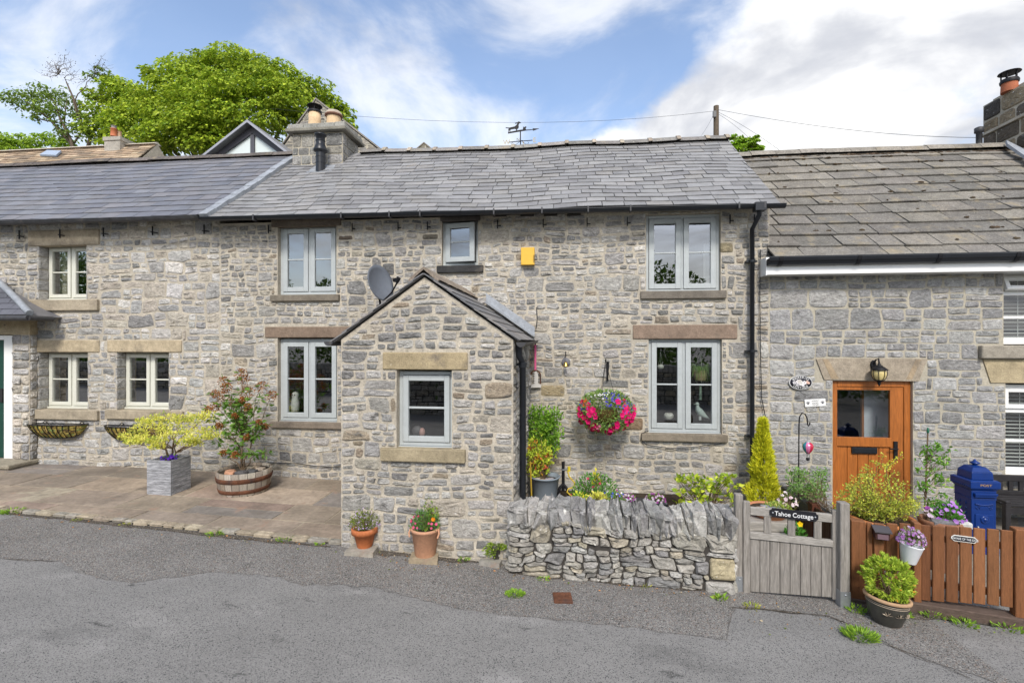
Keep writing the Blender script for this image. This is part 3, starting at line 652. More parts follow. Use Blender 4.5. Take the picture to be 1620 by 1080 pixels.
fu = MB(); fu.lathe([(.085, -.1), (.082, sc * .50), (.082, sc * .52)], fb, 18)
fu.lathe([(.083, sc * .50), (.125, sc * .53), (.125, sc * .57), (.085, sc * .70), (.078, sc * .72), (.078, sc * .93), (.105, sc * .95), (.105, sc * .99), (.02, sc * 1.0)], fb, 18)
for k in (.2, .36, .8): fu.lathe([(.082, sc * k), (.09, sc * k + .008), (.082, sc * k + .016)], fb, 18)
flue = fu.build('flue_pipe', 'black_pvc', roof)
fs = MB(); q = [on_roof(507, 271, up=.035) + Vector((dx, dy * cs, dy * sn)) for dx, dy in ((-.24, -.09), (.26, -.09), (.2, .25), (-.2, .25))]; fs.prism(q, (0, -.02 * sn, .02 * cs)); fs.build('lead_slate', 'lead', roof)

# ------------------------------------------------------------------ the gabled porch
PXL = F(540, 700, PY).x; PXR = F(812, 700, PY).x; apx = F(672, 431, PY); PEZ = F(812, 537, PY).z; AX = apx.x; AZ = apx.z - .05
porch = thing('porch', 'small gabled stone porch with a single window, jutting out of the middle cottage', 'porch', ((PXL + PXR) / 2, PY / 2, zg(-1.5)))
PFR = lambda u, v, n: Vector((u, PY - n, v))
ph, pc, PW = window(porch, 632, 718, 587, 705, PY + .085, 'grey_paint', cols=1, fw=.04, sw=.06, lintel=(606, 740, 557, 585), sill=(604, 737, 707, 731), wy=PY, lpal=(.35, .285, .175), spal=(.30, .25, .165))
sl = (AZ - PEZ) / (PXR - AX); sl2 = (AZ - PEZ) / (AX - PXL)
pl = [(sl, 1, AZ + sl * AX), (-sl2, 1, AZ - sl2 * AX)]
st = MB(); pl_in = [(sl, 1, AZ + sl * AX - .05), (-sl2, 1, AZ - sl2 * AX - .05)]
def pick_porch(rnd, q): return jit((.29, .24, .18) if rnd.random() < .03 else rnd.choice(PAL[:7] + PAL[1:5]), .17, rnd)
rubble(st, PFR, PXL, PXR, -.15, AZ, pc, planes=pl_in, seed=12, sm=.76, hb=(.115, .235), wb=(.18, .44), gap=.0062, prot=(.008, .020), warpa=.034, pick=pick_porch)
PSR = lambda u, v, n: Vector((PXR + n, u, v)); PSL = lambda u, v, n: Vector((PXL - n, -u, v))
rubble(st, PSR, PY, 0, -.15, PEZ, seed=13, pick=pick_porch); rubble(st, PSL, 0, -PY, -.15, PEZ, seed=14, pick=pick_porch)
wl = MB(); sheet(wl, PFR, PXL, PXR, -.3, AZ, [ph], planes=pl); reveal(wl, PFR, ph, .25)
for x in (PXL, PXR): wl.add([(x, PY, -.3), (x, 0, -.3), (x, 0, PEZ), (x, PY, PEZ)], [(0, 1, 2, 3)])
pw = wl.build('wall', 'mortar', porch); st.build('stonework', 'stone', pw)
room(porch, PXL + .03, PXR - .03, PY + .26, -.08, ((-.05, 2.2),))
def porch_roof(side, rnd):
    m = MB(); xe = (PXR + .06) if side > 0 else (PXL - .10); dx = xe - AX; rise = (sl if side > 0 else sl2) * abs(dx)
    L = math.hypot(dx, rise); dirv = Vector((-dx / L, 0, rise / L)); eave = Vector((xe, 0, AZ + .030 - rise)); nv = Vector((rise / L * (1 if side > 0 else -1), 0, abs(dx) / L))
    rows = 7; ex = L / rows
    for r in range(rows):
        y = PY - .055; k = 0
        while y < 0.02:
            w = rnd.uniform(.30, .5) * (.55 if k == 0 and r % 2 else 1); b = min(y + w, .02); k += 1
            vs = []
            for (Y, s, h) in ((y + .003, r * ex - .01, .022), (b - .003, r * ex - .01, .022), (b - .003, min(L, (r + 1.25) * ex), .008), (y + .003, min(L, (r + 1.25) * ex), .008)):
                q = eave + dirv * s + nv * (h + .003); vs.append(Vector((q.x, Y, q.z)))
            m.add(vs + [p - nv * .012 for p in vs], [(0, 1, 2, 3), (0, 4, 5, 1), (1, 5, 6, 2), (3, 7, 4, 0)], jit(rnd.choice([(.15, .15, .155), (.185, .18, .178), (.21, .20, .19)]), .14, rnd)); y = b
    q0, q1 = eave, eave + dirv * L
    m.add([(q0.x, PY - .03, q0.z), (q0.x, 0, q0.z), (q1.x, 0, q1.z), (q1.x, PY - .03, q1.z)], [(0, 1, 2, 3)], (.16, .15, .14))
    m.prism([Vector((q.x, PY - .035, q.z)) for q in (q0 - nv * .004, q1 - nv * .004, q1 + nv * .008, q0 + nv * .008)], (0, .05, 0), (.17, .165, .16))
    return m
rnd = random.Random(9); m1 = porch_roof(1, rnd); m2 = porch_roof(-1, rnd); b = len(m1.v); m1.v += m2.v; m1.f += [[i + b for i in f] for f in m2.f]; m1.c += m2.c; m1.m += m2.m; m1.s += m2.s
pr = m1.build('roof', 'slate', porch)
rg = MB(); y = PY - .05
while y < -.02:
    b = min(y + .42, 0); pf = [(-.17, -.118), (-.09, -.045), (0, .022), (.09, -.045), (.17, -.118)]; z = AZ + .085
    vs = [(AX + p, Y, z + q) for Y in (y + .004, b - .004) for p, q in pf] + [(AX + p * .9, Y, z + q - .03) for Y in (y + .004, b - .004) for p, q in pf]
    rg.add(vs, [(i, i + 1, 6 + i, 5 + i) for i in range(4)] + [(0, 1, 11, 10), (1, 2, 12, 11), (2, 3, 13, 12), (3, 4, 14, 13)], jit((.27, .225, .18), .15)); y = b
rg.build('ridge_tiles', 'tile', pr)
lf = MB(); xe = PXR + .06; n_ = 6
for i in range(n_):
    a, b = i / n_, (i + 1) / n_; zz = lambda t: AZ + .045 + .05 - sl * (AX + .02 + (xe - AX - .02) * t - AX); xx = lambda t: AX + .30 + (xe - AX - .28) * t
    z_ = lambda t: AZ + .10 - sl * (xx(t) - AX)
    lf.add([(xx(a), -.17, z_(a)), (xx(b), -.17, z_(b)), (xx(b), -.05, z_(b) + .035), (xx(a), -.05, z_(a) + .035), (xx(b), -.05, z_(b) + .15), (xx(a), -.05, z_(a) + .15)], [(0, 1, 2, 3), (3, 2, 4, 5)])
lf.build('lead_flashing', 'lead', pr)
# side gutter and downpipe of the porch, and the stub of the other gutter
gz = PEZ - .03; gx = PXR + .085; m = MB(); r_ = .05
for i in range(7):
    t0, t1 = math.pi + math.pi * i / 7, math.pi + math.pi * (i + 1) / 7
    m.add([(gx + r_ * math.cos(t0), PY - .04, gz + r_ * math.sin(t0)), (gx + r_ * math.cos(t0), -.05, gz + r_ * math.sin(t0) + .03), (gx + r_ * math.cos(t1), -.05, gz + r_ * math.sin(t1) + .03), (gx + r_ * math.cos(t1), PY - .04, gz + r_ * math.sin(t1))], [(0, 1, 2, 3)], smooth=True)
m.prism([(gx + r_ * math.cos(math.pi + math.pi * i / 7), PY - .045, gz + r_ * math.sin(math.pi + math.pi * i / 7)) for i in range(8)], (0, .008, 0))
m.build('gutter', 'gutter_old', porch); m = MB(); gx2 = PXL - .12
m.prism([(gx2 + r_ * math.cos(math.pi + math.pi * i / 7), PY - .06, gz + .01 + r_ * math.sin(math.pi + math.pi * i / 7)) for i in range(8)], (0, 2.1, 0))
m.build('gutter', 'gutter_old', porch)
dx_ = PXR + .085; yd = PY + .16; m = MB()
m.tube([(dx_ - .03, yd - .1, gz - .03), (dx_ - .03, yd - .1, gz - .14), (dx_, yd, gz - .22), (dx_, yd, zg(0) + .0)], .036, 12); m.tube([(dx_, yd, gz - .27), (dx_, yd, gz - .21)], .044, 12); m.tube([(dx_, yd, gz - .24), (dx_, yd, gz - .22)], .05, 12)
m.box(dx_ - .085, dx_ - .02, yd - .012, yd + .012, gz - .25, gz - .225); m.build('downpipe', 'black_pvc', porch)
# ================================================================== the cottage on the left
LX0 = -13.0
cott = thing('stone_cottage', 'pale stone cottage with cream casement windows and smooth dark slate roof on the left', 'house', (-9, 1.8, zg(-9)))
holes, cov = [], []
LB = (.40, .33, .225); LD = .16
addw(window(cott, 77, 152, 390, 473, LD, 'cream_paint', fw=.018, sw=.06, lintel=(46, 158, 366, 387), sill=(46, 158, 475, 491), lpal=(.37, .31, .225), spal=(.34, .29, .215)))
addw(window(cott, 77, 154, 558, 643, LD, 'cream_paint', fw=.018, sw=.06, lintel=(47, 158, 538, 557), sill=(45, 158, 647, 664), lpal=LB, spal=(.34, .29, .215)))
addw(window(cott, 199, 280, 558, 644, LD, 'cream_paint', fw=.018, sw=.06, lintel=(171, 288, 538, 557), sill=(170, 292, 648, 664), lpal=LB, spal=(.33, .28, .205)))
def pick_left(rnd, q):
    base = rnd.choice([(.41, .40, .38), (.46, .445, .42), (.35, .343, .33), (.50, .48, .445), (.385, .37, .345), (.28, .276, .268), (.43, .39, .33)])
    u, v = (q[0] + q[1]) / 2, (q[2] + q[3]) / 2; return jit(tuple(x * (1 + .18 * noise.noise(Vector((u * .7, v * .7, 9)))) for x in base), .17, rnd)
st = MB(); rubble(st, FACE, LX0, XL, 0, 4.30, cov, seed=31, pick=pick_left, hb=(.14, .28), wb=(.22, .5), gap=.007, prot=(.009, .020))
for h in holes:                              # dressed stone cheeks inside the deep window openings
    for sg, X_ in ((1, h[0]), (-1, h[1])):
        z = h[2]
        while z < h[3] - .03:
            z2 = min(h[3] - .004, z + R.uniform(.13, .22)); one_stone(st, (lambda u, v, n, X_=X_, sg=sg: Vector((X_ + sg * n, u, v))), -.012, LD + .01, z, z2, jit(R.choice([(.36, .352, .335), (.42, .41, .385), (.31, .305, .295)]), .12), R, .004, .010, rough=.4); z = z2
wl = MB(); sheet(wl, FACE, LX0, XL, -.3, 4.32, holes)
for h in holes: reveal(wl, FACE, h, .34)
wl.add([(LX0, 3.7, -.3), (XL, 3.7, -.3), (XL, 3.7, 4.2), (LX0, 3.7, 4.2)], [(0, 1, 2, 3)]); wl.add([(LX0, 0, -.3), (LX0, 3.7, -.3), (LX0, 3.7, 4.3), (LX0, 1.85, 5.9), (LX0, 0, 4.3)], [(0, 1, 2, 3, 4)])
wall = wl.build('wall', 'mortar', cott); st.build('stonework', 'stone', wall)
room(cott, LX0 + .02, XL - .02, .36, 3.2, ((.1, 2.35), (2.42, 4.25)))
EZL = 4.265; PL = math.atan2(6.02 - EZL, RY - EY); LL = math.hypot(RY - EY, 6.02 - EZL)
lsag = lambda x, s=0: .008 * math.sin(x * 1.1 + s) - .004 * (x + 5.6)
rf = MB(); rnd = random.Random(33)
slates(rf, lambda s: LX0, lambda s: -5.60 + .26 * s / LL, EY, EZL, PL, LL, .205, (.29, .33), .009, [(.15, .153, .172), (.166, .168, .184), (.136, .14, .158), (.172, .168, .176), (.156, .156, .166)], rnd, sag=lsag, var=.09, xjit=.0025, jz=.12, stag=.5)
rf.add([(LX0, EY + .04, EZL + .02), (XL + .05, EY + .04, EZL), (XL + .3, RY, 6.0), (LX0, RY, 6.03)], [(0, 1, 2, 3)], (.05, .05, .05)); rf.add([(LX0, RY, 6.0), (XL, RY, 6.0), (XL, 4.0, 4.2), (LX0, 4.0, 4.2)], [(0, 1, 2, 3)], (.2, .2, .2))
lroof = rf.build('roof', 'slate_blue', cott)
rg = MB(); ridge(rg, LX0, -5.35, RY, 6.075, rnd, w=.15, h=.10, seg=.45, c=(.13, .115, .105), zf=lambda x: lsag(x), knuckle=False); rg.build('ridge_tiles', 'tile', lroof)
gt = gutter(cott, LX0, -5.66, gy, EZL - .03 + lsag(-13), EZL - .03, .055, 'gutter_old')
for px in (2, 68, 139, 219, 303):
    x = F(px, 345, -.3).x; b = MB(); z = EZL - .03
    b.box(x - .008, x + .008, -.045, -.034, z - .20, z - .05); b.tube([(x - .03, -.04, z - .145), (x + .10, -.05, z - .165)], .009, 5); b.build('gutter_bracket', 'iron', gt)
# its entrance at the very edge of the photograph
xp0, xp1 = F(20, 600, -.12).x, F(47, 600, -.12).x
en = MB(); PP = lambda u, v, n: Vector((u, -.12 - n, v)); PPs = lambda u, v, n: Vector((xp1 + n, u, v))
zt_ = F(30, 529, -.12).z; zb_ = F(30, 729, -.2).z
rubble(en, PP, xp0, xp1, zb_, zt_, seed=41, hb=(.11, .17), wb=(.3, .31), split=0, pick=pick_left, gap=.008, prot=(.015, .03), warpa=0); rubble(en, PPs, -.12, 0, zb_, zt_, seed=42, pick=pick_left, hb=(.11, .17), split=0)
eb = MB(); eb.box(xp0, xp1, -.12, .0, zg(-9), zt_, (.5, .42, .3)); ent = eb.build('entrance', 'mortar', cott); en.build('stonework', 'stone', ent)
m = MB(); m.box(F(0, 515, -.14).x - 1.2, xp1 + .02, -.145, .0, zt_, F(30, 505, -.14).z, (.40, .33, .22)); m.build('lintel', 'gritstone', ent, bevel=.01)
m = MB(); za, zb2 = zg(-10) - .05, zb_; m.box(xp0 - 2, xp1 + .03, -.45, .0, za, zb2 - .07, (.3, .28, .24)); m.box(xp0 - 2, xp1 + .05, -.48, .0, zb2 - .068, zb2, (.29, .26, .20)); m.build('doorstep', 'gritstone', ent, bevel=.015)
m = MB(); x8 = F(8, 600, -.06).x; x0_ = F(20, 600, -.06).x; m.box(x8, x0_ + .02, -.08, .05, zb_, zt_ - .01); m.box(x8 - .9, x8, -.08, .05, zt_ - .09, zt_ - .01); m.build('door_frame', 'white_pvc', ent, bevel=.005)
m = MB(); m.box(x8 - .9, x8 - .004, -.05, .0, zb_ + .01, zt_ - .094, (.010, .05, .035)); m.box(x8 - .10, x8 - .04, -.075, -.05, zb_ + .95, zb_ + 1.18, (.02, .02, .02)); m.build('door', 'paint', ent, bevel=.004)
ze = F(45, 499, -.5).z; xe_ = F(47, 499, -.5).x; zr = F(0, 448, 0).z; xr = F(0, 448, 0).x
m = MB(); rnd = random.Random(2)
for r in range(6):
    a, b = r / 6, (r + 1.3) / 6
    for k in range(9):
        xa = xe_ - .05 - k * .28 - (r % 2) * .14; xb = xa - .275
        lim = xe_ - (xe_ - xr) * min(1, a)
        if xb > lim: continue
        xa = min(xa, lim); lim2 = xe_ - (xe_ - xr) * min(1, b); q = lambda x, t: (x, -.5 + .5 * t, ze + (zr - ze) * t + .02 - .012 * (t - a) * 6)
        m.add([q(xa, a), q(xb, a), q(xb, min(b, 1)), q(min(xa, lim2), min(b, 1))], [(0, 1, 2, 3)], jit((.105, .108, .125), .12, rnd))
m.prism([(xe_, -.5, ze), (xr - 2.2, -.5, ze), (xr - 2.2, 0, zr - .01), (xr, 0, zr - .01)], (0, 0, -.03), (.05, .05, .05)); m.add([(xe_, -.5, ze - .01), (xr, 0, zr - .01), (xe_, 0, ze - .01)], [(0, 1, 2)], (.15, .15, .16))
er = m.build('porch_roof', 'slate_blue', ent)
m = MB(); m.tube([(xr, -.02, zr + .03), (xr + (xe_ - xr) * .5, -.26, (ze + zr) / 2 + .045), (xe_, -.5, ze + .04)], .05, 8); m.build('lead_flashing', 'lead', ent)
m = MB(); m.tube([(xe_ - 2.4, -.54, ze - .04), (xe_ + .03, -.54, ze - .04)], .045, 10); m.tube([(xe_ + .03, -.54, ze - .04), (xe_ + .05, -.2, ze - .04)], .04, 8); m.build('gutter', 'gutter_old', ent)

# ================================================================== the cottage on the right
rx = thing('stone_cottage', 'grey stone cottage with brown concrete tile roof and orange-brown stable door on the right', 'house', (5.6, 2.2, zg(5)))
RX1 = 9.6; REY, REZ = -.26, 3.40; RRY, RRZ = 3.0, 6.02
doorX0, doorX1 = F(1311, 700, .10).x, F(1436, 700, .10).x; doorZ1 = F(1373, 602, .06).z
holes, cov = [], []
dh = (doorX0, doorX1, -.3, doorZ1); holes.append(dh); cov.append(dh)
lz0, lz1 = F(1380, 601, 0).z, F(1380, 567, 0).z; lx0, lx1 = F(1290, 580, 0).x, F(1466, 580, 0).x
cov.append((lx0, lx1, lz0, lz1 + .01))
GY = .10; wx0 = F(1577, 480, GY).x; wx1 = wx0 + 1.1
def upvc(px0, Z1, Z0, vent, wname='window'):
    """white plastic window with an openable top light and a slatted blind behind the glass"""
    x0 = F(px0, 600, GY).x; x1 = x0 + 1.15; f = MB(); fw = .05; d = .07
    zt = Z1 - (Z1 - Z0) * .30
    f.box(x0, x0 + fw, GY, GY + d, Z0, Z1); f.box(x1 - fw, x1, GY, GY + d, Z0, Z1); f.box(x0 + fw, x1 - fw, GY, GY + d, Z1 - fw, Z1); f.box(x0 + fw, x1 - fw, GY, GY + d, Z0, Z0 + fw)
    f.box(x0 + fw, x1 - fw, GY, GY + d, zt - .03, zt + .03); f.box(x0 + .53, x0 + .60, GY + .002, GY + d - .002, Z0 + fw, zt - .03); f.box(x0 - .01, x1 + .01, GY - .04, GY + d - .01, Z0 - .04, Z0 - .001)
    zb = Z0 + (zt - Z0) * .5; f.box(x0 + fw, x0 + .53, GY + .01, GY + d - .02, zb - .018, zb + .018); f.box(x0 + .60, x1 - fw, GY + .01, GY + d - .02, zb - .018, zb + .018)
    w = f.build(wname, 'white_pvc', rx, bevel=.006)
    c = MB(); c0, c1, z0, z1 = x0 + fw - .005, x1 - fw + .005, zt + .032, Z1 - fw + .004; s = .055; y0, y1 = GY - .03, GY + .03
    c.box(c0, c0 + s, y0, y1, z0, z1); c.box(c1 - s, c1, y0, y1, z0, z1); c.box(c0 + s, c1 - s, y0, y1, z1 - s, z1); c.box(c0 + s, c1 - s, y0, y1, z0, z0 + s)
    p = MB(); p.add([(c0 + s, GY, z0 + s), (c1 - s, GY, z0 + s), (c1 - s, GY, z1 - s), (c0 + s, GY, z1 - s)], [(0, 1, 2, 3)])
    T = Matrix.Translation((0, y0, z1)) @ Matrix.Rotation(-rad(vent), 4, 'X') @ Matrix.Translation((0, -y0, -z1)); c.xform(T); p.xform(T)
    c.build('casement', 'white_pvc', w, bevel=.004); p.build('pane', 'glass_dark', w)
    p = MB(); p.add([(x0 + fw, GY + .03, Z0 + fw), (x1 - fw, GY + .03, Z0 + fw), (x1 - fw, GY + .03, zt), (x0 + fw, GY + .03, zt)], [(0, 1, 2, 3)]); p.build('pane', 'glass_dark', w)
    b = MB(); z = Z0 + .06
    while z < Z1 - .05: b.add([(x0 + .02, GY + .13, z), (x1 - .02, GY + .13, z), (x1 - .02, GY + .165, z + .011), (x0 + .02, GY + .165, z + .011)], [(0, 1, 2, 3)], (.62, .62, .58)); z += .05
    for x in (x0 + .12, x0 + .36): b.box(x, x + .006, GY + .125, GY + .13, Z0 + .05, Z1 - .05, (.6, .6, .56))
    b.build('blind', 'paint', w)
    return (x0, x1, Z0 - .04, Z1)
uz1, uz0 = F(1600, 432, 0).z + .02, F(1600, 540, GY).z; h = upvc(1577, uz1, uz0, 24); holes.append(h); cov.append(h)
lz1_, lz0_ = F(1600, 608, GY).z, F(1600, 745, GY).z; h = upvc(1580, lz1_, lz0_, 0); holes.append(h); cov.append(h)
a, b = F(1547, 567, 0), F(1547, 546, 0); sxx = a.x; m = MB(); m.box(a.x, a.x + 2.2, -.075, .1, a.z, b.z, (.30, .27, .22)); m.build('sill', 'gritstone', rx, bevel=.012); cov.append((a.x, a.x + 2.2, a.z, b.z)); holes[1] = (holes[1][0], holes[1][1], b.z - .01, holes[1][3])
a, b = F(1566, 605, 0), F(1554, 568, 0); m = MB(); m.prism([(a.x, -.018, a.z), (a.x + 1.6, -.018, a.z), (a.x + 1.75, -.018, b.z - .004), (b.x, -.018, b.z - .004)], (0, .16, 0), (.40, .33, .21)); m.build('lintel', 'gritstone', rx, bevel=.008); cov.append((b.x, b.x + 2, a.z, b.z)); holes[2] = (holes[2][0], holes[2][1], holes[2][2], a.z + .002)
def pick_right(rnd, q):
    base = rnd.choice([(.31, .308, .30), (.35, .345, .335), (.265, .263, .258), (.385, .378, .36), (.325, .318, .303)]); return jit(base, .15, rnd)
def pick_patch(rnd, q): return pick_right(rnd, q)
st = MB(); WZ = 3.42
rubble(st, FACE, XR, RX1, -.2, WZ, cov, seed=54, pick=pick_right, hb=(.16, .30), wb=(.24, .56), gap=.0035, prot=(.008, .016), split=.5, warpa=.02, rough=.75)
wl = MB(); sheet(wl, FACE, XR, RX1, -.3, WZ, holes, n=.002)
for h in holes: reveal(wl, FACE, h, .34)
wl.add([(XR, 6, -.3), (RX1, 6, -.3), (RX1, 6, 3.5), (XR, 6, 3.5)], [(0, 1, 2, 3)]); wl.add([(RX1, 0, -.3), (RX1, 6, -.3), (RX1, 6, 3.5), (RX1, 3, 5.9), (RX1, 0, 3.4)], [(0, 1, 2, 3, 4)])
wall = wl.build('wall', 'mortar_grey', rx); st.build('stonework', 'stone', wall)
room(rx, XR + .02, RX1 - .02, .36, 4.0, ((-.1, 2.0), (2.06, 3.38)))
m = MB(); yl = -.02
m.prism([(F(1303, 601, 0).x, yl, lz0), (F(1452, 601, 0).x, yl, lz0 - .01), (lx1, yl, lz1), (lx0, yl, lz1)], (0, .16, 0), (.33, .28, .215)); dl = m.build('door_lintel', 'gritstone', rx, bevel=.01)
for (a0, a1, b0, b1) in ((1300, 1309, 1314, 1326), (1447, 1456, 1432, 1441)):
    m = MB(); m.prism([(F(a0, 568, 0).x, yl - .003, lz1 - .01), (F(a1, 568, 0).x, yl - .003, lz1 - .01), (F(b1, 600, 0).x, yl - .003, lz0 + .015), (F(b0, 600, 0).x, yl - .003, lz0 + .015)], (0, .004, 0), (.345, .268, .178)); m.build('iron_stain', 'gritstone', dl)
# stable door
fz0 = -.05; DY = .04; FWd = .085
m = MB(); m.box(doorX0, doorX0 + FWd, DY, DY + .09, fz0, doorZ1); m.box(doorX1 - FWd, doorX1, DY, DY + .09, fz0, doorZ1); m.box(doorX0 + FWd, doorX1 - FWd, DY, DY + .09, doorZ1 - FWd, doorZ1)
dr = m.build('door', 'oak', rx, bevel=.006)
x0, x1 = doorX0 + FWd + .004, doorX1 - FWd - .004; zt = doorZ1 - FWd - .004
gz0 = F(1373, 692, DY).z; gz1 = F(1373, 617, DY).z; gx0, gx1 = F(1325, 650, DY).x, F(1409, 650, DY).x; zr0 = F(1373, 706, DY).z
m = MB(); m.box(x0, gx0, DY + .012, DY + .06, fz0, zt); m.box(gx1, x1, DY + .012, DY + .06, fz0, zt); m.box(gx0, gx1, DY + .012, DY + .06, gz1, zt); m.box(gx0 - .015, gx1 + .015, DY - .004, DY + .06, zr0, gz0)
nb = 5
for k in range(nb): w = (gx1 - gx0) / nb; m.box(gx0 + k * w + .004, gx0 + (k + 1) * w - .004, DY + .022, DY + .05, fz0, zr0 - .002)
m.box(gx0, gx1, DY + .035, DY + .045, fz0, zr0 - .002); m.build('door_leaf', 'oak', dr, bevel=.005)
m = MB(); m.add([(gx0, DY + .03, gz0), (gx1, DY + .03, gz0), (gx1, DY + .03, gz1), (gx0, DY + .03, gz1)], [(0, 1, 2, 3)]); m.build('door_pane', 'glass_dark', dr)
m = MB(); gm = gx0 + (gx1 - gx0) * .50 + .20; m.box(gm, gx1 + .5, .40, .42, .1, 2.0, (.50, .52, .56)); m.box(gm - .03, gm, .39, .43, .1, 2.0, (.25, .09, .02)); m.build('inner_partition', 'paint', dr)
a, b = F(1348, 717, DY), F(1388, 708, DY); m = MB(); m.box(a.x, b.x, DY - .004, DY + .022, a.z, b.z); m.box(a.x + .02, b.x - .02, DY - .012, DY - .004, a.z + .012, b.z - .012); m.build('letterbox', 'black_pvc', dr, bevel=.003)
a, b = F(1414, 727, DY), F(1420, 698, DY); m = MB(); m.box(a.x, b.x, DY - .008, DY + .012, a.z, b.z); cx = (a.x + b.x) / 2; zc_ = F(1416, 709, DY).z; m.tube([(cx, DY - .005, zc_), (cx, DY - .05, zc_), (cx - .10, DY - .05, zc_ + .002)], .010, 8); m.build('door_handle', 'iron', dr, bevel=.003)
# roof, fascia, gutter
RP = math.atan2(RRZ - REZ, RRY - REY); RL = math.hypot(RRY - REY, RRZ - REZ); rsag = lambda x, s=0: .012 * math.sin(x * .9 + s * .8) - .006 * (x - 4)
rf = MB(); rnd = random.Random(66)
slates(rf, lambda s: 2.80, lambda s: RX1, REY, REZ, RP, RL, .335, (.32, .78), .022, [(.17, .16, .142), (.195, .18, .156), (.15, .142, .128), (.215, .20, .172), (.18, .168, .15)], rnd, sag=rsag, var=.10, xjit=.008, over=1.12)
rf.add([(2.8, REY + .05, REZ + .01), (RX1, REY + .05, REZ + .01), (RX1, RRY, RRZ - .01), (2.8, RRY, RRZ - .01)], [(0, 1, 2, 3)], (.04, .04, .04)); rf.add([(2.8, RRY, RRZ - .01), (RX1, RRY, RRZ - .01), (RX1, 6.3, 3.4), (2.8, 6.3, 3.4)], [(0, 1, 2, 3)], (.2, .18, .16))
rroof = rf.build('roof', 'tile', rx)
m = MB()                                     # cushions of moss lying in the joints of the tiles
for k in range(90):
    x, r_ = rnd.uniform(2.9, 7.4), int(rnd.random() ** 1.6 * 12); s = RL - (r_ + rnd.choice((0, 0, .02))) * .335 - .03; s = max(.05, s)
    nn = .03; q = (x, REY + s * math.cos(RP) - nn * math.sin(RP), REZ + s * math.sin(RP) + nn * math.cos(RP) + rsag(x, s)); m.ball(q, (rnd.uniform(.015, .055), rnd.uniform(.02, .035), rnd.uniform(.012, .028)), jit((.075, .055, .035), .3, rnd), n=7, k=4, jit=.25)
for k in range(120):
    x = rnd.uniform(2.9, 8.2); q = (x, RRY - .17 + rnd.uniform(-.03, .02), RRZ - .12 + rsag(x, RL)); m.ball(q, (rnd.uniform(.03, .09), .03, rnd.uniform(.012, .03)), jit((.095, .07, .05), .35, rnd), n=7, k=4, jit=.25)
tag(m.build('roof_moss', 'moss', rroof), kind='stuff')
rg = MB(); ridge(rg, 2.7, RX1, RRY, RRZ + .075, rnd, w=.19, h=.13, seg=.46, c=(.23, .21, .18), zf=lambda x: rsag(x, RL), knuckle=False); rg.build('ridge_tiles', 'tile', rroof)
xg0 = F(1217, 410, -.35).x; fz1, fz0_ = F(1300, 417, -.25).z, F(1300, 433, -.25).z
m = MB(); m.box(xg0 + .01, RX1, -.25, -.232, fz0_, fz1 + .10); m.box(xg0 + .01, RX1, -.232, -.002, fz0_, fz0_ + .015); m.box(xg0 - .004, xg0 + .01, -.252, -.002, fz0_ - .008, fz1 + .1); m.build('fascia', 'white_pvc', rx)
gz1_ = F(1300, 404, -.36).z; gz0__ = F(1300, 418, -.36).z
m = MB(); pf = [(-.252, gz0__ + .01), (-.29, gz0__), (-.325, gz0__ + .012), (-.345, gz0__ + .045), (-.36, gz0__ + .06), (-.37, gz1_ - .02), (-.37, gz1_), (-.355, gz1_), (-.35, gz1_ - .02), (-.252, gz1_ - .03)]
m.prism([(xg0, y, z) for y, z in pf], (RX1 - xg0, 0, 0)); gt = m.build('gutter', 'black_pvc', rx, bevel=.002)
for px in (1233, 1357, 1484, 1608): x = F(px, 412, -.36).x; b = MB(); b.prism([(x, y - (.006 if y < -.26 else 0), z - .006) for y, z in pf[:7]] + [(x, -.252, gz1_ - .04)], (.05, 0, 0)); b.build('gutter_bracket', 'iron', gt)
# its chimney, its near end beyond the edge of the photograph
CX = F(1559, 190, 3.55).x; zbC = 5.6; ztC = F(1560, 168, 3.6).z; PCl = lambda u, v, n: Vector((CX - n, 3.6 + 2.3 - u, v)); PCf = lambda u, v, n: Vector((u, 2.3 - n, v))
st = MB(); pk = lambda rnd, q: jit(rnd.choice([(.075, .068, .06), (.12, .10, .078), (.27, .215, .14), (.31, .26, .18), (.24, .19, .13)]), .2, rnd)
kw = dict(hb=(.25, .30), wb=(.35, .55), gap=.012, prot=(.012, .025), split=0, warpa=.005, rough=.45, pick=pk)
rubble(st, PCl, 2.3, 3.6, zbC, ztC, seed=71, **kw); rubble(st, PCf, CX, CX + .75, zbC, ztC, seed=72, **kw)
m = MB(); m.box(CX, CX + .75, 2.3, 3.6, 5.3, ztC, (.42, .36, .26)); m.box(CX - .05, CX + .84, 2.22, 3.66, ztC - .62, ztC - .57, (.12, .11, .10)); m.box(CX + .1, CX + .65, 2.4, 3.5, ztC, ztC + .08, (.4, .34, .24)); ch = m.build('chimney', 'mortar', rx); st.build('stonework', 'stone', ch)
hh = 0
m = MB(); cp = Vector((F(1597, 160, 3.05).x, 3.05, ztC)); hp = F(1597, 128, 3.05).z - ztC
m.lathe([(.128, 0), (.118, hp)], cp, 20, (.36, .12, .06)); m.build('chimney_pot', 'terra', ch)
m = MB(); m.lathe([(.138, hp - .05), (.145, hp - .01), (.128, hp + .025)], cp, 20)
for k in range(5): t = k * 1.257; m.tube([cp + Vector((.115 * math.cos(t), .115 * math.sin(t), hp)), cp + Vector((.115 * math.cos(t), .115 * math.sin(t), hp + .15))], .013, 5)
m.lathe([(.17, hp + .145), (.165, hp + .155), (.06, hp + .19), (.001, hp + .195)], cp, 20); m.build('cowl', 'iron', ch)
m = MB(); q = F(1549, 222, 3.2); m.lathe([(.05, -.1), (.05, .14), (.075, .15), (.075, .24), (.03, .26)], q, 10); m.build('flue_pipe', 'gutter_old', rroof)
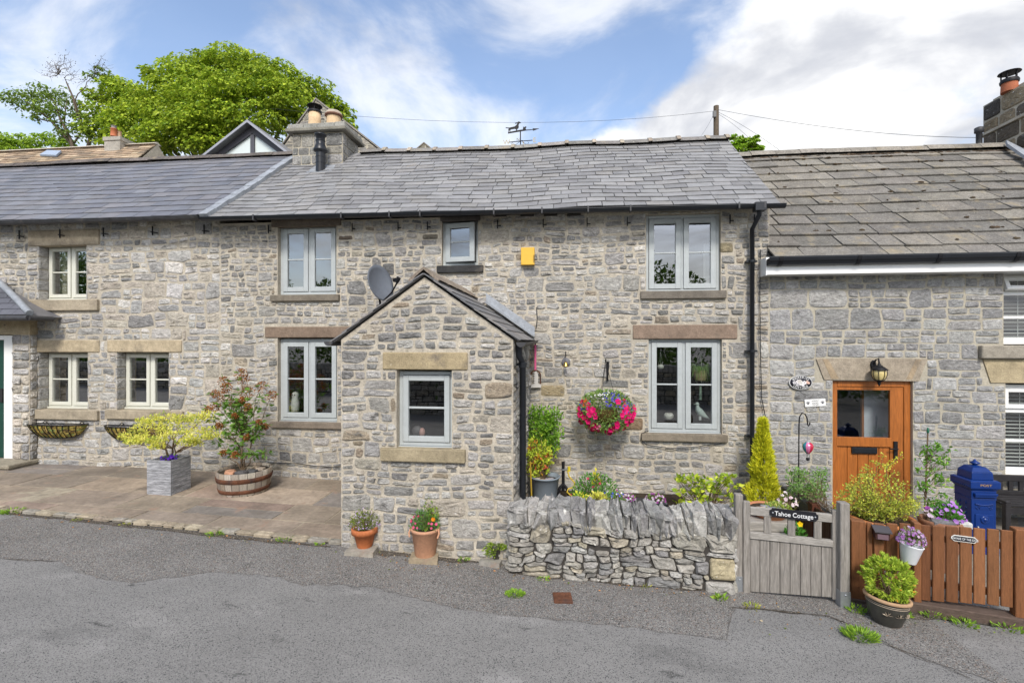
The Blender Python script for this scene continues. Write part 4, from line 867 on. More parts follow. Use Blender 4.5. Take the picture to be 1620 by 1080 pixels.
m = MB(); m.prism([on_roof(1590, 226, REY, REZ, RP, .10), on_roof(1640, 252, REY, REZ, RP, .10), on_roof(1640, 266, REY, REZ, RP, .10), on_roof(1592, 232, REY, REZ, RP, .10)], (0, -.03, .04)); m.build('lead_flashing', 'lead', rroof)

# ================================================================== buildings beyond
def gable_house(label, pxl, pxr, pya, pye, pxa, Y, depth, zbase, wallc, roofc, seed):
    t_ = thing('far_house', label, 'house', F(pxa, 540, Y) * Vector((1, 1, 0)) if False else (F(pxa, 300, Y).x, Y + depth / 2, 0))
    A = F(pxa, pya, Y); Lf = F(pxl, pye, Y); Rt = F(pxr, pye, Y); Pg = lambda u, v, n: Vector((u, Y - n, v))
    s1 = (A.z - Lf.z) / (A.x - Lf.x); s2 = (A.z - Rt.z) / (Rt.x - A.x); pls = [(-s1, 1, A.z - s1 * A.x), (s2, 1, A.z + s2 * A.x)]
    st = MB(); rubble(st, Pg, Lf.x, Rt.x, Lf.z - .1, A.z, planes=pls, seed=seed, hb=(.16, .26), wb=(.3, .5), gap=.008, prot=(.006, .014), pal=wallc)
    m = MB(); m.add([(Lf.x, Y, 0), (Rt.x, Y, 0), (Rt.x, Y, Rt.z), A, (Lf.x, Y, Lf.z)], [(0, 1, 2, 3, 4)]); m.add([(Rt.x, Y, 0), (Rt.x, Y + depth, 0), (Rt.x, Y + depth, Rt.z), (Rt.x, Y, Rt.z)], [(0, 1, 2, 3)]); m.add([(Lf.x, Y, 0), (Lf.x, Y + depth, 0), (Lf.x, Y + depth, Lf.z), (Lf.x, Y, Lf.z)], [(0, 1, 2, 3)])
    w = m.build('wall', 'mortar_grey', t_); st.build('stonework', 'stone', w)
    m = MB()
    for P_, sg in ((Lf, -1), (Rt, 1)):
        m.prism([A + Vector((0, -.04, .0)), P_ + Vector((sg * .12, -.04, -.03)), P_ + Vector((sg * .12, depth, -.03)), A + Vector((0, depth, .0))], (0, 0, .06), roofc)
    m.build('roof', 'tile', t_); return t_, A, Lf, Rt
gable_house('tall grey stone gable standing behind the middle cottage chimney', 432, 622, 158, 256, 500, 8.0, 6, 0, [(.25, .235, .20), (.29, .27, .23), (.21, .20, .18)], (.23, .215, .19), 81)
gable_house('small far stone gable end peeping over the middle roof ridge', 636, 706, 227, 258, 671, 15.0, 6, 0, [(.20, .19, .15), (.24, .22, .18)], (.22, .20, .16), 82)
# the glazed gable
GYY = 5.6; gl = thing('glazed_extension', 'dark framed glazed gable with triangular panes behind the left slate roof', 'extension', (F(398, 300, GYY).x, GYY + 2, 0))
A, Lf, Rt = F(399, 199, GYY), F(322, 258, GYY), F(474, 258, GYY)
def tri(P, k, o=Vector((0, 0, 0))): c = (A + Lf + Rt) / 3; return c + (P - c) * k
m = MB(); FR = (.075, .075, .088)
outer, inner = [A, Rt, Lf], [tri(A, .70), tri(Rt, .78), tri(Lf, .78)]
for i in range(3):
    j = (i + 1) % 3; q = [outer[i], outer[j], inner[j], inner[i]]; m.prism(q, (0, .12, 0), FR)
mx = inner[0].x; m.box(mx - .06, mx + .06, GYY + .01, GYY + .11, inner[1].z, inner[0].z - .03, FR); m.add([(Lf.x, GYY + .05, 0), (Rt.x, GYY + .05, 0), Rt + Vector((0, .05, 0)), Lf + Vector((0, .05, 0))], [(0, 1, 2, 3)], FR)
fr = m.build('frame', 'paint', gl)
for sg in (0, 1):
    m = MB(); q = [inner[0] + Vector((0, .06, 0)), Vector((mx, GYY + .06, inner[1].z)), (inner[1] if sg else inner[2]) + Vector((0, .06, 0))]; m.add(q, [(0, 1, 2)], (.52, .57, .55)); m.build('pane', mat('frosted_pane_%d' % sg, (.60, .66, .64), .12, spec=.6), gl)
m = MB()
for P_, sg in ((Lf, -1), (Rt, 1)): m.prism([A + Vector((0, -.2, .02)), P_ + Vector((sg * .15, -.2, -.1)), P_ + Vector((sg * .15, 3, -.1)), A + Vector((0, 3, .02))], (0, 0, .06), (.20, .20, .20))
m.build('roof', 'slate', gl)
m = MB()
for P_, sg in ((Lf, -1), (Rt, 1)): m.prism([A + Vector((0, -.23, .0)), P_ + Vector((sg * .15, -.23, -.12)), P_ + Vector((sg * .15, -.23, -.05)), A + Vector((0, -.23, .075))], (0, .03, 0), (.30, .31, .35))
m.build('bargeboard', 'paint', gl)
# brown roofed house far left
HY = 9.5; fh = thing('far_house', 'brown stone-roofed house with a squat chimney, behind the left slate roof', 'house', (F(60, 300, HY).x, HY + 2, 0))
m = MB(); rnd = random.Random(5); e0 = F(-60, 300, HY); z_e = e0.z; zrg = F(60, 238, HY + 2.6).z; xr_ = F(197, 255, HY + 1).x; ptc = math.atan2(zrg - z_e, 2.6)
slates(m, lambda s: -30, lambda s: xr_, HY, z_e, ptc, math.hypot(2.6, zrg - z_e), .19, (.3, .7), .02, [(.36, .27, .185), (.30, .225, .16), (.42, .33, .23), (.25, .2, .15)], rnd, var=.2)
m.add([(-30, HY, z_e - .02), (xr_, HY, z_e - .02), (xr_, HY + 2.6, zrg - .02), (-30, HY + 2.6, zrg - .02)], [(0, 1, 2, 3)], (.1, .08, .06)); m.add([(-30, HY + 2.6, zrg - .02), (xr_, HY + 2.6, zrg - .02), (xr_, HY + 5.2, z_e), (-30, HY + 5.2, z_e)], [(0, 1, 2, 3)], (.3, .22, .16)); r2 = m.build('roof', 'tile', fh)
m = MB(); m.prism([(-30, HY + 2.4, zrg - .03), (-30, HY + 2.8, zrg - .03), (-30, HY + 2.6, zrg + .09)], (xr_ + 30, 0, 0), (.48, .43, .36)); m.build('ridge_tiles', 'tile', r2)
m = MB(); m.add([(-30, HY + .3, 0), (xr_, HY + .3, 0), (xr_, HY + .3, z_e), (-30, HY + .3, z_e)], [(0, 1, 2, 3)]); m.add([(xr_, HY + .3, 0), (xr_, HY + 5, 0), (xr_, HY + 5, z_e), (xr_, HY + 2.6, zrg), (xr_, HY + .3, z_e)], [(0, 1, 2, 3, 4)]); m.build('wall', 'mortar', fh)
c0, c1 = F(165, 218, HY + 2.2), F(190, 218, HY + 2.2); m = MB(); m.box(c0.x, c1.x, HY + 2.2, HY + 3.0, c0.z - 1.2, c0.z, (.36, .335, .29)); m.box(c0.x - .04, c1.x + .04, HY + 2.16, HY + 3.04, c0.z - .14, c0.z + .02, (.33, .31, .27)); chm = m.build('chimney', 'gritstone', fh)
m = MB(); q = F(180, 216, HY + 2.5); m.lathe([(.13, 0), (.11, .30), (.13, .31), (.13, .34)], q, 14, (.50, .16, .07)); m.lathe([(.09, .34), (.10, .46), (.12, .47)], q, 12, (.3, .3, .3)); m.build('chimney_pot', 'paint', chm)
m = MB(); q = F(188, 217, HY + 2.7); m.lathe([(.11, 0), (.10, .24), (.11, .25)], q, 14, (.55, .36, .22)); m.build('chimney_pot', 'paint', chm)
rl = lambda px, py: on_roof(px, py, HY, z_e, ptc, .06); m = MB(); m.prism([rl(64, 247), rl(90, 248), rl(98, 241), rl(76, 240)], (0, -.04, .06), (.30, .36, .45)); m.build('rooflight', 'paint', r2)
fc = thing('far_chimney', 'lone small orange clay chimney pot just showing over the middle roof ridge', 'chimney', (F(740, 240, 5).x, 5.2, 0))
m = MB(); q = F(740, 244, 5); m.lathe([(.05, -.2), (.05, 0), (.065, .01), (.065, .05), (.05, .06)], q, 12, (.42, .17, .09)); m.build('chimney_pot', 'paint', fc); m = MB(); m.box(q.x - .3, q.x + .3, 4.9, 5.5, 2, q.z - .19, (.3, .28, .25)); m.build('stack', 'gritstone', fc)
# ================================================================== helpers for the small things
V = Vector
def rv(r=1.0):
    while True:
        v = V((R.uniform(-1, 1), R.uniform(-1, 1), R.uniform(-1, 1)))
        if .05 < v.length <= 1: return v * r
def rock(mb, c, s, col, e=5, n=12, k=7, am=.12, rot=0, seed=None, fl=.10):
    c = V(c); sd = R.uniform(0, 99); vs = []; cr, sr = math.cos(rot), math.sin(rot)
    pw = lambda x, q: math.copysign(abs(x) ** q, x)
    for i in range(k + 1):
        p = math.pi * i / k
        for j in range(n):
            t = 2 * math.pi * j / n; x = pw(math.sin(p), 2 / e) * pw(math.cos(t), 2 / e); y = pw(math.sin(p), 2 / e) * pw(math.sin(t), 2 / e); z = pw(math.cos(p), 2 / e)
            q = 1 + am * noise.noise(V((x * 1.7 + sd, y * 1.7, z * 1.7))) + am * .5 * noise.noise(V((x * 5 + sd, y * 5, z * 5)))
            X, Y = x * s[0] * q, y * s[1] * q; vs.append(c + V((X * cr - Y * sr, X * sr + Y * cr, z * s[2] * q)))
    fs = [(i * n + j, (i + 1) * n + j, (i + 1) * n + (j + 1) % n, i * n + (j + 1) % n) for i in range(k) for j in range(n)]
    mb.add(vs, fs, [jit(col, fl) for _ in fs])
def flower(mb, p, r, col, nrm, eye=None, n=5, cup=.25):
    p = V(p); nrm = V(nrm).normalized(); a = nrm.cross(V((.3, .2, .9))).normalized(); b = nrm.cross(a); vs = [p]
    for k in range(2 * n):
        t = math.pi * k / n; q = r * (1 if k % 2 == 0 else .74); vs.append(p + (a * math.cos(t) + b * math.sin(t)) * q + nrm * r * cup)
    mb.add(vs, [(0, 1 + k, 1 + (k + 1) % (2 * n)) for k in range(2 * n)], jit(col, .15))
    if eye: vs = [p + nrm * r * .12 + (a * math.cos(2.1 * k) + b * math.sin(2.1 * k)) * r * .22 for k in range(3)]; mb.add(vs, [(0, 1, 2)], eye)
def tuft(mb, p, r, n, size, cols, w=.5, up=.5, flat=1.0, cl=None, fill=.35):
    """a clump of leaves growing outwards from p"""
    p = V(p)
    for _ in range(n):
        d = rv(); d.z = d.z * flat; l = d.length ** fill; q = d.normalized() * l; q.z *= flat
        out_ = d.normalized() + V((R.gauss(0, .5), R.gauss(0, .5), R.gauss(0, .4) + up))
        mb.leaf(p + q * r, out_, size * R.uniform(.7, 1.25), jit(R.choice(cols), .22), w)
def stems(mb, a, b, r, n=4, wob=.05, c=(.2, .14, .09), r2=None):
    a, b = V(a), V(b); pts = []
    for i in range(n + 1):
        t = i / n; q = a.lerp(b, t)
        if 0 < i < n: q += V((R.uniform(-wob, wob), R.uniform(-wob, wob), R.uniform(-wob, wob) * .4))
        pts.append(q)
    mb.tube(pts, [r + ((r2 if r2 is not None else r * .4) - r) * i / n for i in range(n + 1)], 6, c); return pts
def pot(t_, o, r0, r1, h, mname, lip=.03, lipw=.012, name='pot', c=(.5, .5, .5), soil=True, wall=.02, n=28):
    m = MB(); o = V(o)
    m.lathe([(r0 * .98, 0), (r0, .004), (r0 + (r1 - r0) * (1 - lip / h), h - lip), (r1 + lipw, h - lip + .004), (r1 + lipw, h - .004), (r1 + lipw * .5, h), (r1 - wall, h), (r1 - wall, h - .05)], o, n, c)
    p = m.build(name, mname, t_)
    if soil:
        s = MB(); s.lathe([(.001, h - .035), (r1 - wall + .002, h - .045)][::-1], o, n, (.05, .04, .03)); s.build('compost', 'soil', t_)
    return p
GR = [(.075, .155, .022), (.10, .20, .03), (.055, .12, .02), (.13, .24, .035)]
YG = [(.36, .40, .05), (.46, .46, .06), (.28, .34, .04), (.20, .27, .035)]

# ================================================================== left forecourt
g0 = G(270, 788); x1 = g0.x; x0 = F(232, 784, g0.y).x; yd = g0.y + .36; zb = g0.z + .035; zt = F(270, 729, g0.y).z
t_ = thing('square_planter', 'tall square grey-silver timber planter holding the yellow shrub', 'planter', ((x0 + x1) / 2, (g0.y + yd) / 2, g0.z))
m = MB(); w = .028; nb = 4; hh = (zt - zb) / nb
m.box(x0, x1, g0.y, g0.y + w, zb, zt); m.box(x0, x1, yd - w, yd, zb, zt); m.box(x0, x0 + w, g0.y + w, yd - w, zb, zt); m.box(x1 - w, x1, g0.y + w, yd - w, zb, zt); m.box(x0 + w, x1 - w, g0.y + w, yd - w, zb, zb + .02)
m.build('box', 'wood_silver', t_, bevel=.004)
m = MB(); m.box(x0 + w, x1 - w, g0.y + w, yd - w, zt - .07, zt - .05); m.build('compost', 'soil', t_)
for (a, b) in ((x0 + .02, x0 + .16), (x0 + .18, x1 - .0)): m = MB(); m.box(a, b, g0.y + .01, g0.y + .11, g0.z - .01, zb - .002, (.27, .25, .22)); m.build('foot', 'sett', t_, bevel=.006)
m = MB(); m.box(x1 - .12, x1, yd - .13, yd - .01, g0.z - .01, zb - .002, (.33, .27, .2)); m.build('foot', 'sett', t_, bevel=.006)
sh = thing('yellow_shrub', 'spreading yellow-leaved shrub in flat tiers, in the square grey planter', 'shrub', ((x0 + x1) / 2, (g0.y + yd) / 2, zt - .05))
ym = (g0.y + yd) / 2; base = V(((x0 + x1) / 2, ym, zt - .05)); tw = MB(); lv = MB(); lob = []
clumps = [(207, 690, -.1, 14), (222, 680, 0, 18), (240, 668, .1, 16), (232, 693, -.15, 16), (255, 660, .2, 14), (262, 676, .0, 17), (280, 668, .1, 15), (250, 697, -.2, 12), (272, 690, -.2, 14), (292, 660, .1, 12), (300, 676, 0, 16), (318, 664, .1, 15), (325, 657, .15, 10), (310, 690, -.15, 12), (328, 684, .05, 12), (295, 700, -.2, 9), (248, 706, -.25, 7), (310, 701, -.1, 6), (338, 690, .1, 9), (212, 698, -.15, 9), (226, 668, .2, 9)]
fork = [base + V((-.05, 0, .16)), base + V((.03, .02, .18)), base + V((.1, 0, .12))]
for f_ in fork: stems(tw, base, f_, .017, 3, .015, r2=.012)
for (a, b, dy, r) in clumps:
    q = F(a, b, ym + dy); f_ = min(fork, key=lambda z: (z - q).length); stems(tw, f_, q - V((0, 0, .02)), .009, 4, .03, r2=.003)
    rr = r * .0095
    for _ in range(13):
        o = rv(rr * 1.12); o.z *= .40; tuft(lv, q + o, .042, 14, .042, [(.43, .45, .10), (.50, .50, .16), (.38, .42, .07), (.44, .45, .09)] if R.random() < .80 else [(.16, .23, .035), (.24, .30, .05)], .34, up=.9, flat=.7)
tw.build('branches', 'twig', sh); lv.build('foliage', 'leaf', sh)
pf = thing('pansies', 'small clump of violet flowers at the foot of the yellow shrub', 'flowers', base + V((.1, -.05, 0)))
m = MB(); tuft(m, base + V((.10, -.07, .03)), .07, 50, .04, GR, up=.8); m.build('foliage', 'leaf', pf); m = MB()
for _ in range(26): flower(m, base + V((.08, -.07, .055)) + V((R.uniform(-.09, .09), R.uniform(-.06, .06), R.uniform(-.02, .04))), .022, (.09, .02, .36), (R.uniform(-.4, .4), -1, .5))
m.build('flowers', 'petal', pf)
# half barrel
gb = G(387, 779); rb = (F(426, 740, gb.y).x - F(347, 740, gb.y).x) / 2 * .93; hb_ = .36; cb_ = V((gb.x, gb.y, gb.z - .01))
t_ = thing('half_barrel', 'oak half-barrel planter with rusty iron hoops', 'planter', cb_)
prof = [(rb * .84, 0), (rb * .93, hb_ * .35), (rb * .985, hb_ * .7), (rb, hb_), (rb - .03, hb_), (rb - .035, hb_ - .06)]
m = MB(); ns = 22
for k in range(ns):
    c = jit(R.choice([(.29, .235, .18), (.22, .18, .14), (.34, .30, .245), (.26, .22, .18)]), .15); t0, t1 = 2 * math.pi * k / ns + .008, 2 * math.pi * (k + 1) / ns - .008; vs = []
    for (r, z) in prof: vs += [cb_ + V((r * math.cos(t0), r * math.sin(t0), z)), cb_ + V((r * math.cos((t0 + t1) / 2) * 1.004, r * math.sin((t0 + t1) / 2) * 1.004, z)), cb_ + V((r * math.cos(t1), r * math.sin(t1), z))]
    m.add(vs, [(3 * i + j, 3 * i + j + 1, 3 * i + j + 4, 3 * i + j + 3) for i in range(len(prof) - 1) for j in (0, 1)], c, 0, True)
m.lathe([(rb * .86, .01), (rb * .9, hb_ * .3), (rb * .94, hb_ * .9)], cb_, 30, (.05, .04, .03)); m.build('staves', 'barrel', t_)
for z0, z1, k0, k1 in ((.62, .80, .972, 1.0), (.20, .36, .888, .935), (.0, .09, .842, .868)): m = MB(); m.lathe([(rb * k0 + .002, hb_ * z0), (rb * k0 + .007, hb_ * z0 + .002), (rb * k1 + .007, hb_ * z1 - .002), (rb * k1 + .002, hb_ * z1)], cb_, 36, (.1, .05, .03)); m.build('hoop', 'rust', t_)
m = MB(); m.lathe([(rb - .03, hb_ - .05), (.001, hb_ - .045)], cb_, 30)
m.build('compost', 'soil', t_)
m = MB()
for (dx, dy, c, s) in ((-.10, -.16, (.45, .24, .15), .07), (-.16, -.08, (.40, .22, .14), .06), (.06, -.14, (.09, .085, .085), .08), (.15, -.05, (.08, .08, .08), .07), (.18, .1, (.4, .33, .26), .06), (0, .1, (.42, .36, .28), .06), (.05, .18, (.38, .3, .22), .05)): rock(m, cb_ + V((dx, dy, hb_ - .03)), (s, s * .8, s * .45), c)
m.build('stones', 'sett', t_)
sh = thing('lilac_shrub', 'leggy green shrub with rust-brown faded flower heads, in the oak half-barrel', 'shrub', cb_ + V((-.03, 0, hb_ - .05)))
base = cb_ + V((-.05, .02, hb_ - .06)); Yb = base.y; tw = MB(); lv = MB(); fl = MB()
heads = [(382, 590, 0), (386, 600, .05), (354, 602, -.05), (358, 612, -.1), (340, 622, -.12), (351, 625, .1), (414, 610, 0), (430, 624, .1), (329, 647, .05), (341, 642, -.1), (371, 658, -.15), (391, 619, .1), (347, 673, .0), (409, 668, -.1), (420, 674, .05), (390, 691, -.15), (353, 716, -.15), (372, 719, -.2), (367, 636, .1), (392, 643, -.1), (378, 640, .12), (383, 632, -.06)]
tops = [base + V((-.10, .02, .42)), base + V((.0, .0, .50)), base + V((.13, .02, .45)), base + V((-.2, 0, .25)), base + V((.2, 0, .25))]
for q in tops[:3]: stems(tw, base, q, .013, 5, .03, r2=.008)
stems(tw, base, tops[3], .009, 4, .03, r2=.005); stems(tw, base, tops[4], .009, 4, .03, r2=.005)
for (a, b, dy) in heads:
    q = F(a, b, Yb + dy); f_ = min(tops, key=lambda z: (z - q).length + (0 if z.z < q.z else .3)); pts = stems(tw, f_, q, .006, 4, .03, r2=.003)
    big = R.uniform(.7, 1.2) * (1.25 if b < 630 else .85)
    for _ in range(150):
        o = rv(.075 * big); o.z *= 1.05; fl.leaf(q + o * (1 - max(0, o.z) * 4), rv(), .022, jit(R.choice([(.27, .095, .025), (.36, .14, .035), (.20, .07, .02), (.42, .20, .06)]), .25), .8)
    for p_ in pts[1:]:
        for _ in range(5): d = rv(); d.z = abs(d.z) * .3; d.normalize(); lv.leaf(p_ + d * .03, d + V((0, 0, -.15)), R.uniform(.06, .10), jit(R.choice(GR[:2] + [(.06, .14, .02)]), .25), .42)
for _ in range(17):
    q = F(R.uniform(332, 428), R.uniform(628, 725), Yb + R.uniform(-.2, .15)); f_ = min(tops + [base], key=lambda z: (z - q).length); pts = stems(tw, f_, q, .005, 3, .03, r2=.0025)
    for p_ in pts[1:] + pts[-1:]:
        for _ in range(6): d = rv(); d.z = d.z * .4; d.normalize(); lv.leaf(p_ + d * .03, d + V((0, 0, -.2)), R.uniform(.06, .105), jit(R.choice(GR[:3]), .25), .42)
tw.build('branches', 'twig', sh); lv.build('foliage', 'leaf', sh); fl.build('flower_heads', 'petal', sh)
# wire hayrack baskets below the left windows
a, b = F(51, 672, 0), F(143, 693, 0); L_ = b.x - a.x; H_ = .235; D_ = .20; zt = F(97, 669, 0).z
hr = thing('hayrack_basket', 'moss-lined black wire hayrack basket under the leftmost lower window', 'basket', ((a.x + b.x) / 2, 0, zt), 'hayrack baskets under the windows')
def hay(s, h, k=1.0):
    """s along 0..1, h 0 (bottom) .. 1 (rim) on the swelling front of the basket"""
    e = 1 - (1 - math.sin(math.pi * min(1, max(0, s)) )) * .0
    endk = (1 - abs(2 * s - 1) ** 3.2)
    return V((a.x + L_ * s + (.5 - s) * L_ * .16 * (1 - h), -.03 - D_ * k * (endk ** .6) * (.35 + .65 * math.sin(h * math.pi / 2)), zt - H_ * (1 - h) * (.45 + .55 * endk ** .5)))
m = MB(); nu, nv = 26, 7
vs = [hay(i / nu, j / nv, .95) + V((0, R.uniform(-.008, .008), R.uniform(-.012, .004) if j == nv else 0)) for j in range(nv + 1) for i in range(nu + 1)]
fs = [(j * (nu + 1) + i, j * (nu + 1) + i + 1, (j + 1) * (nu + 1) + i + 1, (j + 1) * (nu + 1) + i) for j in range(nv) for i in range(nu)]
m.add(vs, fs, [jit(R.choice([(.36, .27, .07), (.42, .31, .10), (.24, .20, .06), (.20, .24, .08), (.14, .10, .05)]), .25) for _ in fs])
m.add([hay(i / nu, 1, .95) + V((0, 0, -.04)) for i in range(nu + 1)] + [V((a.x + L_ * i / nu, -.03, zt - .04)) for i in range(nu + 1)], [(i, i + 1, nu + 2 + i, nu + 1 + i) for i in range(nu)], (.05, .05, .03)); m.build('moss_liner', 'moss', hr)
m = MB()
for i in range(1, 12): s = i / 12; m.tube([hay(s, 1), hay(s, .8, 1.03), hay(s, .5, 1.05), hay(s, .22, 1.05), hay(s, 0, 1.02)], .0055, 5)
for h in (1, 0.02): m.tube([hay(i / 18, h, 1.03) for i in range(19)], .007, 5)
m.tube([V((a.x, -.035, zt)), V((b.x, -.035, zt))], .008, 5)
for s in (.27, .9): x = a.x + L_ * s; m.tube([V((x - .05, -.04, zt)), V((x, -.045, zt + .045)), V((x + .05, -.04, zt))], .007, 5)
m.build('wire_frame', 'iron', hr)
h2 = copy_tree(hr, (F(171, 680, 0).x - a.x, 0, -.005)); h2['label'] = 'moss-lined black wire hayrack basket partly hidden behind the yellow shrub'

# ================================================================== pots by the porch
def slab(name, pxc, pyc, w, d, h, label, col, rot=0):
    c = G(pxc, pyc); m = MB(); s = one_slab = [(-w / 2, -d / 2), (w / 2, -d / 2), (w / 2 * .96, d / 2), (-w / 2 * .97, d / 2)]
    q = Matrix.Rotation(rot, 4, 'Z'); m.prism([c + q @ V((x + R.uniform(-.01, .01), y, -.02)) for x, y in s], (0, 0, h + .02), col); o = m.build(name, 'flag', None, origin=c, bevel=.008, seg=2); tag(o, label, 'slab'); return c, c.z + h
c, zt = slab('stone_slab', 575, 872, .30, .27, .05, 'small square stone slab under the terracotta pot by the porch corner', (.30, .275, .23), .05)
t_ = thing('flower_pot', 'orange terracotta pot with a ribbed rim, leftmost of the pots by the porch', 'flower pot', c + V((0, 0, .05)))
sc = .0063; rr = 22 * sc; pot(t_, (c.x + .005, c.y + .02, zt), 12.5 * sc, rr - .012, .205, 'terra', .06, .012, c=(.42, .135, .05))
def low_plant(name, label, cat, c, rx, ry, h, n, cols, fl=None, nf=0, fr=.012, size=.035, w=.4, eye=None, up=.8, twigs=14, lm='leaf', fz=(.65, 1.05)):
    t2 = thing(name, label, cat, c); lv = MB(); tw = MB(); c = V(c)
    for _ in range(twigs): d = rv(); stems(tw, c, c + V((d.x * rx * .8, d.y * ry * .8, h * R.uniform(.5, .95))), .004, 3, .02, (.1, .12, .04), .002)
    for _ in range(n):
        d = rv(); k = abs(d.z); q = c + V((d.x * rx, d.y * ry, h * (.12 + .88 * k)))
        dd = V((d.x, d.y, 0)) * .8 + V((R.gauss(0, .4), R.gauss(0, .4), up)); lv.leaf(q, dd, size * R.uniform(.7, 1.3), jit(R.choice(cols), .25), w)
    tw.build('stems', 'twig', t2); lv.build('foliage', lm, t2)
    if nf:
        f = MB()
        for _ in range(nf):
            if nf <= 30: f = MB()
            d = rv(); d.z = abs(d.z); d.normalize(); q = c + V((d.x * rx * 1.03, d.y * ry * 1.03, h * (.15 + R.uniform(*fz) * .9 * max(.2, d.z)))); cc = R.choice(fl)
            flower(f, q, fr * R.uniform(.75, 1.25), cc, d + V((0, -.8, .3)), eye)
            if nf <= 30: f.build('flower', 'petal', t2)
        if nf > 30: tag(f.build('flowers', 'petal', t2), kind='stuff')
    return t2
low_plant('thyme_plant', 'bushy green plant dotted with pale mauve flowers, in the orange terracotta pot', 'plant', (c.x + .005, c.y + .02, zt + .175), .165, .14, .225, 900, [(.12, .16, .03), (.15, .19, .04), (.08, .12, .025)], [(.50, .38, .58), (.42, .30, .52)], 95, .0068, .026, .35)
c, zt = slab('stone_slab', 672, 884, .29, .26, .045, 'buff stone slab under the tall clay pot below the porch window', (.30, .245, .165), .12)
t_ = thing('flower_pot', 'tall pinkish clay pot with worn rope-edged rim, below the porch window', 'flower pot', c + V((0, 0, .045)))
cc_ = (.50, .27, .165); pp = pot(t_, (c.x, c.y + .02, zt), .108, .148, .285, 'terra', .03, .006, c=cc_)
for sx in (-1, 1):
    m = MB(); m.tube([V((c.x + sx * .150, c.y - .0, zt + .285)), V((c.x + sx * .162, c.y - .03, zt + .24)), V((c.x + sx * .150, c.y - .05, zt + .20))], .009, 6, cc_); m.build('pot_handle', 'terra', t_)
P1 = V((c.x, c.y + .02, zt + .25))
low_plant('flowering_plant', 'feathery green plant with pink and orange blooms, in the tall clay pot', 'plant', P1, .155, .13, .225, 760, [(.07, .17, .035), (.10, .22, .04), (.06, .13, .04)], [(.62, .06, .16), (.65, .10, .22)], 13, .016, .034, .3)
t2 = thing('marigold_plant', 'upright yellow-green sprig with one orange bloom, at the back of the tall clay pot', 'plant', P1 + V((.06, .06, 0))); lv = MB(); tw = MB()
for (dx, dy, h) in ((.03, .06, .30), (.10, .05, .19), (.14, .03, .17), (.07, .04, .24)):
    pts = stems(tw, P1, P1 + V((dx, dy, h)), .004, 5, .012, (.12, .18, .04), .002)
    for p_ in pts[1:]: tuft(lv, p_, .03, 14, .038, [(.20, .28, .045), (.15, .24, .04)], .4)
tw.build('stems', 'twig', t2); lv.build('foliage', 'leaf', t2); m = MB(); flower(m, P1 + V((.10, -.05, .14)), .024, (.75, .22, .01), (0, -1, .3), n=7); m.build('flower', 'petal', t2)
c, zt = slab('stone_slab', 778, 890, .23, .22, .05, 'grey stone slab under the small dark pot at the foot of the dry stone wall', (.27, .255, .225), -.12)
t_ = thing('flower_pot', 'small dark glazed pot smothered by moss and trailing green', 'flower pot', c + V((0, 0, .05))); pc_ = V((c.x + .045, c.y + .03, zt))
pot(t_, pc_, .055, .072, .13, 'glaze', .02, .004)
lv = MB(); t2 = thing('trailing_plant', 'feathery light green plant spilling over the small dark pot', 'plant', pc_ + V((0, 0, .11)))
for _ in range(800):
    t = R.uniform(0, 6.28); rr_ = .135 * R.random() ** .6; q = pc_ + V((rr_ * math.cos(t), rr_ * math.sin(t) * .8, .13 + .035 * (1 - (rr_ / .14) ** 2) - (.10 * R.random() if rr_ > .08 and math.cos(t) < .1 else 0))); lv.leaf(q, V((math.cos(t), math.sin(t), R.uniform(-.3, .9))), .038, jit(R.choice([(.18, .27, .035), (.24, .33, .06), (.13, .21, .03)]), .2), .42)
lv.build('foliage', 'leaf', t2)

# ================================================================== dry stone wall
A = G(803, 906); B = G(1166, 939); dW = (B - A); dW.z = 0; LW = dW.length; dW.normalize(); nW = V((dW.y, -dW.x, 0))
wt = F(803, 824, A.y).z; TH = .40
t_ = thing('dry_stone_wall', 'dry stone garden wall topped with upright coping stones', 'wall', A + dW * LW / 2)
PW_ = lambda u, v, n: A * 1.0 + dW * u + nW * n + V((0, 0, v - A.z))
zA, zB = zg(A.x) - .06, F(1166, 826, B.y).z
def pick_dry(rnd, q): return jit(rnd.choice([(.33, .315, .28), (.28, .27, .245), (.37, .35, .31), (.33, .31, .27), (.25, .245, .235), (.42, .405, .37), (.36, .325, .255), (.38, .37, .345)]), .16, rnd)
bb = (LW - .25, LW - .01, zg(1.5) + .115, zg(1.5) + .33); b2 = (LW - .30, LW - .01, zg(1.5) - .06, zg(1.5) + .110)
st = MB(); one_stone(st, PW_, *b2, (.36, .345, .315), R, .004, .03, rough=1.0, e=6); one_stone(st, PW_, *bb, (.42, .36, .235), R, .004, .022, rough=.5, e=8); rubble(st, PW_, 0, LW, zA, wt, [bb, b2], seed=91, hb=(.075, .17), wb=(.14, .42), gap=.0022, prot=(.014, .036), split=.62, warpa=.055, rough=1.35, sm=.55, e=(3.2, 8), pick=pick_dry)
PWe = lambda u, v, n: A + dW * (LW + n - .01) - nW * u + V((0, 0, v - A.z)); PWs = lambda u, v, n: A - dW * (n - .01) - nW * (TH - u) + V((0, 0, v - A.z)); PWb = lambda u, v, n: A + dW * (LW - u) - nW * (TH + n) + V((0, 0, v - A.z))
rubble(st, PWe, 0, TH, zA, wt, seed=92, hb=(.09, .18), wb=(.2, .4), gap=.004, prot=(.02, .04), split=.2, pick=pick_dry); rubble(st, PWs, 0, TH, zA, wt, seed=93, hb=(.09, .18), wb=(.2, .4), gap=.004, prot=(.02, .04), split=.2, pick=pick_dry); rubble(st, PWb, 0, LW, .0, wt, seed=94, hb=(.08, .16), wb=(.15, .4), gap=.004, prot=(.02, .04), split=.3, pick=pick_dry)
st.build('stonework', 'drystone', t_)
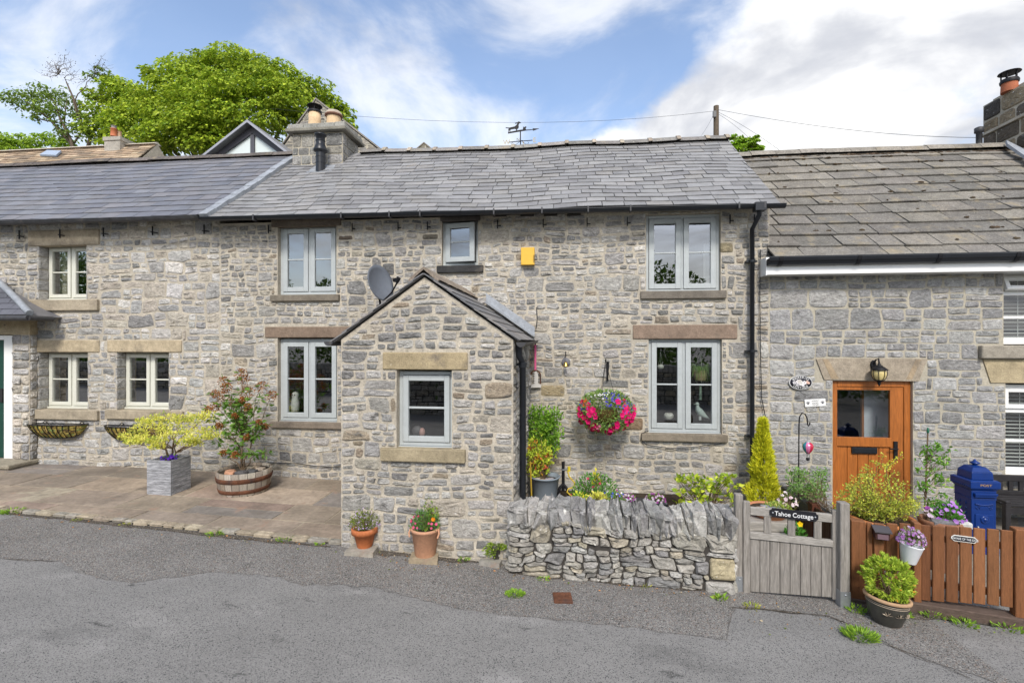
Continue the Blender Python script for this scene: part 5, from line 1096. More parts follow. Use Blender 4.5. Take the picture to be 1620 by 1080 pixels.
m = MB(); q = [A + nW * -.012 + dW * .02, A + nW * -.012 + dW * (LW - .02), A - nW * (TH - .01) + dW * (LW - .02), A - nW * (TH - .01) + dW * .02]; m.prism([V((p.x, p.y, -.3)) for p in q], (0, 0, wt + .29)); m.build('core', 'dark', t_)
m = MB(); u = .0
while u < LW - .02:
    w = R.uniform(.045, .15); w = min(w, LW - u); big = u < .05 or u + w > LW - .05
    if big: w = min(.19, LW - u)
    hh = R.uniform(.185, .265) + (.02 if big else 0); tilt = R.uniform(-.16, .16)
    mb2 = MB(); rock(mb2, (0, 0, 0), (w * .54, (TH + .04) / 2 * R.uniform(.85, 1.05), hh / 2), jit(R.choice([(.31, .305, .29), (.36, .35, .325), (.27, .265, .255), (.40, .385, .355)]), .12), e=R.uniform(5, 10), n=16, k=11, am=.34, fl=.16)
    T = Matrix.Translation(A + dW * (u + w / 2) - nW * (TH / 2 - .01 + R.uniform(-.02, .01)) + V((0, 0, wt - A.z + hh / 2 - .065))) @ Matrix.Rotation(math.atan2(dW.y, dW.x), 4, 'Z') @ Matrix.Rotation(tilt, 4, 'Y')
    mb2.xform(T); m.add(mb2.v, mb2.f, mb2.c); u += w * 1.0
m.build('coping_stones', 'drystone', t_)

# ================================================================== garden gate
ga = G(1176, 938); gb_ = F(1329, 938, ga.y - .13); gdir = V((gb_.x - ga.x, gb_.y - ga.y, 0)); GL = gdir.length; gdir.normalize(); ang = math.atan2(gdir.y, gdir.x)
def post(px0, px1, pyt, pyb, Y, label, name='gate_post', plate=True):
    x0, x1 = F(px0, 850, Y).x, F(px1, 850, Y).x; zt, zb = F((px0 + px1) / 2, pyt, Y).z, zg(x0); w = x1 - x0
    t_ = thing(name, label, 'post', ((x0 + x1) / 2, Y + w / 2, zb)); m = MB(); m.box(x0, x1, Y, Y + w, zb + .0, zt); m.build('timber', 'wood_grey', t_, bevel=.006)
    if plate: m = MB(); m.box(x0 - .003, x1 + .003, Y - .004, Y + w + .004, zb - .02, zb + .15); m.ball(((x0 + x1) / 2, Y - .005, zb + .12), .009, n=8, k=4); m.build('post_shoe', 'steel', t_)
    return t_
post(1164, 1176, 782, 938, ga.y + .02, 'weathered grey gate post standing against the end of the dry stone wall')
post(1330, 1345, 796, 950, ga.y - .19, 'weathered grey gate post with a steel shoe, between the gate and the brown fence')
gt_ = thing('garden_gate', 'weathered grey timber gate with open slats above boarded lower half', 'gate', ga)
TG = Matrix.Translation(ga) @ Matrix.Rotation(ang, 4, 'Z')
zz = lambda py, px=1250: F(px, py, ga.y - .08).z - ga.z
Hs = zz(797, 1180) + .0; HT = zz(806, 1190); sagk = -.004
def gbox(x0, x1, y0, y1, z0, z1, sg=True, rise=0):
    m = MB(); m.box(x0, x1, y0, y1, z0, z1)
    for p in m.v:
        k = p.x / GL
        if p.z > .25 and sg: p.z += sagk * k
        if p.z < .1: p.z += .05 * k
    return m.xform(TG)
sw = GL * .075
for x0, h in ((0, Hs), (GL - sw, Hs - .01)): gbox(x0, x0 + sw, -.0, .045, .0, h).build('stile', 'wood_grey', gt_, bevel=.006)
gbox(sw, GL - sw, .002, .040, HT - .075, HT).build('rail', 'wood_grey_h', gt_, bevel=.005)
mr = zz(846, 1190); gbox(sw - .005, GL - sw + .005, -.006, .042, mr - .06, mr).build('rail', 'wood_grey_h', gt_, bevel=.005)
for k in (.225, .475, .745): gbox(GL * k, GL * k + .062, .008, .034, mr, HT - .075).build('slat', 'wood_grey', gt_, bevel=.004)
nb = 8; bw = (GL - 2 * sw) / nb
for k in range(nb): gbox(sw + k * bw + .002, sw + (k + 1) * bw - .002, .012 + R.uniform(-.001, .001), .034, .015, mr - .06).build('board', 'wood_grey', gt_, bevel=.003)
sgn = thing('name_plate', 'black house name plate lettered in white, screwed to the top rail of the gate', 'sign', TG @ V((GL * .53, -.02, HT)))
sl_ = GL * .50; cx = GL * .53; tA = math.atan(-.045) ; m = MB(); hp = .042
pl_ = [(-sl_ / 2 + .02, -hp), (sl_ / 2 - .02, -hp), (sl_ / 2 - .015, -hp + .015), (sl_ / 2, -.02), (sl_ / 2, .02), (sl_ / 2 - .015, hp - .015), (sl_ / 2 - .02, hp), (-sl_ / 2 + .02, hp), (-sl_ / 2 + .015, hp - .015), (-sl_ / 2, .02), (-sl_ / 2, -.02), (-sl_ / 2 + .015, -hp + .015)]
ST = TG @ Matrix.Translation((cx, -.012, HT - .030 + sagk * .5)) @ Matrix.Rotation(.022, 4, 'Y')
m.prism([(x, 0, z) for x, z in pl_], (0, .010, 0), (.012, .012, .016)); m.xform(ST); m.build('plate', 'paint', sgn, bevel=.001)
tx = text('Tahoe Cottage', .057, ST @ V((0, -.0015, -.004)), sgn, mat('white_enamel', (.8, .8, .8), .5), rot=(rad(90), .055, ang), squeeze=.92); tx.rotation_euler = (ST.to_3x3() @ Matrix.Rotation(rad(90), 3, 'X')).to_euler()
for s in (-1, 1): m = MB(); m.ball((s * (sl_ / 2 - .025), -.002, 0), .008, n=8, k=4); m.xform(ST); m.build('screw', 'steel', sgn)

# ================================================================== brown picket fence
FA, FB = G(1346, 951), G(1655, 997); fd = V((FB.x - FA.x, FB.y - FA.y, 0)); FL = fd.length; fd.normalize(); fang = math.atan2(fd.y, fd.x); fn = V((fd.y, -fd.x, 0))
def online(px, py, off=0):
    a = (px - 810) / FPX; b = -(py - 540) / FPX; d = V((a * math.cos(YAW) - math.sin(YAW), a * math.sin(YAW) + math.cos(YAW), b)); o = FA + fn * off
    t = (o - CAM).dot(fn) / d.dot(fn); p = CAM + d * t; return (p - FA).dot(fd), p.z
TF = Matrix.Translation(V((FA.x, FA.y, 0))) @ Matrix.Rotation(fang, 4, 'Z')
fe = thing('picket_fence', 'low chestnut-stained picket fence on a timber sleeper, right of the gate', 'fence', FA)
PC = [(.20, .082, .033), (.235, .10, .041), (.165, .066, .027), (.215, .09, .036)]
def fbox(x0, x1, y0, y1, z0, z1, c=(.3, .15, .07), z1b=None):
    m = MB(); m.box(x0, x1, y0, y1, z0, z1, c)
    if z1b is not None:
        for p in m.v:
            if p.z == z1 and p.x == x1: p.z = z1b
    return m.xform(TF)
for (p0, p1, yt, yb) in ((1346, 1369, 822, 952), (1445, 1457, 826, 955), (1605, 1640, 836, 968)):
    x0, zt = online(p0, yt); x1, _ = online(p1, yt); zb = online(p0, yb)[1]; fbox(x0, x1, -.015, .075, zb - .04, zt, jit(PC[0], .1)).build('post', 'wood_brown', fe, bevel=.005)
for (p0, p1, yt, yb) in ((1371.5, 1380, 826, 948), (1383, 1399, 827, 949), (1402.5, 1420, 827, 950), (1423.5, 1441, 827, 951), (1458, 1472.5, 830, 950), (1475.5, 1494, 831, 951), (1497, 1516, 832, 952.5), (1519, 1538, 833, 954), (1541, 1559.5, 835, 955.5), (1562.5, 1581, 836, 957), (1584, 1603, 838, 960)):
    x0, zt = online(p0, yt); x1, _ = online(p1, yt); zb = online((p0 + p1) / 2, yb)[1]; fbox(x0, x1, .0 + R.uniform(-.003, .003), .020, zb, zt, jit(R.choice(PC), .18), zt - R.uniform(-.004, .008)).build('picket', 'wood_brown', fe, bevel=.004)
for py in (852, 925): z = online(1490, py, -.03)[1]; x0 = online(1346, 860)[0]; x1 = online(1640, 860)[0]; fbox(x0 + .1, x1, .022, .06, z - .025, z + .025, PC[2]).build('rail', 'wood_brown', fe)
zs = online(1500, 957)[1]; x0 = online(1345, 960)[0]; xm = online(1462, 965)[0]; x1 = online(1640, 960)[0]
fbox(xm - .25, FL + .6, -.045, .10, -.2, zs - .005, (.1, .07, .06)).build('sleeper', 'wood_dark', fe, bevel=.008); fbox(x0 - .02, xm - .255, -.03, .08, -.2, zs - .06, (.1, .07, .06)).build('sleeper', 'wood_dark', fe, bevel=.006)
# things on the fence
x, z = online(1392, 840); t_ = thing('solar_light', 'little brown box lamp with a sloping solar lid, fixed to the picket fence', 'solar light', TF @ V((x, -.03, z - .04)))
m = MB(); m.box(x - .055, x + .055, -.075, -.003, z - .055, z + .015, (.06, .025, .02)); m.xform(TF); m.build('case', 'paint', t_, bevel=.006); m = MB(); m.box(x - .04, x + .04, -.081, -.0755, z - .045, z + .0, (.16, .10, .12)); m.xform(TF); m.build('lens', 'paint', t_); m = MB(); m.prism([(x - .065, -.095, z + .016), (x - .065, -.0, z + .045), (x - .065, -.0, z + .055), (x - .065, -.095, z + .026)], (.13, 0, 0), (.07, .065, .07)); m.xform(TF); m.build('lid', 'paint', t_)
x, z = online(1438, 874, .08); t_ = thing('hanging_pot', 'tapered white pot hung on the front of the picket fence', 'flower pot', TF @ V((x, -.09, z)))
m = MB(); m.lathe([(.052, -.075), (.055, -.07), (.083, .075), (.088, .082), (.083, .085), (.074, .08), (.07, .05)], (0, 0, 0), 24, (.72, .73, .76)); TP = TF @ Matrix.Translation((x, -.10, z)) @ Matrix.Rotation(rad(9), 4, 'Y'); m.xform(TP); m.build('pot', 'paint', t_)
m = MB(); m.tube([(0, .07, .06), (0, .1, .10), (0, .105, .05)], .007, 6, (.5, .5, .5)); m.xform(TP); m.build('hook', 'steel', t_)
pc_ = TP @ V((0, 0, .07)); low_plant('alyssum_plant', 'grey-green plant with clustered mauve flowers, in the white hanging pot', 'plant', pc_, .10, .09, .15, 330, [(.15, .20, .11), (.19, .24, .13), (.10, .16, .06)], [(.40, .20, .45), (.52, .36, .55), (.33, .13, .38)], 120, .011, .03, .25)
x, z = online(1525, 852); t_ = thing('warning_sign', 'small black plate with white raised rim reading BEWARE OF THE DOG, on the picket fence', 'sign', TF @ V((x, -.01, z))); sw_, sh_ = .118, .026
x0, _ = online(1505, 852); x1, _ = online(1546, 852); sw_ = (x1 - x0) / 2; sh_ = .026
oct_ = lambda k, kk: [(-sw_ * k + sh_ * .7, -sh_ * kk), (sw_ * k - sh_ * .7, -sh_ * kk), (sw_ * k, -sh_ * .35), (sw_ * k, sh_ * .35), (sw_ * k - sh_ * .7, sh_ * kk), (-sw_ * k + sh_ * .7, sh_ * kk), (-sw_ * k, sh_ * .35), (-sw_ * k, -sh_ * .35)]
Tn = TF @ Matrix.Translation((x, -.006, z)) @ Matrix.Rotation(.02, 4, 'Y')
m = MB(); m.prism([(a, 0, b) for a, b in oct_(1, 1)], (0, .006, 0), (.72, .71, .66)); m.xform(Tn); m.build('rim', 'paint', t_, bevel=.001); m = MB(); m.prism([(a, -.002, b) for a, b in oct_(.94, .76)], (0, .003, 0), (.012, .012, .02)); m.xform(Tn); m.build('plate', 'paint', t_)
tx = text('BEWARE OF THE DOG', .0255, Tn @ V((0, -.004, -.0005)), t_, 'white_pvc', squeeze=.72, ext=.001); tx.rotation_euler = (Tn.to_3x3() @ Matrix.Rotation(rad(90), 3, 'X')).to_euler()
# glazed pot with round shrub in front of the fence
gp = G(1402, 984); t_ = thing('glazed_pot', 'dark glazed pot with a leaf motif, in front of the picket fence', 'flower pot', gp)
lean = Matrix.Translation(gp) @ Matrix.Rotation(rad(4), 4, 'Y') @ Matrix.Rotation(rad(-3), 4, 'X')
m = MB(); m.lathe([(.095, 0), (.105, .01), (.135, .09), (.150, .17), (.152, .195)], (0, 0, 0), 30); m.xform(lean); m.build('pot', 'glaze', t_)
m = MB(); m.lathe([(.152, .195), (.168, .202), (.170, .218), (.160, .226), (.146, .224), (.142, .20)], (0, 0, 0), 30, (.42, .27, .16)); m.xform(lean); m.build('rim', 'terra', t_); m = MB(); m.lathe([(.143, .205), (.001, .21)], (0, 0, 0), 24); m.xform(lean); m.build('compost', 'soil', t_)
for zb_ in (.165, .178): m = MB(); m.lathe([(.1495, zb_), (.1525, zb_ + .002), (.1525, zb_ + .005), (.150, zb_ + .007)], (0, 0, 0), 30, (.30, .24, .18)); m.xform(lean); m.build('band', 'paint', t_)
for a_ in (-118, -86, -55): 
    m = MB()
    for k in range(5): th = rad(a_) + (k - 2) * .07; r_ = .148 - abs(k - 2) * .001; m.leaf(V((math.cos(rad(a_)) * .147, math.sin(rad(a_)) * .147, .105)), V((math.cos(th) * r_ - math.cos(rad(a_)) * .147, math.sin(th) * r_ - math.sin(rad(a_)) * .147, .03 - abs(k - 2) * .012)) * 1.0 + V((math.cos(th), math.sin(th), 0)) * .004, .04, (.42, .34, .25), .4)
    m.xform(lean); m.build('leaf_motif', 'paint', t_)
sh = thing('round_shrub', 'ball-shaped lime green evergreen shrub, in the dark glazed pot', 'shrub', gp + V((0, 0, .2))); lv = MB(); tw = MB(); bc = lean @ V((-.005, 0, .37)); b0 = lean @ V((0, 0, .2))
for _ in range(10): stems(tw, b0, bc + rv(.11), .006, 3, .02, r2=.003)
for _ in range(270):
    d = rv().normalized(); q = bc + V((d.x * .175, d.y * .165, d.z * .175)) * R.uniform(.72, 1.04)
    for _ in range(14): dd = d + V((R.gauss(0, .65), R.gauss(0, .65), R.gauss(0, .5) + .35)); lv.leaf(q + rv(.012), dd, R.uniform(.026, .042), jit(R.choice([(.24, .33, .04), (.31, .39, .055), (.19, .29, .035)]), .18), .36)
for _ in range(9): d = rv().normalized(); d.y = -abs(d.y); lv.leaf(bc + d * .17, d, .03, (.5, .22, .03), .5)
tw.build('branches', 'twig', sh); lv.build('foliage', 'leaf', sh)

# ================================================================== side fence and the plants behind the gate
sx0 = F(1243, 775, -.32); sx1 = F(1337, 830, ga.y + .12); t_ = thing('side_fence', 'dark brown close-boarded fence sloping down from the house wall towards the gate', 'fence', (sx0.x, -1.2, zg(3)))
nbd = 15; pz0, pz1 = sx0.z, sx1.z
for k in range(nbd):
    a, b = k / nbd, (k + 1) / nbd; pa, pb = sx0.lerp(sx1, a + .004), sx0.lerp(sx1, b - .004); m = MB(); w_ = .02; za = pz0 + (pz1 - pz0) * a + R.uniform(-.006, .006); zb_ = pz0 + (pz1 - pz0) * b
    m.prism([(pa.x, pa.y, -.1), (pb.x, pb.y, -.1), (pb.x, pb.y, zb_), (pa.x, pa.y, za)], (w_, 0, 0), jit((.075, .030, .016), .15)); m.build('board', 'wood_brown', t_, bevel=.003)
for k in (0, .55): p = sx0.lerp(sx1, k); m = MB(); m.box(p.x - .035, p.x + .055, p.y - .05, p.y + .05, -.1, p.z + .04, (.09, .03, .016)); m.build('post', 'wood_brown', t_, bevel=.004)
pb0 = F(1178, 824, ga.y + .62); pb1 = F(1256, 824, ga.y + .62); zt_ = pb0.z; t_ = thing('sleeper_planter', 'stepped raised bed of old timber sleepers seen through the gate', 'planter', (pb0.x, pb0.y, zg(2)))
for k, (z0, z1, dy, c) in enumerate(((-.06, .12, -.12, (.16, .10, .06)), (.12, .235, -.10, (.20, .13, .075)), (.235, .27, -.16, (.40, .36, .30)), (.27, zt_, 0, (.25, .21, .16)))): m = MB(); m.box(pb0.x - .02, pb1.x + (.0 if k < 3 else .03), pb0.y + dy, pb0.y + .45, z0 + .001, z1 - .001, c); m.build('sleeper', 'wood_grey_h' if k > 1 else 'wood_dark', t_, bevel=.008)
bc = F(1217, 800, pb0.y + .2); bc.z = zt_; t_ = thing('terracotta_bowl', 'shallow terracotta bowl of succulents on the sleeper bed behind the gate', 'bowl', bc)
m = MB(); m.lathe([(.15, 0), (.19, .045), (.225, .075), (.235, .085), (.225, .092), (.20, .075)], bc, 28, (.46, .20, .10)); m.build('bowl', 'terra', t_); m = MB(); m.lathe([(.205, .075), (.001, .085)], bc, 24); m.build('compost', 'soil', t_)
m = MB()
for (dx, dy, s, c) in ((-.13, -.12, .05, (.55, .42, .32)), (-.03, -.14, .055, (.22, .23, .26)), (.03, -.10, .05, (.25, .26, .29)), (.10, -.13, .04, (.45, .40, .34)), (-.06, -.05, .05, (.28, .28, .30))): rock(m, bc + V((dx, dy, .10)), (s, s * .8, s * .6), c)
m.build('stones', 'sett', t_)
low_plant('succulent_plant', 'mat of yellow-green stonecrop, in the terracotta bowl behind the gate', 'plant', bc + V((.06, -.05, .07)), .15, .11, .09, 420, [(.22, .30, .06), (.30, .34, .09), (.14, .24, .05)], None, 0, size=.03, w=.5)
low_plant('saxifrage_plant', 'dark stemmed plant with pale pink star flowers, at the right of the terracotta bowl', 'plant', bc + V((.20, .03, .06)), .10, .08, .19, 90, [(.10, .10, .05), (.14, .17, .06)], [(.70, .55, .58), (.75, .66, .66)], 26, .019, .04, .3)
t_ = low_plant('poppy_plant', 'leafy green plant with one yellow bloom, behind the gate slats', 'plant', F(1258, 850, ga.y + .45) - V((0, 0, .14)), .10, .09, .28, 190, [(.06, .19, .03), (.09, .25, .04)], None, size=.06, w=.5)
m = MB(); flower(m, F(1265, 829, ga.y + .34), .030, (.80, .52, .01), (0, -1, .5), n=5, cup=.5); m.build('flower', 'petal', t_)
def conifer(c, h, r, n, label):
    t_ = thing('conifer', label, 'conifer', c); lv = MB(); tw = MB(); c = V(c); tw.tube([c, c + V((.01, 0, h * .9))], [.018, .005], 6)
    for _ in range(n):
        z = R.random() ** .85; t = R.uniform(0, 6.283); rr_ = r * ((1 - z ** 1.15) ** .95) * (.92 + .85 * noise.noise(V((z * 6, math.cos(t) * 1.6, math.sin(t) * 1.6)))) + .016; q = c + V((math.cos(t) * rr_ * R.uniform(.6, 1.08), math.sin(t) * rr_ * R.uniform(.6, 1.08), .05 + z * h * .95)); o = V((math.cos(t) * .75, math.sin(t) * .75, 1.0))
        for _ in range(5): lv.leaf(q + rv(.016), o + rv(.8), R.uniform(.035, .075), jit(R.choice([(.45, .46, .03), (.54, .53, .04), (.34, .37, .028), (.41, .44, .033)]), .22), .22)
    tw.build('trunk', 'bark', t_); lv.build('foliage', 'needle', t_)
cz = F(1207, 808, -.55); h_ = F(1196, 668, -.55).z - cz.z; conifer(cz, h_ * 1.03, .18, 2300, 'narrow golden conifer beside the black downpipe')
pt_ = thing('flower_pot', 'brown pot under the golden conifer', 'flower pot', V((cz.x, cz.y, .1))); pot(pt_, (cz.x, cz.y, -.06 + .05), .12, .15, cz.z + .03, 'terra', c=(.3, .14, .08))
# lime shrub, flowers, trough and bucket behind the dry stone wall
c0 = F(1118, 800, -.75); sh = thing('lime_shrub', 'big-leaved lime green shrub behind the right end of the dry stone wall', 'shrub', V((c0.x, c0.y, .1))); lv = MB(); tw = MB()
for _ in range(60):
    q = F(R.uniform(1072, 1166), R.uniform(752, 800), -.75 + R.uniform(-.25, .2)); q.z -= .10 * max(0, abs((q.x - c0.x) / .42)) ** 2 * .6; stems(tw, V((c0.x + R.uniform(-.05, .05), c0.y, .1)), q, .006, 3, .03, (.12, .1, .04), .003)
    for _ in range(8): d = rv(); d.z = abs(d.z) * .5 + .1; lv.leaf(q + d * .03, d + V((0, -.3, 0)), R.uniform(.06, .095), jit(R.choice([(.30, .38, .035), (.38, .45, .05), (.22, .32, .03), (.16, .26, .03)]), .15), .52)
tw.build('stems', 'twig', sh); lv.build('foliage', 'leaf', sh)
c0 = F(942, 800, -.9); c0.z = .2
low_plant('bedding_plants', 'leafy clump of mixed green bedding with small red blooms, behind the dry stone wall', 'plant', c0, .32, .2, .40, 900, [(.05, .14, .03), (.07, .19, .035), (.10, .24, .045)], [(.55, .05, .12)], 12, .016, .045, .4)
low_plant('yellow_foliage', 'pale yellow-leaved plant at the front of the bedding behind the wall', 'plant', F(946, 796, -1.3), .12, .10, .13, 200, [(.48, .48, .12), (.40, .44, .08)], None, size=.042, w=.6)
low_plant('lobelia_plant', 'trailing plant with blue and white flowers, right of the pale yellow foliage', 'plant', F(972, 796, -1.3), .15, .1, .15, 260, [(.10, .22, .05), (.16, .28, .09)], [(.06, .08, .50), (.10, .12, .55), (.70, .72, .74)], 40, .012, .03, .4)
low_plant('acid_foliage', 'sprig of bright yellow leaves standing above the bedding plants', 'plant', F(943, 775, -.85), .06, .05, .27, 70, [(.46, .44, .03), (.36, .38, .03)], None, size=.045, w=.5)
low_plant('creeping_jenny', 'acid green and yellow creeping plant at the left of the bedding', 'plant', F(918, 795, -1.2), .10, .09, .12, 170, [(.32, .38, .04), (.42, .42, .05), (.10, .22, .03)], None, size=.04, w=.6)
p0 = F(1015, 797, -1.1); t_ = thing('trough', 'long low black trough planter behind the dry stone wall', 'planter', p0); m = MB(); m.box(p0.x - .30, p0.x + .30, -1.2, -1.0, .1, p0.z + .05, (.03, .03, .032)); m.build('box', 'black_pvc', t_, bevel=.01)
for dx, lab in ((-.19, 'left'), (.17, 'right')): low_plant('bicolour_verbena', 'purple and white striped flowers in the %s half of the black trough' % lab, 'flowers', p0 + V((dx, 0, .03)), .12, .09, .10, 120, [(.10, .2, .03), (.14, .24, .04)], [(.28, .05, .26), (.62, .50, .60), (.40, .12, .36)], 70, .014, .03, .5)
b0 = F(862, 786, -.72); b0.z = .1; t_ = thing('plastic_tub', 'grey plastic tub planter beside the porch downpipe', 'flower pot', b0); rt = (F(886, 752, -.72).x - F(840, 752, -.72).x) / 2; ht = F(862, 752, -.72).z - .1
m = MB(); m.lathe([(rt * .76, 0), (rt * .93, ht * .78), (rt * .945, ht * .785), (rt * .97, ht * .95), (rt * 1.04, ht * .955), (rt * 1.04, ht), (rt * .97, ht), (rt * .93, ht * .8)], b0, 30, (.23, .27, .31)); m.build('pot', 'paint', t_); m = MB(); m.lathe([(rt * .95, ht * .86), (.001, ht * .88)], b0, 24); m.build('compost', 'soil', t_); m = MB()
for (dx, dy, c) in ((-.10, -.04, (.5, .42, .38)), (.04, -.08, (.42, .36, .38)), (.08, -.03, (.30, .29, .31)), (-.03, -.1, (.33, .25, .18)), (.0, .06, (.2, .2, .2))): rock(m, b0 + V((dx, dy, ht * .89)), (.04, .035, .025), c)
m.build('stones', 'sett', t_)
sh = thing('pieris_shrub', 'yellow-green shrub with reddish lower leaves, in the grey plastic tub', 'shrub', b0 + V((0, 0, ht))); lv = MB(); tw = MB(); top = b0 + V((0, 0, ht * .9))
for _ in range(64):
    q = F(R.gauss(850, 15), R.gauss(716, 16), -.72 + R.uniform(-.17, .17)); pts = stems(tw, top, q, .006, 4, .02, (.16, .12, .06), .0025)
    for p_ in pts[2:]:
        cs_ = [(.30, .38, .04), (.38, .44, .05), (.24, .33, .035)] if R.random() < .92 else [(.40, .09, .05), (.45, .25, .03)]
        for _ in range(7): lv.leaf(p_ + rv(.03), rv() + V((0, 0, .4)), R.uniform(.04, .068), jit(R.choice(cs_), .2), .42)
tw.build('branches', 'twig', sh); lv.build('foliage', 'leaf', sh)
sh = thing('box_shrub', 'denser mid-green evergreen bush rising behind the tub against the wall', 'shrub', (F(858, 700, -.35).x, -.35, .1)); lv = MB(); tw = MB(); b1 = V((F(858, 700, -.35).x, -.35, .1)); tw.tube([b1, b1 + V((.01, 0, .9))], [.02, .012], 6)
for _ in range(190):
    t = R.random(); q = F(860 + max(-26, min(26, R.gauss(0, 15))), 645 + 60 * R.random() + 14 * R.random(), -.42 + R.uniform(-.2, .17)); tuft(lv, q, .05, 13, .052, [(.09, .20, .02), (.13, .27, .03), (.06, .14, .016), (.18, .33, .035)], .42, up=.8)
for k in range(8): stems(tw, b1 + V((.01, 0, .6)), F(858 + R.uniform(-22, 22), R.uniform(655, 700), -.36), .008, 3, .03, r2=.003)
tw.build('branches', 'twig', sh); lv.build('foliage', 'leaf', sh)
a, b = F(842, 790, -1.0), F(839, 742, -1.0); m = MB(); m.tube([a - V((0, 0, .2)), b + V((0, 0, .1))], .011, 6, (.40, .27, .03)); tag(m.build('garden_cane', 'paint', None, origin=a), 'yellow garden cane leaning in front of the grey tub', 'cane')
# standpipe with hose
q = F(891, 780, -.45); q.z = .1; t_ = thing('garden_tap', 'black garden standpipe on splayed feet with a yellow hose connector', 'tap', q); m = MB(); zt_ = F(891, 730, -.45).z
m.tube([q + V((0, 0, .12)), V((q.x, q.y, zt_))], .022, 8); 
for sx in (-1, 1): m.tube([q + V((0, 0, .22)), q + V((sx * .05, -.02, .16)), q + V((sx * .085, -.03, .05)), q + V((sx * .09, -.03, 0))], [.018, .022, .018, .01], 7)
m.build('post', 'iron', t_); m = MB(); zj = F(891, 742, -.45).z; m.tube([V((q.x, q.y, zj)), V((q.x + .08, q.y - .04, zj))], .012, 8); m.lathe([(.03, -.008), (.03, .008)], (q.x, q.y, zj), 10); m.build('spout', 'steel', t_)
m = MB(); m.tube([V((q.x + .08, q.y - .04, zj + .05)), V((q.x + .08, q.y - .04, zj - .015))], .021, 8, (.60, .48, .03)); m.build('connector', 'paint', t_)
m = MB(); m.tube([F(898, 744, -.49), F(900, 753, -.5), F(909, 763, -.5), F(908, 770, -.5), F(899, 773, -.5), F(897, 778, -.55), F(905, 785, -.6), F(906, 800, -.65)], .011, 7, (.58, .42, .05)); tag(m.build('garden_hose', 'paint', None, origin=F(898, 744, -.49)), 'yellow garden hose curling down from the standpipe', 'hose')

# ================================================================== right garden
c0 = F(1393, 816, -1.65); t_ = thing('flower_pot', 'wide orange clay pot mostly hidden behind the left end of the picket fence', 'flower pot', V((c0.x, c0.y, -.05))); pot(t_, V((c0.x, c0.y, -.05)), .22, .30, c0.z + .05, 'terra', .05, .015, c=(.48, .19, .07))
sh = thing('barberry_shrub', 'airy yellow-green twiggy shrub in front of the orange door', 'shrub', V((c0.x, c0.y, c0.z))); lv = MB(); tw = MB(); b0 = V((c0.x, c0.y, c0.z - .03))
for _ in range(120):
    t = R.uniform(-1, 1); px = 1388 + 68 * t; py0 = 728 + R.uniform(0, 14) + 58 * abs(t) ** 1.6 - (16 if 0.1 < t < .45 else 0); q = F(px, py0 + R.random() ** 1.3 * (812 - py0), c0.y + R.uniform(-.25, .25)); pts = stems(tw, b0 + V((R.uniform(-.15, .15), R.uniform(-.1, .1), 0)), q, .003, 5, .035, (.28, .14, .09), .0014)
    for p_ in pts[1:]:
        for _ in range(11): lv.leaf(p_ + rv(.035), rv() + V((0, 0, .3)), R.uniform(.018, .034), jit(R.choice([(.32, .36, .05), (.40, .42, .07), (.25, .31, .045), (.20, .27, .05)]), .2), .5)
p_ = [F(1400, 740, c0.y), F(1415, 730, c0.y), F(1428, 718, c0.y)]; tw.tube(p_, .003, 5, (.28, .14, .09))
for k in range(60): q = p_[0].lerp(p_[2], R.random()); lv.leaf(q + rv(.035), rv(), .03, jit((.40, .40, .05), .2), .5)
tw.build('branches', 'twig', sh); lv.build('foliage', 'leaf', sh)
c0 = F(1487, 822, -1.75); t_ = thing('flower_pot', 'big round brown clay pot between the barberry shrub and the blue post box', 'flower pot', V((c0.x, c0.y, -.05))); rp = (F(1519, 820, -1.75).x - F(1456, 820, -1.75).x) / 2 * .95
m = MB(); hh = c0.z + .06; o = V((c0.x, c0.y, -.05)); m.lathe([(rp * .6, 0), (rp * .88, hh * .5), (rp * .95, hh * .86), (rp * 1.0, hh * .9), (rp * 1.02, hh * .96), (rp * .96, hh), (rp * .86, hh * .97), (rp * .84, hh * .85)], o, 30, (.25, .12, .07)); m.build('pot', 'terra', t_); m = MB(); m.lathe([(rp * .86, hh * .88), (.001, hh * .92)], o, 24); m.build('compost', 'soil', t_); m = MB(); rock(m, o + V((-.03, -.07, hh * .95)), (.11, .07, .05), (.15, .15, .155)); rock(m, o + V((.16, -.08, hh * .95)), (.06, .05, .04), (.5, .5, .48)); m.build('stones', 'sett', t_)
low_plant('pansy_plant', 'lush green plant with bright lilac flowers, in the big brown clay pot', 'plant', o + V((.07, .0, hh * .9)), .15, .12, .22, 330, [(.06, .18, .03), (.09, .24, .04)], [(.42, .17, .62), (.50, .25, .66)], 34, .022, .05, .4)
low_plant('purple_bloom', 'single dark purple and white bloom at the left of the brown clay pot', 'flowers', o + V((-.13, -.04, hh * .92)), .035, .03, .17, 14, [(.22, .2, .2)], [(.28, .06, .30), (.6, .5, .6)], 12, .022, .04, .4, fz=(.95, 1.05))
sh = thing('climbing_plant', 'green climber trained up a bamboo cane beside the orange door', 'climber', (F(1470, 790, -.45).x, -.45, -.05)); lv = MB(); tw = MB(); tw.tube([F(1462, 800, -.45) - V((0, 0, .2)), F(1468, 682, -.45)], .008, 6, (.45, .36, .2))
for _ in range(44):
    t = R.random(); q = F(1474 + R.gauss(0, 7 + 7 * (1 - abs(t - .4))) + 5 * t, 795 - 92 * t, -.45 + R.uniform(-.09, .06)); stems(tw, F(1466, min(800, q.z * 0 + 795 - 80 * t + 12), -.45), q, .003, 3, .02, (.12, .16, .05), .002)
    for _ in range(8): lv.leaf(q + rv(.045), rv() + V((0, -.2, -.1)), R.uniform(.045, .075), jit(R.choice([(.09, .22, .025), (.14, .29, .035), (.06, .16, .02)]), .2), .40)
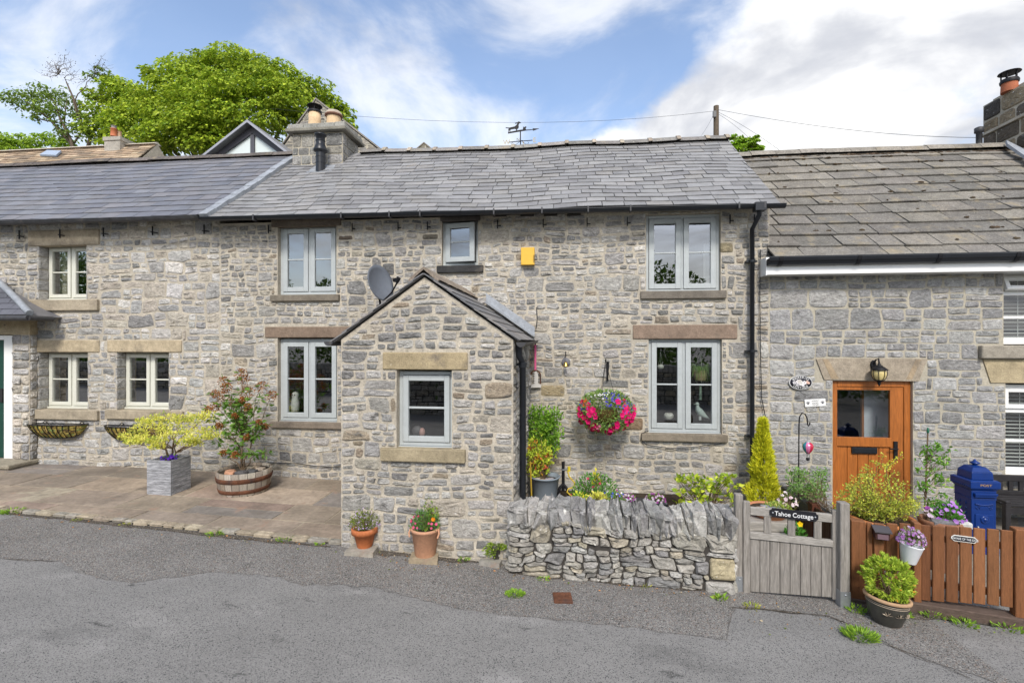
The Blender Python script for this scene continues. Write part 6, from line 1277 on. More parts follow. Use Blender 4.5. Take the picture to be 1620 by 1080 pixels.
for k in range(18): q = F(1490 + R.uniform(0, 26), 762 + R.uniform(-7, 8), -.6); lv.leaf(q, rv() + V((.6, 0, 0)), .055, jit((.20, .34, .04), .15), .4)
tw.build('stems', 'twig', sh); lv.build('foliage', 'leaf', sh); m = MB(); q = F(1468, 682, -.45); m.lathe([(.012, -.02), (.016, 0), (.012, .04), (.002, .05)], q, 8, (.02, .12, .07)); m.build('cane_cap', 'paint', sh)
# blue post box
PYb = -1.30; bx0, bx1 = F(1537, 780, PYb).x, F(1576, 780, PYb).x; D_ = .24; t_ = thing('post_box', 'ornate royal blue cast post box with domed cap and finial', 'post box', ((bx0 + bx1) / 2, PYb + D_ / 2, -.055)); zf = lambda py: F(1555, py, PYb).z; cxb, cyb = (bx0 + bx1) / 2, PYb + D_ / 2; hw, hd = (bx1 - bx0) / 2, D_ / 2
def ring(m, k, z0, z1, k1=None):
    k1 = k1 if k1 is not None else k; vs = [(cxb + sx * (hw + q), cyb + sy * (hd + q), z) for z, q in ((z0, k), (z1, k1)) for sx, sy in ((-1, -1), (1, -1), (1, 1), (-1, 1))]; m.add(vs, [(0, 3, 2, 1), (4, 5, 6, 7)] + [(i, (i + 1) % 4, 4 + (i + 1) % 4, 4 + i) for i in range(4)])
zcap0, zcap1, zs0 = zf(772), zf(763), zf(790)
m = MB(); ring(m, 0, -.055, zs0); ring(m, .006, zs0, zs0 + .012); ring(m, .002, zs0 + .012, zcap0 - .03); ring(m, .002, zcap0 - .03, zcap0, .02); ring(m, .02, -.055, .02); m.build('body', 'blue', t_, bevel=.005, seg=2)
m = MB(); ring(m, .028, zcap0, zcap1 + .012); ring(m, .030, zcap1 + .012, zcap1 + .024, .01); ring(m, -.012, zcap1 + .024, zf(748), -.018); ring(m, -.018, zf(748), zf(741), -.055); ring(m, -.055, zf(741), zf(739), -.10); m.build('cap', 'blue', t_, bevel=.006, seg=2)
m = MB(); zt0 = zf(741) - .0; yo = cyb; m.lathe([(.045, 0), (.03, .012), (.022, .02), (.022, .03), (.045, .045), (.045, .055), (.02, .068), (.012, .08), (.001, .095)], (cxb, yo, zt0 - .012), 16); m.build('finial', 'blue', t_)
m = MB(); zl = zf(781); m.box(bx0 + .015, bx1 - .003, PYb - .034, PYb - .003, zl - .012, zl + .012); m.box(bx0 + .02, bx1 - .01, PYb - .026, PYb - .003, zl - .034, zl - .012); m.build('letter_flap', 'blue', t_, bevel=.004)
tx = text('POST', .034, (cxb, PYb - .030, (zcap0 + zcap1 + .012) / 2), t_, mat('rubbed_gilt', (.40, .25, .12), .5), ext=.002, squeeze=1.45)
m = MB(); zd1 = zf(813); m.box(cxb - hw * .74, cxb + hw * .74, PYb - .010, PYb - .001, zd1 - .42, zd1); m.build('door', 'blue', t_, bevel=.004)
m = MB(); zr = zf(821); m.lathe([(.045, 0), (.04, .012), (.03, .014), (.024, .008), (.018, .020), (.001, .024)], (0, 0, 0), 20); m.xform(Matrix.Translation((cxb + .0, PYb - .010, zr)) @ Matrix.Rotation(rad(90), 4, 'X')); m.build('emblem', 'blue', t_)
m = MB(); m.ball((cxb - hw * .55, PYb - .014, zf(833)), .011, n=8, k=5); m.build('lock', 'steel', t_)
m = MB(); zo = zf(797)
for k in range(9): t = -1 + k / 4; m.ball((cxb + t * hw * .62, PYb - .004, zo - .012 * (1 - t * t)), (.017, .010, .010), n=8, k=5)
for k in (-1, 1):
    for i in range(4): m.ball((cxb + k * (hw * .62 - .012 * i), PYb - .003, zf(803) - .012 * i * (1 if i < 2 else -.4)), (.008, .007, .008), n=7, k=4)
m.box(cxb - .045, cxb + .045, PYb - .006, PYb - .001, zf(805), zf(800)); m.build('scrollwork', 'blue', t_)
m = MB()
for k in range(12): 
    for s in (-.04, .04): m.ball((bx0 - .002, cyb + s, zs0 - .06 - k * .055), (.008, .014, .018), n=7, k=4)
for k in range(9): m.ball((bx0 - .030, PYb - .0 + k * .03, zcap0 + .018), (.006, .008, .010), n=7, k=4)
m.build('side_moulding', 'blue', t_)
# dark bench under the right window
by0 = -.62; X0 = F(1588, 800, by0).x; X1 = X0 + 1.5; t_ = thing('garden_bench', 'black stained slatted bench against the wall below the right window', 'bench', (X0 + .7, -.4, -.055)); gz_ = -.055
zbk = F(1590, 752, -.16).z; zseat = gz_ + .34; zarm = F(1585, 780, -.3).z
m = MB()
for k in range(5): m.box(X0 + .05, X1 - .05, by0 + .02 + k * .095, by0 + .10 + k * .095, zseat - .025, zseat); 
m.build('seat', 'wood_black', t_, bevel=.004); m = MB(); m.box(X0 - .03, X1, -.15, -.10, zbk - .075, zbk); 
for k in range(12): m.box(X0 + .07 + k * .125, X0 + .125 + k * .125, -.145, -.12, zseat + .04, zbk - .075)
m.box(X0 + .05, X1, -.15, -.105, zseat + .0, zseat + .05); m.build('backrest', 'wood_black', t_, bevel=.004)
for xx in (X0, X1 - .06):
    m = MB(); m.box(xx, xx + .06, by0 - .03, -.15, zarm - .03, zarm); m.build('armrest', 'wood_black', t_, bevel=.006)
    for yy in (by0, -.14): m = MB(); m.box(xx, xx + .06, yy - .03, yy + .03, gz_, zarm - .031 if yy < -.3 else zbk - .076); m.build('leg', 'wood_black', t_, bevel=.004)
m = MB(); m.box(X0 + .06, X1 - .06, by0 - .015, by0 + .015, zseat - .10, zseat - .027); m.build('apron', 'wood_black', t_)
# shepherd's crook with glass balloon
cy_ = -.95; a = F(1263, 752, cy_); m = MB(); t_ = thing('shepherds_crook', 'black iron shepherd crook standing in the fence trough', 'hook', a)
m.tube([a - V((0, 0, .5)), F(1264, 672, cy_), F(1265, 659, cy_), F(1269, 653, cy_), F(1274, 655, cy_), F(1277, 662, cy_), F(1277.5, 671, cy_), F(1279, 673.5, cy_), F(1281, 671, cy_), F(1281, 668, cy_)], .0075, 6); m.build('rod', 'iron', t_)
cb2 = F(1278, 708, cy_); r_ = 8.6 * .0072; t_ = thing('glass_balloon', 'striped coloured glass hot-air balloon ornament hanging from the crook', 'ornament', cb2)
m = MB(); cols = [(.60, .45, .04), (.03, .16, .2), (.45, .02, .05), (.60, .45, .04), (.03, .20, .26), (.58, .16, .32), (.45, .015, .05), (.50, .05, .06)]; pr_ = [(.001, .072), (.03, .068), (.056, .045), (.062, .015), (.054, -.02), (.034, -.052), (.016, -.075), (.001, -.080)]; nn = 16
for k in range(nn):
    t0, t1 = 2 * math.pi * k / nn, 2 * math.pi * (k + 1) / nn; vs = [cb2 + V((r * math.cos(t), r * math.sin(t), z)) for r, z in pr_ for t in (t0, t1)]; m.add(vs, [(2 * i, 2 * i + 1, 2 * i + 3, 2 * i + 2) for i in range(len(pr_) - 1)], cols[(k // 2) % 8], 0, True)
m.build('envelope', mat('coloured_glass', None, .12, spec=.6), t_); m = MB(); m.tube([cb2 + V((0, 0, .07)), F(1278, 673, cy_)], .003, 5); m.lathe([(.035, .055), (.028, .075), (.01, .08)], cb2, 14); m.build('hanger', 'steel', t_)
m = MB(); qb = cb2 + V((0, 0, -.155)); m.lathe([(.018, 0), (.022, .03), (.02, .032)], qb, 10); 
for t in (0, 2.1, 4.2): m.tube([cb2 + V((.02 * math.cos(t), .02 * math.sin(t), -.07)), qb + V((.02 * math.cos(t), .02 * math.sin(t), .03))], .0018, 4)
m.build('basket', 'iron', t_)
sh = thing('trailing_foliage', 'grey-green trailing foliage growing over the top of the dark brown side fence', 'plant', (sx0.x, -1.1, .4)); lv = MB(); tw = MB()
for _ in range(95):
    t = R.random() ** .9; q = F(1246 + 58 * R.random(), 742 + 45 * t, -.5 - 1.0 * R.random()); q.z -= .0; st_ = V((sx0.x + R.uniform(-.1, .1), q.y, .40)); stems(tw, st_, q, .003, 3, .03, (.12, .15, .07), .0015)
    for _ in range(17): lv.leaf(q + rv(.055), rv(), R.uniform(.024, .045), jit(R.choice([(.13, .22, .085), (.17, .27, .11), (.08, .16, .04), (.10, .22, .035)]), .2), .5)
tw.build('stems', 'twig', sh); lv.build('foliage', 'leaf', sh)
m = MB(); m.box(sx0.x - .14, sx0.x - .0, -1.6, -.5, .26, .40, (.05, .05, .055)); t_ = tag(m.build('fence_trough', 'paint', None, origin=V((sx0.x, -1, .26)), bevel=.01), 'dark grey trough under the trailing foliage on the side fence', 'planter')

# ================================================================== things fixed to the walls
# hanging basket with bracket
hb0 = F(958, 648, -.42); t_ = thing('wall_bracket', 'black scrolled iron bracket holding the hanging basket', 'bracket', F(961, 587, -.03)); m = MB(); p0 = F(961, 572, -.035); p1 = F(961, 602, -.035); tip = V((hb0.x + .0, -.42, p0.z + .02))
m.box(p0.x - .014, p0.x + .014, -.04, -.028, p1.z, p0.z); m.tube([p0, tip, tip + V((0, -.03, .03))], .009, 6); m.tube([p1, V((p1.x, -.15, p1.z + .09)), V((p1.x, -.25, p0.z + .0)), V((p1.x, -.34, p0.z + .01))], .007, 6); m.build('arm', 'iron', t_)
t_ = thing('hanging_basket', 'hanging basket overflowing with magenta petunias, lobelia and white trailing flowers', 'hanging basket', hb0); m = MB(); cB = hb0 + V((0, 0, -.05)); m.ball(cB, (.17, .17, .15), (.12, .085, .03), n=18, k=10); m.v = [V((p.x, p.y, min(p.z, cB.z + .04))) for p in m.v]; m.build('liner', 'moss', t_)
m = MB()
for t in (0, 2.1, 4.2): m.tube([cB + V((.18 * math.cos(t), .18 * math.sin(t), .04)), tip], .003, 4)
m.build('chain', 'iron', t_); lv = MB(); f1 = MB(); f2 = MB(); rx_, rz_ = .38, .29; cc_ = hb0 + V((0, 0, .0))
for _ in range(2700):
    d = rv(); d = d.normalized() * d.length ** .5; q = cc_ + V((d.x * rx_, d.y * .30, d.z * rz_ - .02)); lv.leaf(q, d + V((0, 0, .1)) + rv(.6), R.uniform(.03, .055), jit(R.choice([(.10, .19, .045), (.15, .25, .065), (.07, .14, .03), (.20, .28, .09)]), .22), .45)
def bfl(mb, n, col, r, zr, eye=None, sides=None, ncup=.3):
    for _ in range(n):
        if mb is None: fb = MB()
        else: fb = mb
        while True:
            d = rv().normalized(); d.y = -abs(d.y)
            if zr[0] <= d.z <= zr[1] and (sides is None or sides(d)): break
        q = cc_ + V((d.x * rx_ * R.uniform(.88, 1.06), d.y * .31 * R.uniform(.95, 1.06), d.z * rz_ * R.uniform(.88, 1.05) - .02)); flower(fb, q, r * R.uniform(.8, 1.15), col, d + V((R.uniform(-.3, .3), -.5, .1)), eye, cup=ncup)
        if mb is None: fb.build('petunia', 'petal', t_)
MG = (.72, .012, .16)
bfl(None, 54, MG, .047, (-.95, .55), (.4, .0, .1), lambda d: abs(d.x) > .32 or d.z < -.6); bfl(None, 12, (.66, .008, .12), .042, (-.8, .75), (.3, 0, .03), lambda d: d.x > .3 or d.x < -.35); bfl(None, 5, (.75, .25, .35), .03, (-.95, -.4)); bfl(None, 2, (.75, .13, .02), .034, (.35, .75), None, lambda d: d.x < -.4)
bfl(f2, 60, (.075, .06, .45), .014, (.3, .95), None, lambda d: d.x > -.1); bfl(f2, 34, (.12, .11, .50), .013, (.0, .6), None, lambda d: d.x > .45 or d.x < -.6); bfl(f2, 16, (.80, .80, .80), .013, (.7, .98), None, lambda d: d.x < .2)
lv.build('foliage', 'leaf', t_); tag(f2.build('lobelia', 'petal', t_), kind='stuff')
# satellite dish
dc = F(603, 447, -.42); t_ = thing('satellite_dish', 'grey oval satellite dish on a short pole at the porch roof', 'satellite dish', dc); yawd = rad(-52)
TD = Matrix.Translation(dc) @ Matrix.Rotation(rad(66), 4, 'Z') @ Matrix.Rotation(rad(-14), 4, 'X')
m = MB(); n_, k_ = 28, 6; vs = []; rw, rh = .245, .275
for i in range(k_ + 1):
    for j in range(n_): t = 2 * math.pi * j / n_; k = i / k_; vs.append(V((rw * k * math.cos(t), .075 * (1 - k * k), rh * k * math.sin(t))))
fs = [(i * n_ + j, i * n_ + (j + 1) % n_, (i + 1) * n_ + (j + 1) % n_, (i + 1) * n_ + j) for i in range(k_) for j in range(n_)]; m.add(vs, fs, smooth=True); m.add([v + V((0, .012, 0)) for v in vs], [f[::-1] for f in fs], smooth=True); b_ = len(m.v) - n_; m.f += [[len(vs) - n_ + j, len(vs) - n_ + (j + 1) % n_, b_ + (j + 1) % n_, b_ + j] for j in range(n_)]; m.c += [(.5, .5, .5)] * n_; m.m += [0] * n_; m.s += [False] * n_
m.xform(TD); m.build('reflector', 'dish', t_)
m = MB(); m.tube([(0, .02, -rh * .98), (0, -.16, -rh * .75), (0, -.32, -rh * .30)], .012, 6); m.xform(TD); m.build('feed_arm', 'iron', t_); m = MB(); m.tube([(0, -.29, -rh * .30), (0, -.35, -rh * .14)], .032, 10); m.tube([(0, -.25, -rh * .16), (0, -.29, -rh * .18)], .03, 10, (.5, .5, .5)); m.xform(TD); m.build('receiver', 'iron', t_)
m = MB(); bk = TD @ V((0, .08, -.08)); pz = F(601, 482, bk.y).z; m.tube([bk, V((bk.x, bk.y + .02, bk.z - .05)), V((bk.x + .03, bk.y + .03, pz - .08))], .016, 8); m.tube([bk, V((bk.x, -.02, bk.z - .02))], .014, 8); m.build('mast', 'iron', t_)
# alarm box
a, b = F(824, 419, -.09), F(845.5, 391, -.09); t_ = thing('alarm_box', 'plain yellow alarm box on the upper wall', 'alarm box', ((a.x + b.x) / 2, 0, a.z)); m = MB(); m.box(a.x, b.x, -.09, -.02, a.z, b.z, (.70, .42, .05)); m.box(a.x + .004, b.x - .004, -.020, .0, a.z + .004, b.z - .004, (.5, .3, .05)); m.build('case', 'paint', t_, bevel=.008, seg=2); m = MB()
for k in range(9): m.box(b.x - .022, b.x + .0015, -.091, -.055, a.z + .03 + k * .013, a.z + .036 + k * .013, (.06, .035, .01))
tag(m.build('grille', 'paint', t_))
# bell
c0 = F(895, 572, -.02); t_ = thing('door_bell', 'small brass bell hanging from a black arm on a slate disc', 'bell', c0); m = MB(); m.lathe([(.062, 0), (.062, .012), (.055, .016), (.001, .017)], (0, 0, 0), 20, (.13, .13, .14)); m.xform(Matrix.Translation((c0.x, -.02, c0.z)) @ Matrix.Rotation(rad(90), 4, 'X')); m.build('backplate', 'slate_blue', t_)
m = MB(); zt_ = F(895, 556, -.1).z; m.tube([V((c0.x, -.03, zt_ - .02)), V((c0.x, -.08, zt_)), V((c0.x, -.12, zt_ - .01)), V((c0.x, -.12, zt_ - .09))], .007, 6); m.build('arm', 'iron', t_); m = MB(); m.lathe([(.042, -.04), (.036, -.032), (.026, .0), (.020, .02), (.001, .028)], (c0.x, -.12, F(895, 575, -.12).z), 18); m.build('bell', 'brass', t_)
# rusty frame on pink strap
c0 = F(847, 545, -.05); t_ = thing('hanging_ornament', 'pink strap hanging a rusty horseshoe frame with notched white board', 'ornament', c0); m = MB(); p1 = F(847, 586, -.05); m.box(c0.x - .014, c0.x + .014, -.055, -.048, p1.z, c0.z, (.72, .13, .28)); m.build('strap', 'paint', t_); m = MB(); m.ball(c0 + V((0, 0, .01)), .014, n=8, k=5); m.build('hook', 'iron', t_)
l, r_, bt = F(839.5, 615, -.05), F(855, 615, -.05), F(847, 612, -.05).z; m = MB(); cxx = (l.x + r_.x) / 2; hw_ = (r_.x - l.x) / 2; zc2 = p1.z - hw_
m.tube([V((l.x, -.05, bt + .02))] + [V((cxx + hw_ * math.cos(t), -.05, zc2 + hw_ * math.sin(t) * 1.05)) for t in [math.pi * (1 - i / 10) for i in range(11)]] + [V((r_.x, -.05, bt + .02))], .011, 6); m.build('frame', 'rust', t_)
pts = [(l.x + .005, bt - .01), (r_.x + .01, bt - .005), (r_.x + .008, bt + .045), (cxx + .04, bt + .05), (cxx + .035, bt + .2), (cxx + .01, bt + .24)]
for k in range(5): z = bt + .21 - k * .035; pts += [(cxx - .035, z), (cxx - .005, z - .012)]
pts += [(l.x + .01, bt + .03)]; m = MB(); m.prism([(x, -.062, z) for x, z in pts], (0, .014, 0), (.52, .50, .47)); m.build('board', 'paint', t_)
# lantern above the orange door
c0 = F(1381, 577, -.02); t_ = thing('wall_lantern', 'black wall lantern with amber ribbed globe over the orange door', 'lantern', c0); lp = F(1391, 592, -.14); m = MB(); m.lathe([(.045, 0), (.05, .01), (.035, .02)], (0, 0, 0), 14, sx=.8, sy=1.35); m.xform(Matrix.Translation((c0.x, -.02, c0.z)) @ Matrix.Rotation(rad(90), 4, 'X')); m.build('backplate', 'iron', t_)
s_ = .0072; m = MB(); m.tube([V((c0.x, -.03, c0.z)), V((c0.x, -.08, c0.z + .07)), V((c0.x + .02, -.11, c0.z + .09)), V((lp.x, -.14, lp.z + .13))], .011, 7); m.build('arm', 'iron', t_)
m = MB(); m.lathe([(.098, .058), (.100, .066), (.06, .10), (.042, .108), (.038, .12), (.018, .13), (.02, .142), (.008, .15), (.012, .165), (.001, .18)], lp, 20); m.build('cap', 'iron', t_)
m = MB(); m.lathe([(.072, .06), (.082, .03), (.082, -.005), (.070, -.045), (.05, -.075)], lp, 24); m.build('globe', 'lamp_glass', t_)
m = MB()
for k in range(8): t = 2 * math.pi * k / 8 + .2; m.tube([lp + V((r * 1.03 * math.cos(t), r * 1.03 * math.sin(t), z)) for r, z in ((.088, .06), (.086, .03), (.086, -.005), (.074, -.045), (.052, -.078))], .004, 5)
m.lathe([(.055, -.072), (.058, -.085), (.03, -.095), (.016, -.12), (.022, -.13), (.012, -.145), (.001, -.165)], lp, 16); m.build('cage', 'iron', t_)
# oval plaque and small white sign
c0 = F(1266.5, 605, -.03); t_ = thing('oval_plaque', 'oval black plaque with a raised rim and pale flowers, reading ROCKERIES COTTAGE', 'plaque', c0); rw, rh = (F(1285, 605, -.03).x - F(1248, 605, -.03).x) / 2, (F(1266, 593.5, -.03).z - F(1266, 616, -.03).z) / 2
Tq = Matrix.Translation((c0.x, -.022, c0.z)) @ Matrix.Rotation(rad(90), 4, 'X'); m = MB(); m.lathe([(1, 0), (1, .016), (.93, .016), (.93, .012)], (0, 0, 0), 36); m.v = [V((p.x * rw, p.y * rh, p.z)) for p in m.v]; m.c = [(.55, .55, .54)] * len(m.c); m.xform(Tq); m.build('rim', 'paint', t_); m = MB(); m.lathe([(.94, .008), (.93, .0135), (.001, .0136)], (0, 0, 0), 36, (.012, .013, .022)); m.v = [V((p.x * rw, p.y * rh, p.z)) for p in m.v]; m.xform(Tq); m.build('plate', 'paint', t_)
m = MB()
for (dx, dz, r, c) in ((-.55, .0, .2, (.70, .70, .72)), (-.25, .08, .26, (.76, .74, .74)), (.02, -.06, .30, (.80, .78, .76)), (-.08, .12, .24, (.8, .78, .72)), (.3, .0, .24, (.72, .70, .72)), (.52, .05, .2, (.78, .52, .42)), (.66, -.02, .15, (.76, .55, .45)), (.18, -.22, .2, (.76, .74, .76)), (-.3, -.2, .18, (.7, .7, .74))): flower(m, (c0.x + dx * rw, -.037 - R.uniform(0, .004), c0.z + dz * rh * 1.4), r * rh * 1.35, c, (R.uniform(-.2, .2), -1, .1), (.35, .2, .1), cup=.12)
m.build('flowers', 'petal', t_)
def arc_text(body, size, rr, a0, a1, parent, flip=False):
    for k, ch_ in enumerate(body):
        a = a0 + (a1 - a0) * k / (len(body) - 1); x = c0.x + rw * rr * math.cos(a); z = c0.z + rh * rr * math.sin(a); tl = math.atan2(rh * math.cos(a), -rw * math.sin(a)); tl = tl + math.pi if not flip else tl
        o = text(ch_, size, (x, -.0365, z), parent, 'white_pvc', ext=.001); o.rotation_euler = (Matrix.Rotation(-tl, 3, 'Y') @ Matrix.Rotation(rad(90), 3, 'X')).to_euler()
arc_text('ROCKERIES', .042, .74, rad(147), rad(33), t_); arc_text('COTTAGE', .042, .74, rad(222), rad(318), t_, True)
c0 = F(1289.5, 637, -.02); t_ = thing('white_sign', 'small white rectangular sign with two paw prints, beside the orange door', 'sign', c0); Ts = Matrix.Translation((c0.x, -.026, c0.z)) @ Matrix.Rotation(rad(-4), 4, 'Y'); w_, h_ = (F(1306, 637, -.02).x - F(1273, 637, -.02).x) / 2, .052
m = MB(); m.box(-w_, w_, 0, .018, -h_, h_, (.74, .74, .72)); m.xform(Ts); m.build('board', 'paint', t_, bevel=.002)
for s in (-1, 1):
    m = MB(); q = (s * w_ * .70, -.002, -.004); m.ball(q, (.014, .003, .011), (.03, .03, .05), n=10, k=5)
    for k in range(4): m.ball((q[0] - .018 + k * .012, -.002, q[2] + .014 + (.006 if k in (1, 2) else 0)), (.0055, .003, .007), (.03, .03, .05), n=8, k=4)
    m.xform(Ts); m.build('paw_print', 'paint', t_)
for body, s2, dz in (('A SPOILT', .022, .028), ('DOG', .034, -.006), ('LIVES HERE', .016, -.034)): tx = text(body, s2, Ts @ V((0, -.001, dz)), t_, 'black_pvc', ext=.0008); tx.rotation_euler = (Ts.to_3x3() @ Matrix.Rotation(rad(90), 3, 'X')).to_euler()

# ================================================================== weather vane, pole, wires
wv = F(823, 238, RY); t_ = thing('weather_vane', 'black weather vane with a dachshund above the compass arms, on the middle roof ridge', 'weather vane', V((wv.x, RY, wv.z - .05))); s_ = .0119 * 1.0
U = lambda px, py: V((F(px, py, RY).x, RY, F(px, py, RY).z)); m = MB(); m.tube([U(823.5, 240), U(823.3, 208)], .011, 6); m.build('rod', 'iron', t_)
m = MB(); sc_ = lambda x, y: U(790 + x / 16.6, 180 + y / 16.6)
m.prism([sc_(225, 520), sc_(700, 440), sc_(700, 415), sc_(560, 420), sc_(225, 485)], (0, .012, 0)); m.prism([sc_(690, 440), sc_(885, 425), sc_(885, 445), sc_(1040, 390), sc_(870, 385), sc_(885, 410), sc_(690, 420)], (0, .012, 0)); m.build('arrow', 'iron', t_)
m = MB(); m.prism([sc_(*p) for p in ((165, 360), (260, 366), (400, 335), (455, 290), (475, 240), (430, 262), (405, 250), (470, 232), (495, 205), (535, 212), (570, 240), (520, 252), (505, 300), (510, 350), (495, 385), (470, 400), (465, 440), (440, 442), (435, 405), (400, 395), (300, 412), (285, 440), (290, 465), (262, 462), (262, 425), (240, 445), (250, 470), (228, 470), (238, 400), (250, 385), (165, 375))], (0, .012, 0)); m.build('dachshund', 'iron', t_)
m = MB(); m.prism([sc_(*p) for p in ((610, 420), (625, 370), (620, 340), (660, 352), (690, 332), (715, 350), (690, 375), (700, 420))], (0, .012, 0)); m.build('bird_figure', 'iron', t_)
m = MB(); m.tube([sc_(250, 752), sc_(560, 722), sc_(870, 700)], .008, 5); m.build('arm', 'iron', t_); m = MB(); m.tube([sc_(555, 722) + V((-.035, .16, .06)), sc_(555, 722), sc_(560, 722) + V((.05, -.16, -.06))], .009, 5); m.build('arm', 'iron', t_); m = MB(); m.tube([sc_(300, 790), sc_(350, 760), sc_(370, 810), sc_(410, 835), sc_(520, 745)], .004, 4); m.build('scroll', 'iron', t_); m = MB(); m.tube([sc_(600, 735), sc_(690, 800), sc_(750, 800), sc_(770, 750), sc_(740, 740)], .004, 4); m.build('scroll', 'iron', t_)
gm = mat('gilt_letters', (.42, .36, .22), .5); text('W', .125, sc_(190, 755), t_, gm, ext=.004); text('E', .125, sc_(920, 700), t_, gm, ext=.004); text('N', .08, sc_(470, 590) + V((0, .16, 0)), t_, gm, ext=.004); text('S', .08, sc_(650, 870) + V((0, -.16, 0)), t_, gm, ext=.004)
PYY = 13.0; a = F(1133, 225, PYY); b = F(1133, 168, PYY); t_ = thing('utility_pole', 'wooden utility pole rising beyond the right end of the middle roof', 'pole', V((a.x, PYY, 0))); m = MB(); m.tube([V((a.x, PYY, 0)), b], [.14, .10], 10); m.build('post', 'bark', t_); m = MB(); q = F(1131, 181, PYY - .1); m.box(q.x - .09, q.x + .03, PYY - .2, PYY - .1, q.z - .14, q.z + .10, (.12, .12, .12)); m.build('junction_box', 'paint', t_)
def wire(pts, label, r=.010):
    P = [F(*p) for p in pts]; Q = []
    for i in range(13):
        t = i / 12; q = P[0].lerp(P[-1], t); 
        if len(P) == 3: mid = P[1] - P[0].lerp(P[2], .5); q += mid * (4 * t * (1 - t))
        Q.append(q)
    m = MB(); m.tube(Q, r, 4, (.12, .12, .13)); tag(m.build('overhead_wire', 'black_pvc', None, origin=P[0]), label, 'wire')
wire([(1129, 176, PYY), (800, 194, 12.5), (430, 172, 12)], 'overhead wire running left from the utility pole past the weather vane', .006)
wire([(1137, 174, PYY), (1330, 204, 9), (1560, 218, 5)], 'overhead wire sagging from the utility pole to the right cottage chimney', .006)
wire([(1137, 178, PYY), (1185, 205, 12), (1240, 243, 11)], 'upper of two thin wires dropping steeply right from the utility pole', .005)
wire([(1137, 181, PYY), (1170, 205, 12), (1206, 240, 11)], 'lower of two thin wires dropping steeply right from the utility pole', .005)
wire([(1129, 181, PYY), (1118, 202, 12), (1104, 222, 11)], 'thin stay wire dropping left from the utility pole', .005)

# ================================================================== on the road
c0 = G(890, 947); m = MB(); m.box(c0.x - .085, c0.x + .085, c0.y - .085, c0.y + .085, c0.z - .02, c0.z + .022, (.11, .05, .035)); m.xform(Matrix.Translation(c0) @ Matrix.Rotation(.12, 4, 'Z') @ Matrix.Translation(-c0)); tag(m.build('iron_cover', 'rust', None, origin=c0, bevel=.005), 'small square rusty iron cover set in the road', 'cover')
def weed(px, py, r, n, label, h=.06, size=.035, cols=((.14, .26, .03), (.20, .32, .04), (.10, .19, .025)), w=.4, name='weed_tuft'):
    c = G(px, py); c.z += .008; m = MB()
    for _ in range(n):
        t = R.uniform(0, 6.283); q = r * math.sqrt(R.random()); m.leaf(c + V((q * math.cos(t), q * math.sin(t) * .8, h * (1 - q / r) * R.uniform(0, .6))), V((math.cos(t) * .7, math.sin(t) * .7, R.uniform(.2, 1.2))), size * R.uniform(.6, 1.3), jit(R.choice(cols), .25), w)
    tag(m.build(name, 'leaf', None, origin=c), label, 'weed')
weed(815, 941, .085, 330, 'round green weed clump in the road left of the rusty cover', .05, .026); weed(1361, 1008, .11, 380, 'bright grassy weed tuft on the road right of the gate', .06, .05, w=.18); weed(340, 846, .09, 90, 'small grass tuft on the terrace kerb below the half-barrel', .04, .04, w=.25); weed(20, 811, .12, 150, 'green weed tuft at the far left end of the terrace kerb', .05, .045, w=.3); weed(200, 830, .07, 60, 'yellowish moss tuft on the terrace kerb below the square planter', .02, .02, ((.22, .24, .05),))
weed(635, 862, .07, 90, 'leafy weed at the porch foot between the two terracotta pots', .14, .05); weed(712, 878, .06, 60, 'low weed at the porch foot right of the tall clay pot', .07, .045); weed(733, 887, .05, 45, 'second little weed at the porch foot, nearer the dark pot', .06, .04); weed(605, 865, .05, 40, 'tiny weed at the porch foot beside the orange pot', .03, .04)
weed(1355, 968, .06, 60, 'leafy weed at the foot of the gate post with the steel shoe', .10, .04); weed(1474, 975, .09, 60, 'small leafy weed against the fence sleeper right of the glazed pot', .06, .035); weed(1525, 988, .09, 110, 'row of low weeds along the fence sleeper', .03, .035); weed(1428, 975, .05, 60, 'weed growing right behind the dark glazed pot', .12, .05); weed(1190, 961, .07, 40, 'mossy yellow weed in the tarmac crack below the gate', .02, .03, ((.25, .25, .05), (.2, .26, .04))); weed(1140, 948, .05, 30, 'fallen green leaves in the tarmac at the foot of the wall', .015, .05); weed(1595, 996, .10, 60, 'green weed at the right end of the fence sleeper', .05, .04); weed(450, 855, .08, 70, 'grass tuft on the terrace kerb halfway to the porch', .03, .035, w=.25)
# leaf litter and pebbles in the angle between the houses and the road
m = MB()
for _ in range(420):
    k = R.random()
    if k < .35: px, py = R.uniform(600, 800), R.uniform(868, 905)
    elif k < .6: px, py = R.uniform(810, 1170), 0; py = 910 + (px - 805) * .09 + abs(R.gauss(0, 7))
    elif k < .8: px, py = R.uniform(0, 540), 0; py = 812 + px * .10 + abs(R.gauss(0, 6))
    else: px, py = R.uniform(1180, 1600), R.uniform(955, 1010)
    q = G(px, py); q.z += .014; m.leaf(q, (R.gauss(0, 1), R.gauss(0, 1), R.uniform(0, .25)), R.uniform(.010, .028), jit(R.choice([(.20, .12, .05), (.35, .17, .06), (.12, .09, .05), (.32, .28, .2), (.10, .14, .03)]), .3), .6)
tag(m.build('leaf_litter', 'leaf'), kind='stuff')
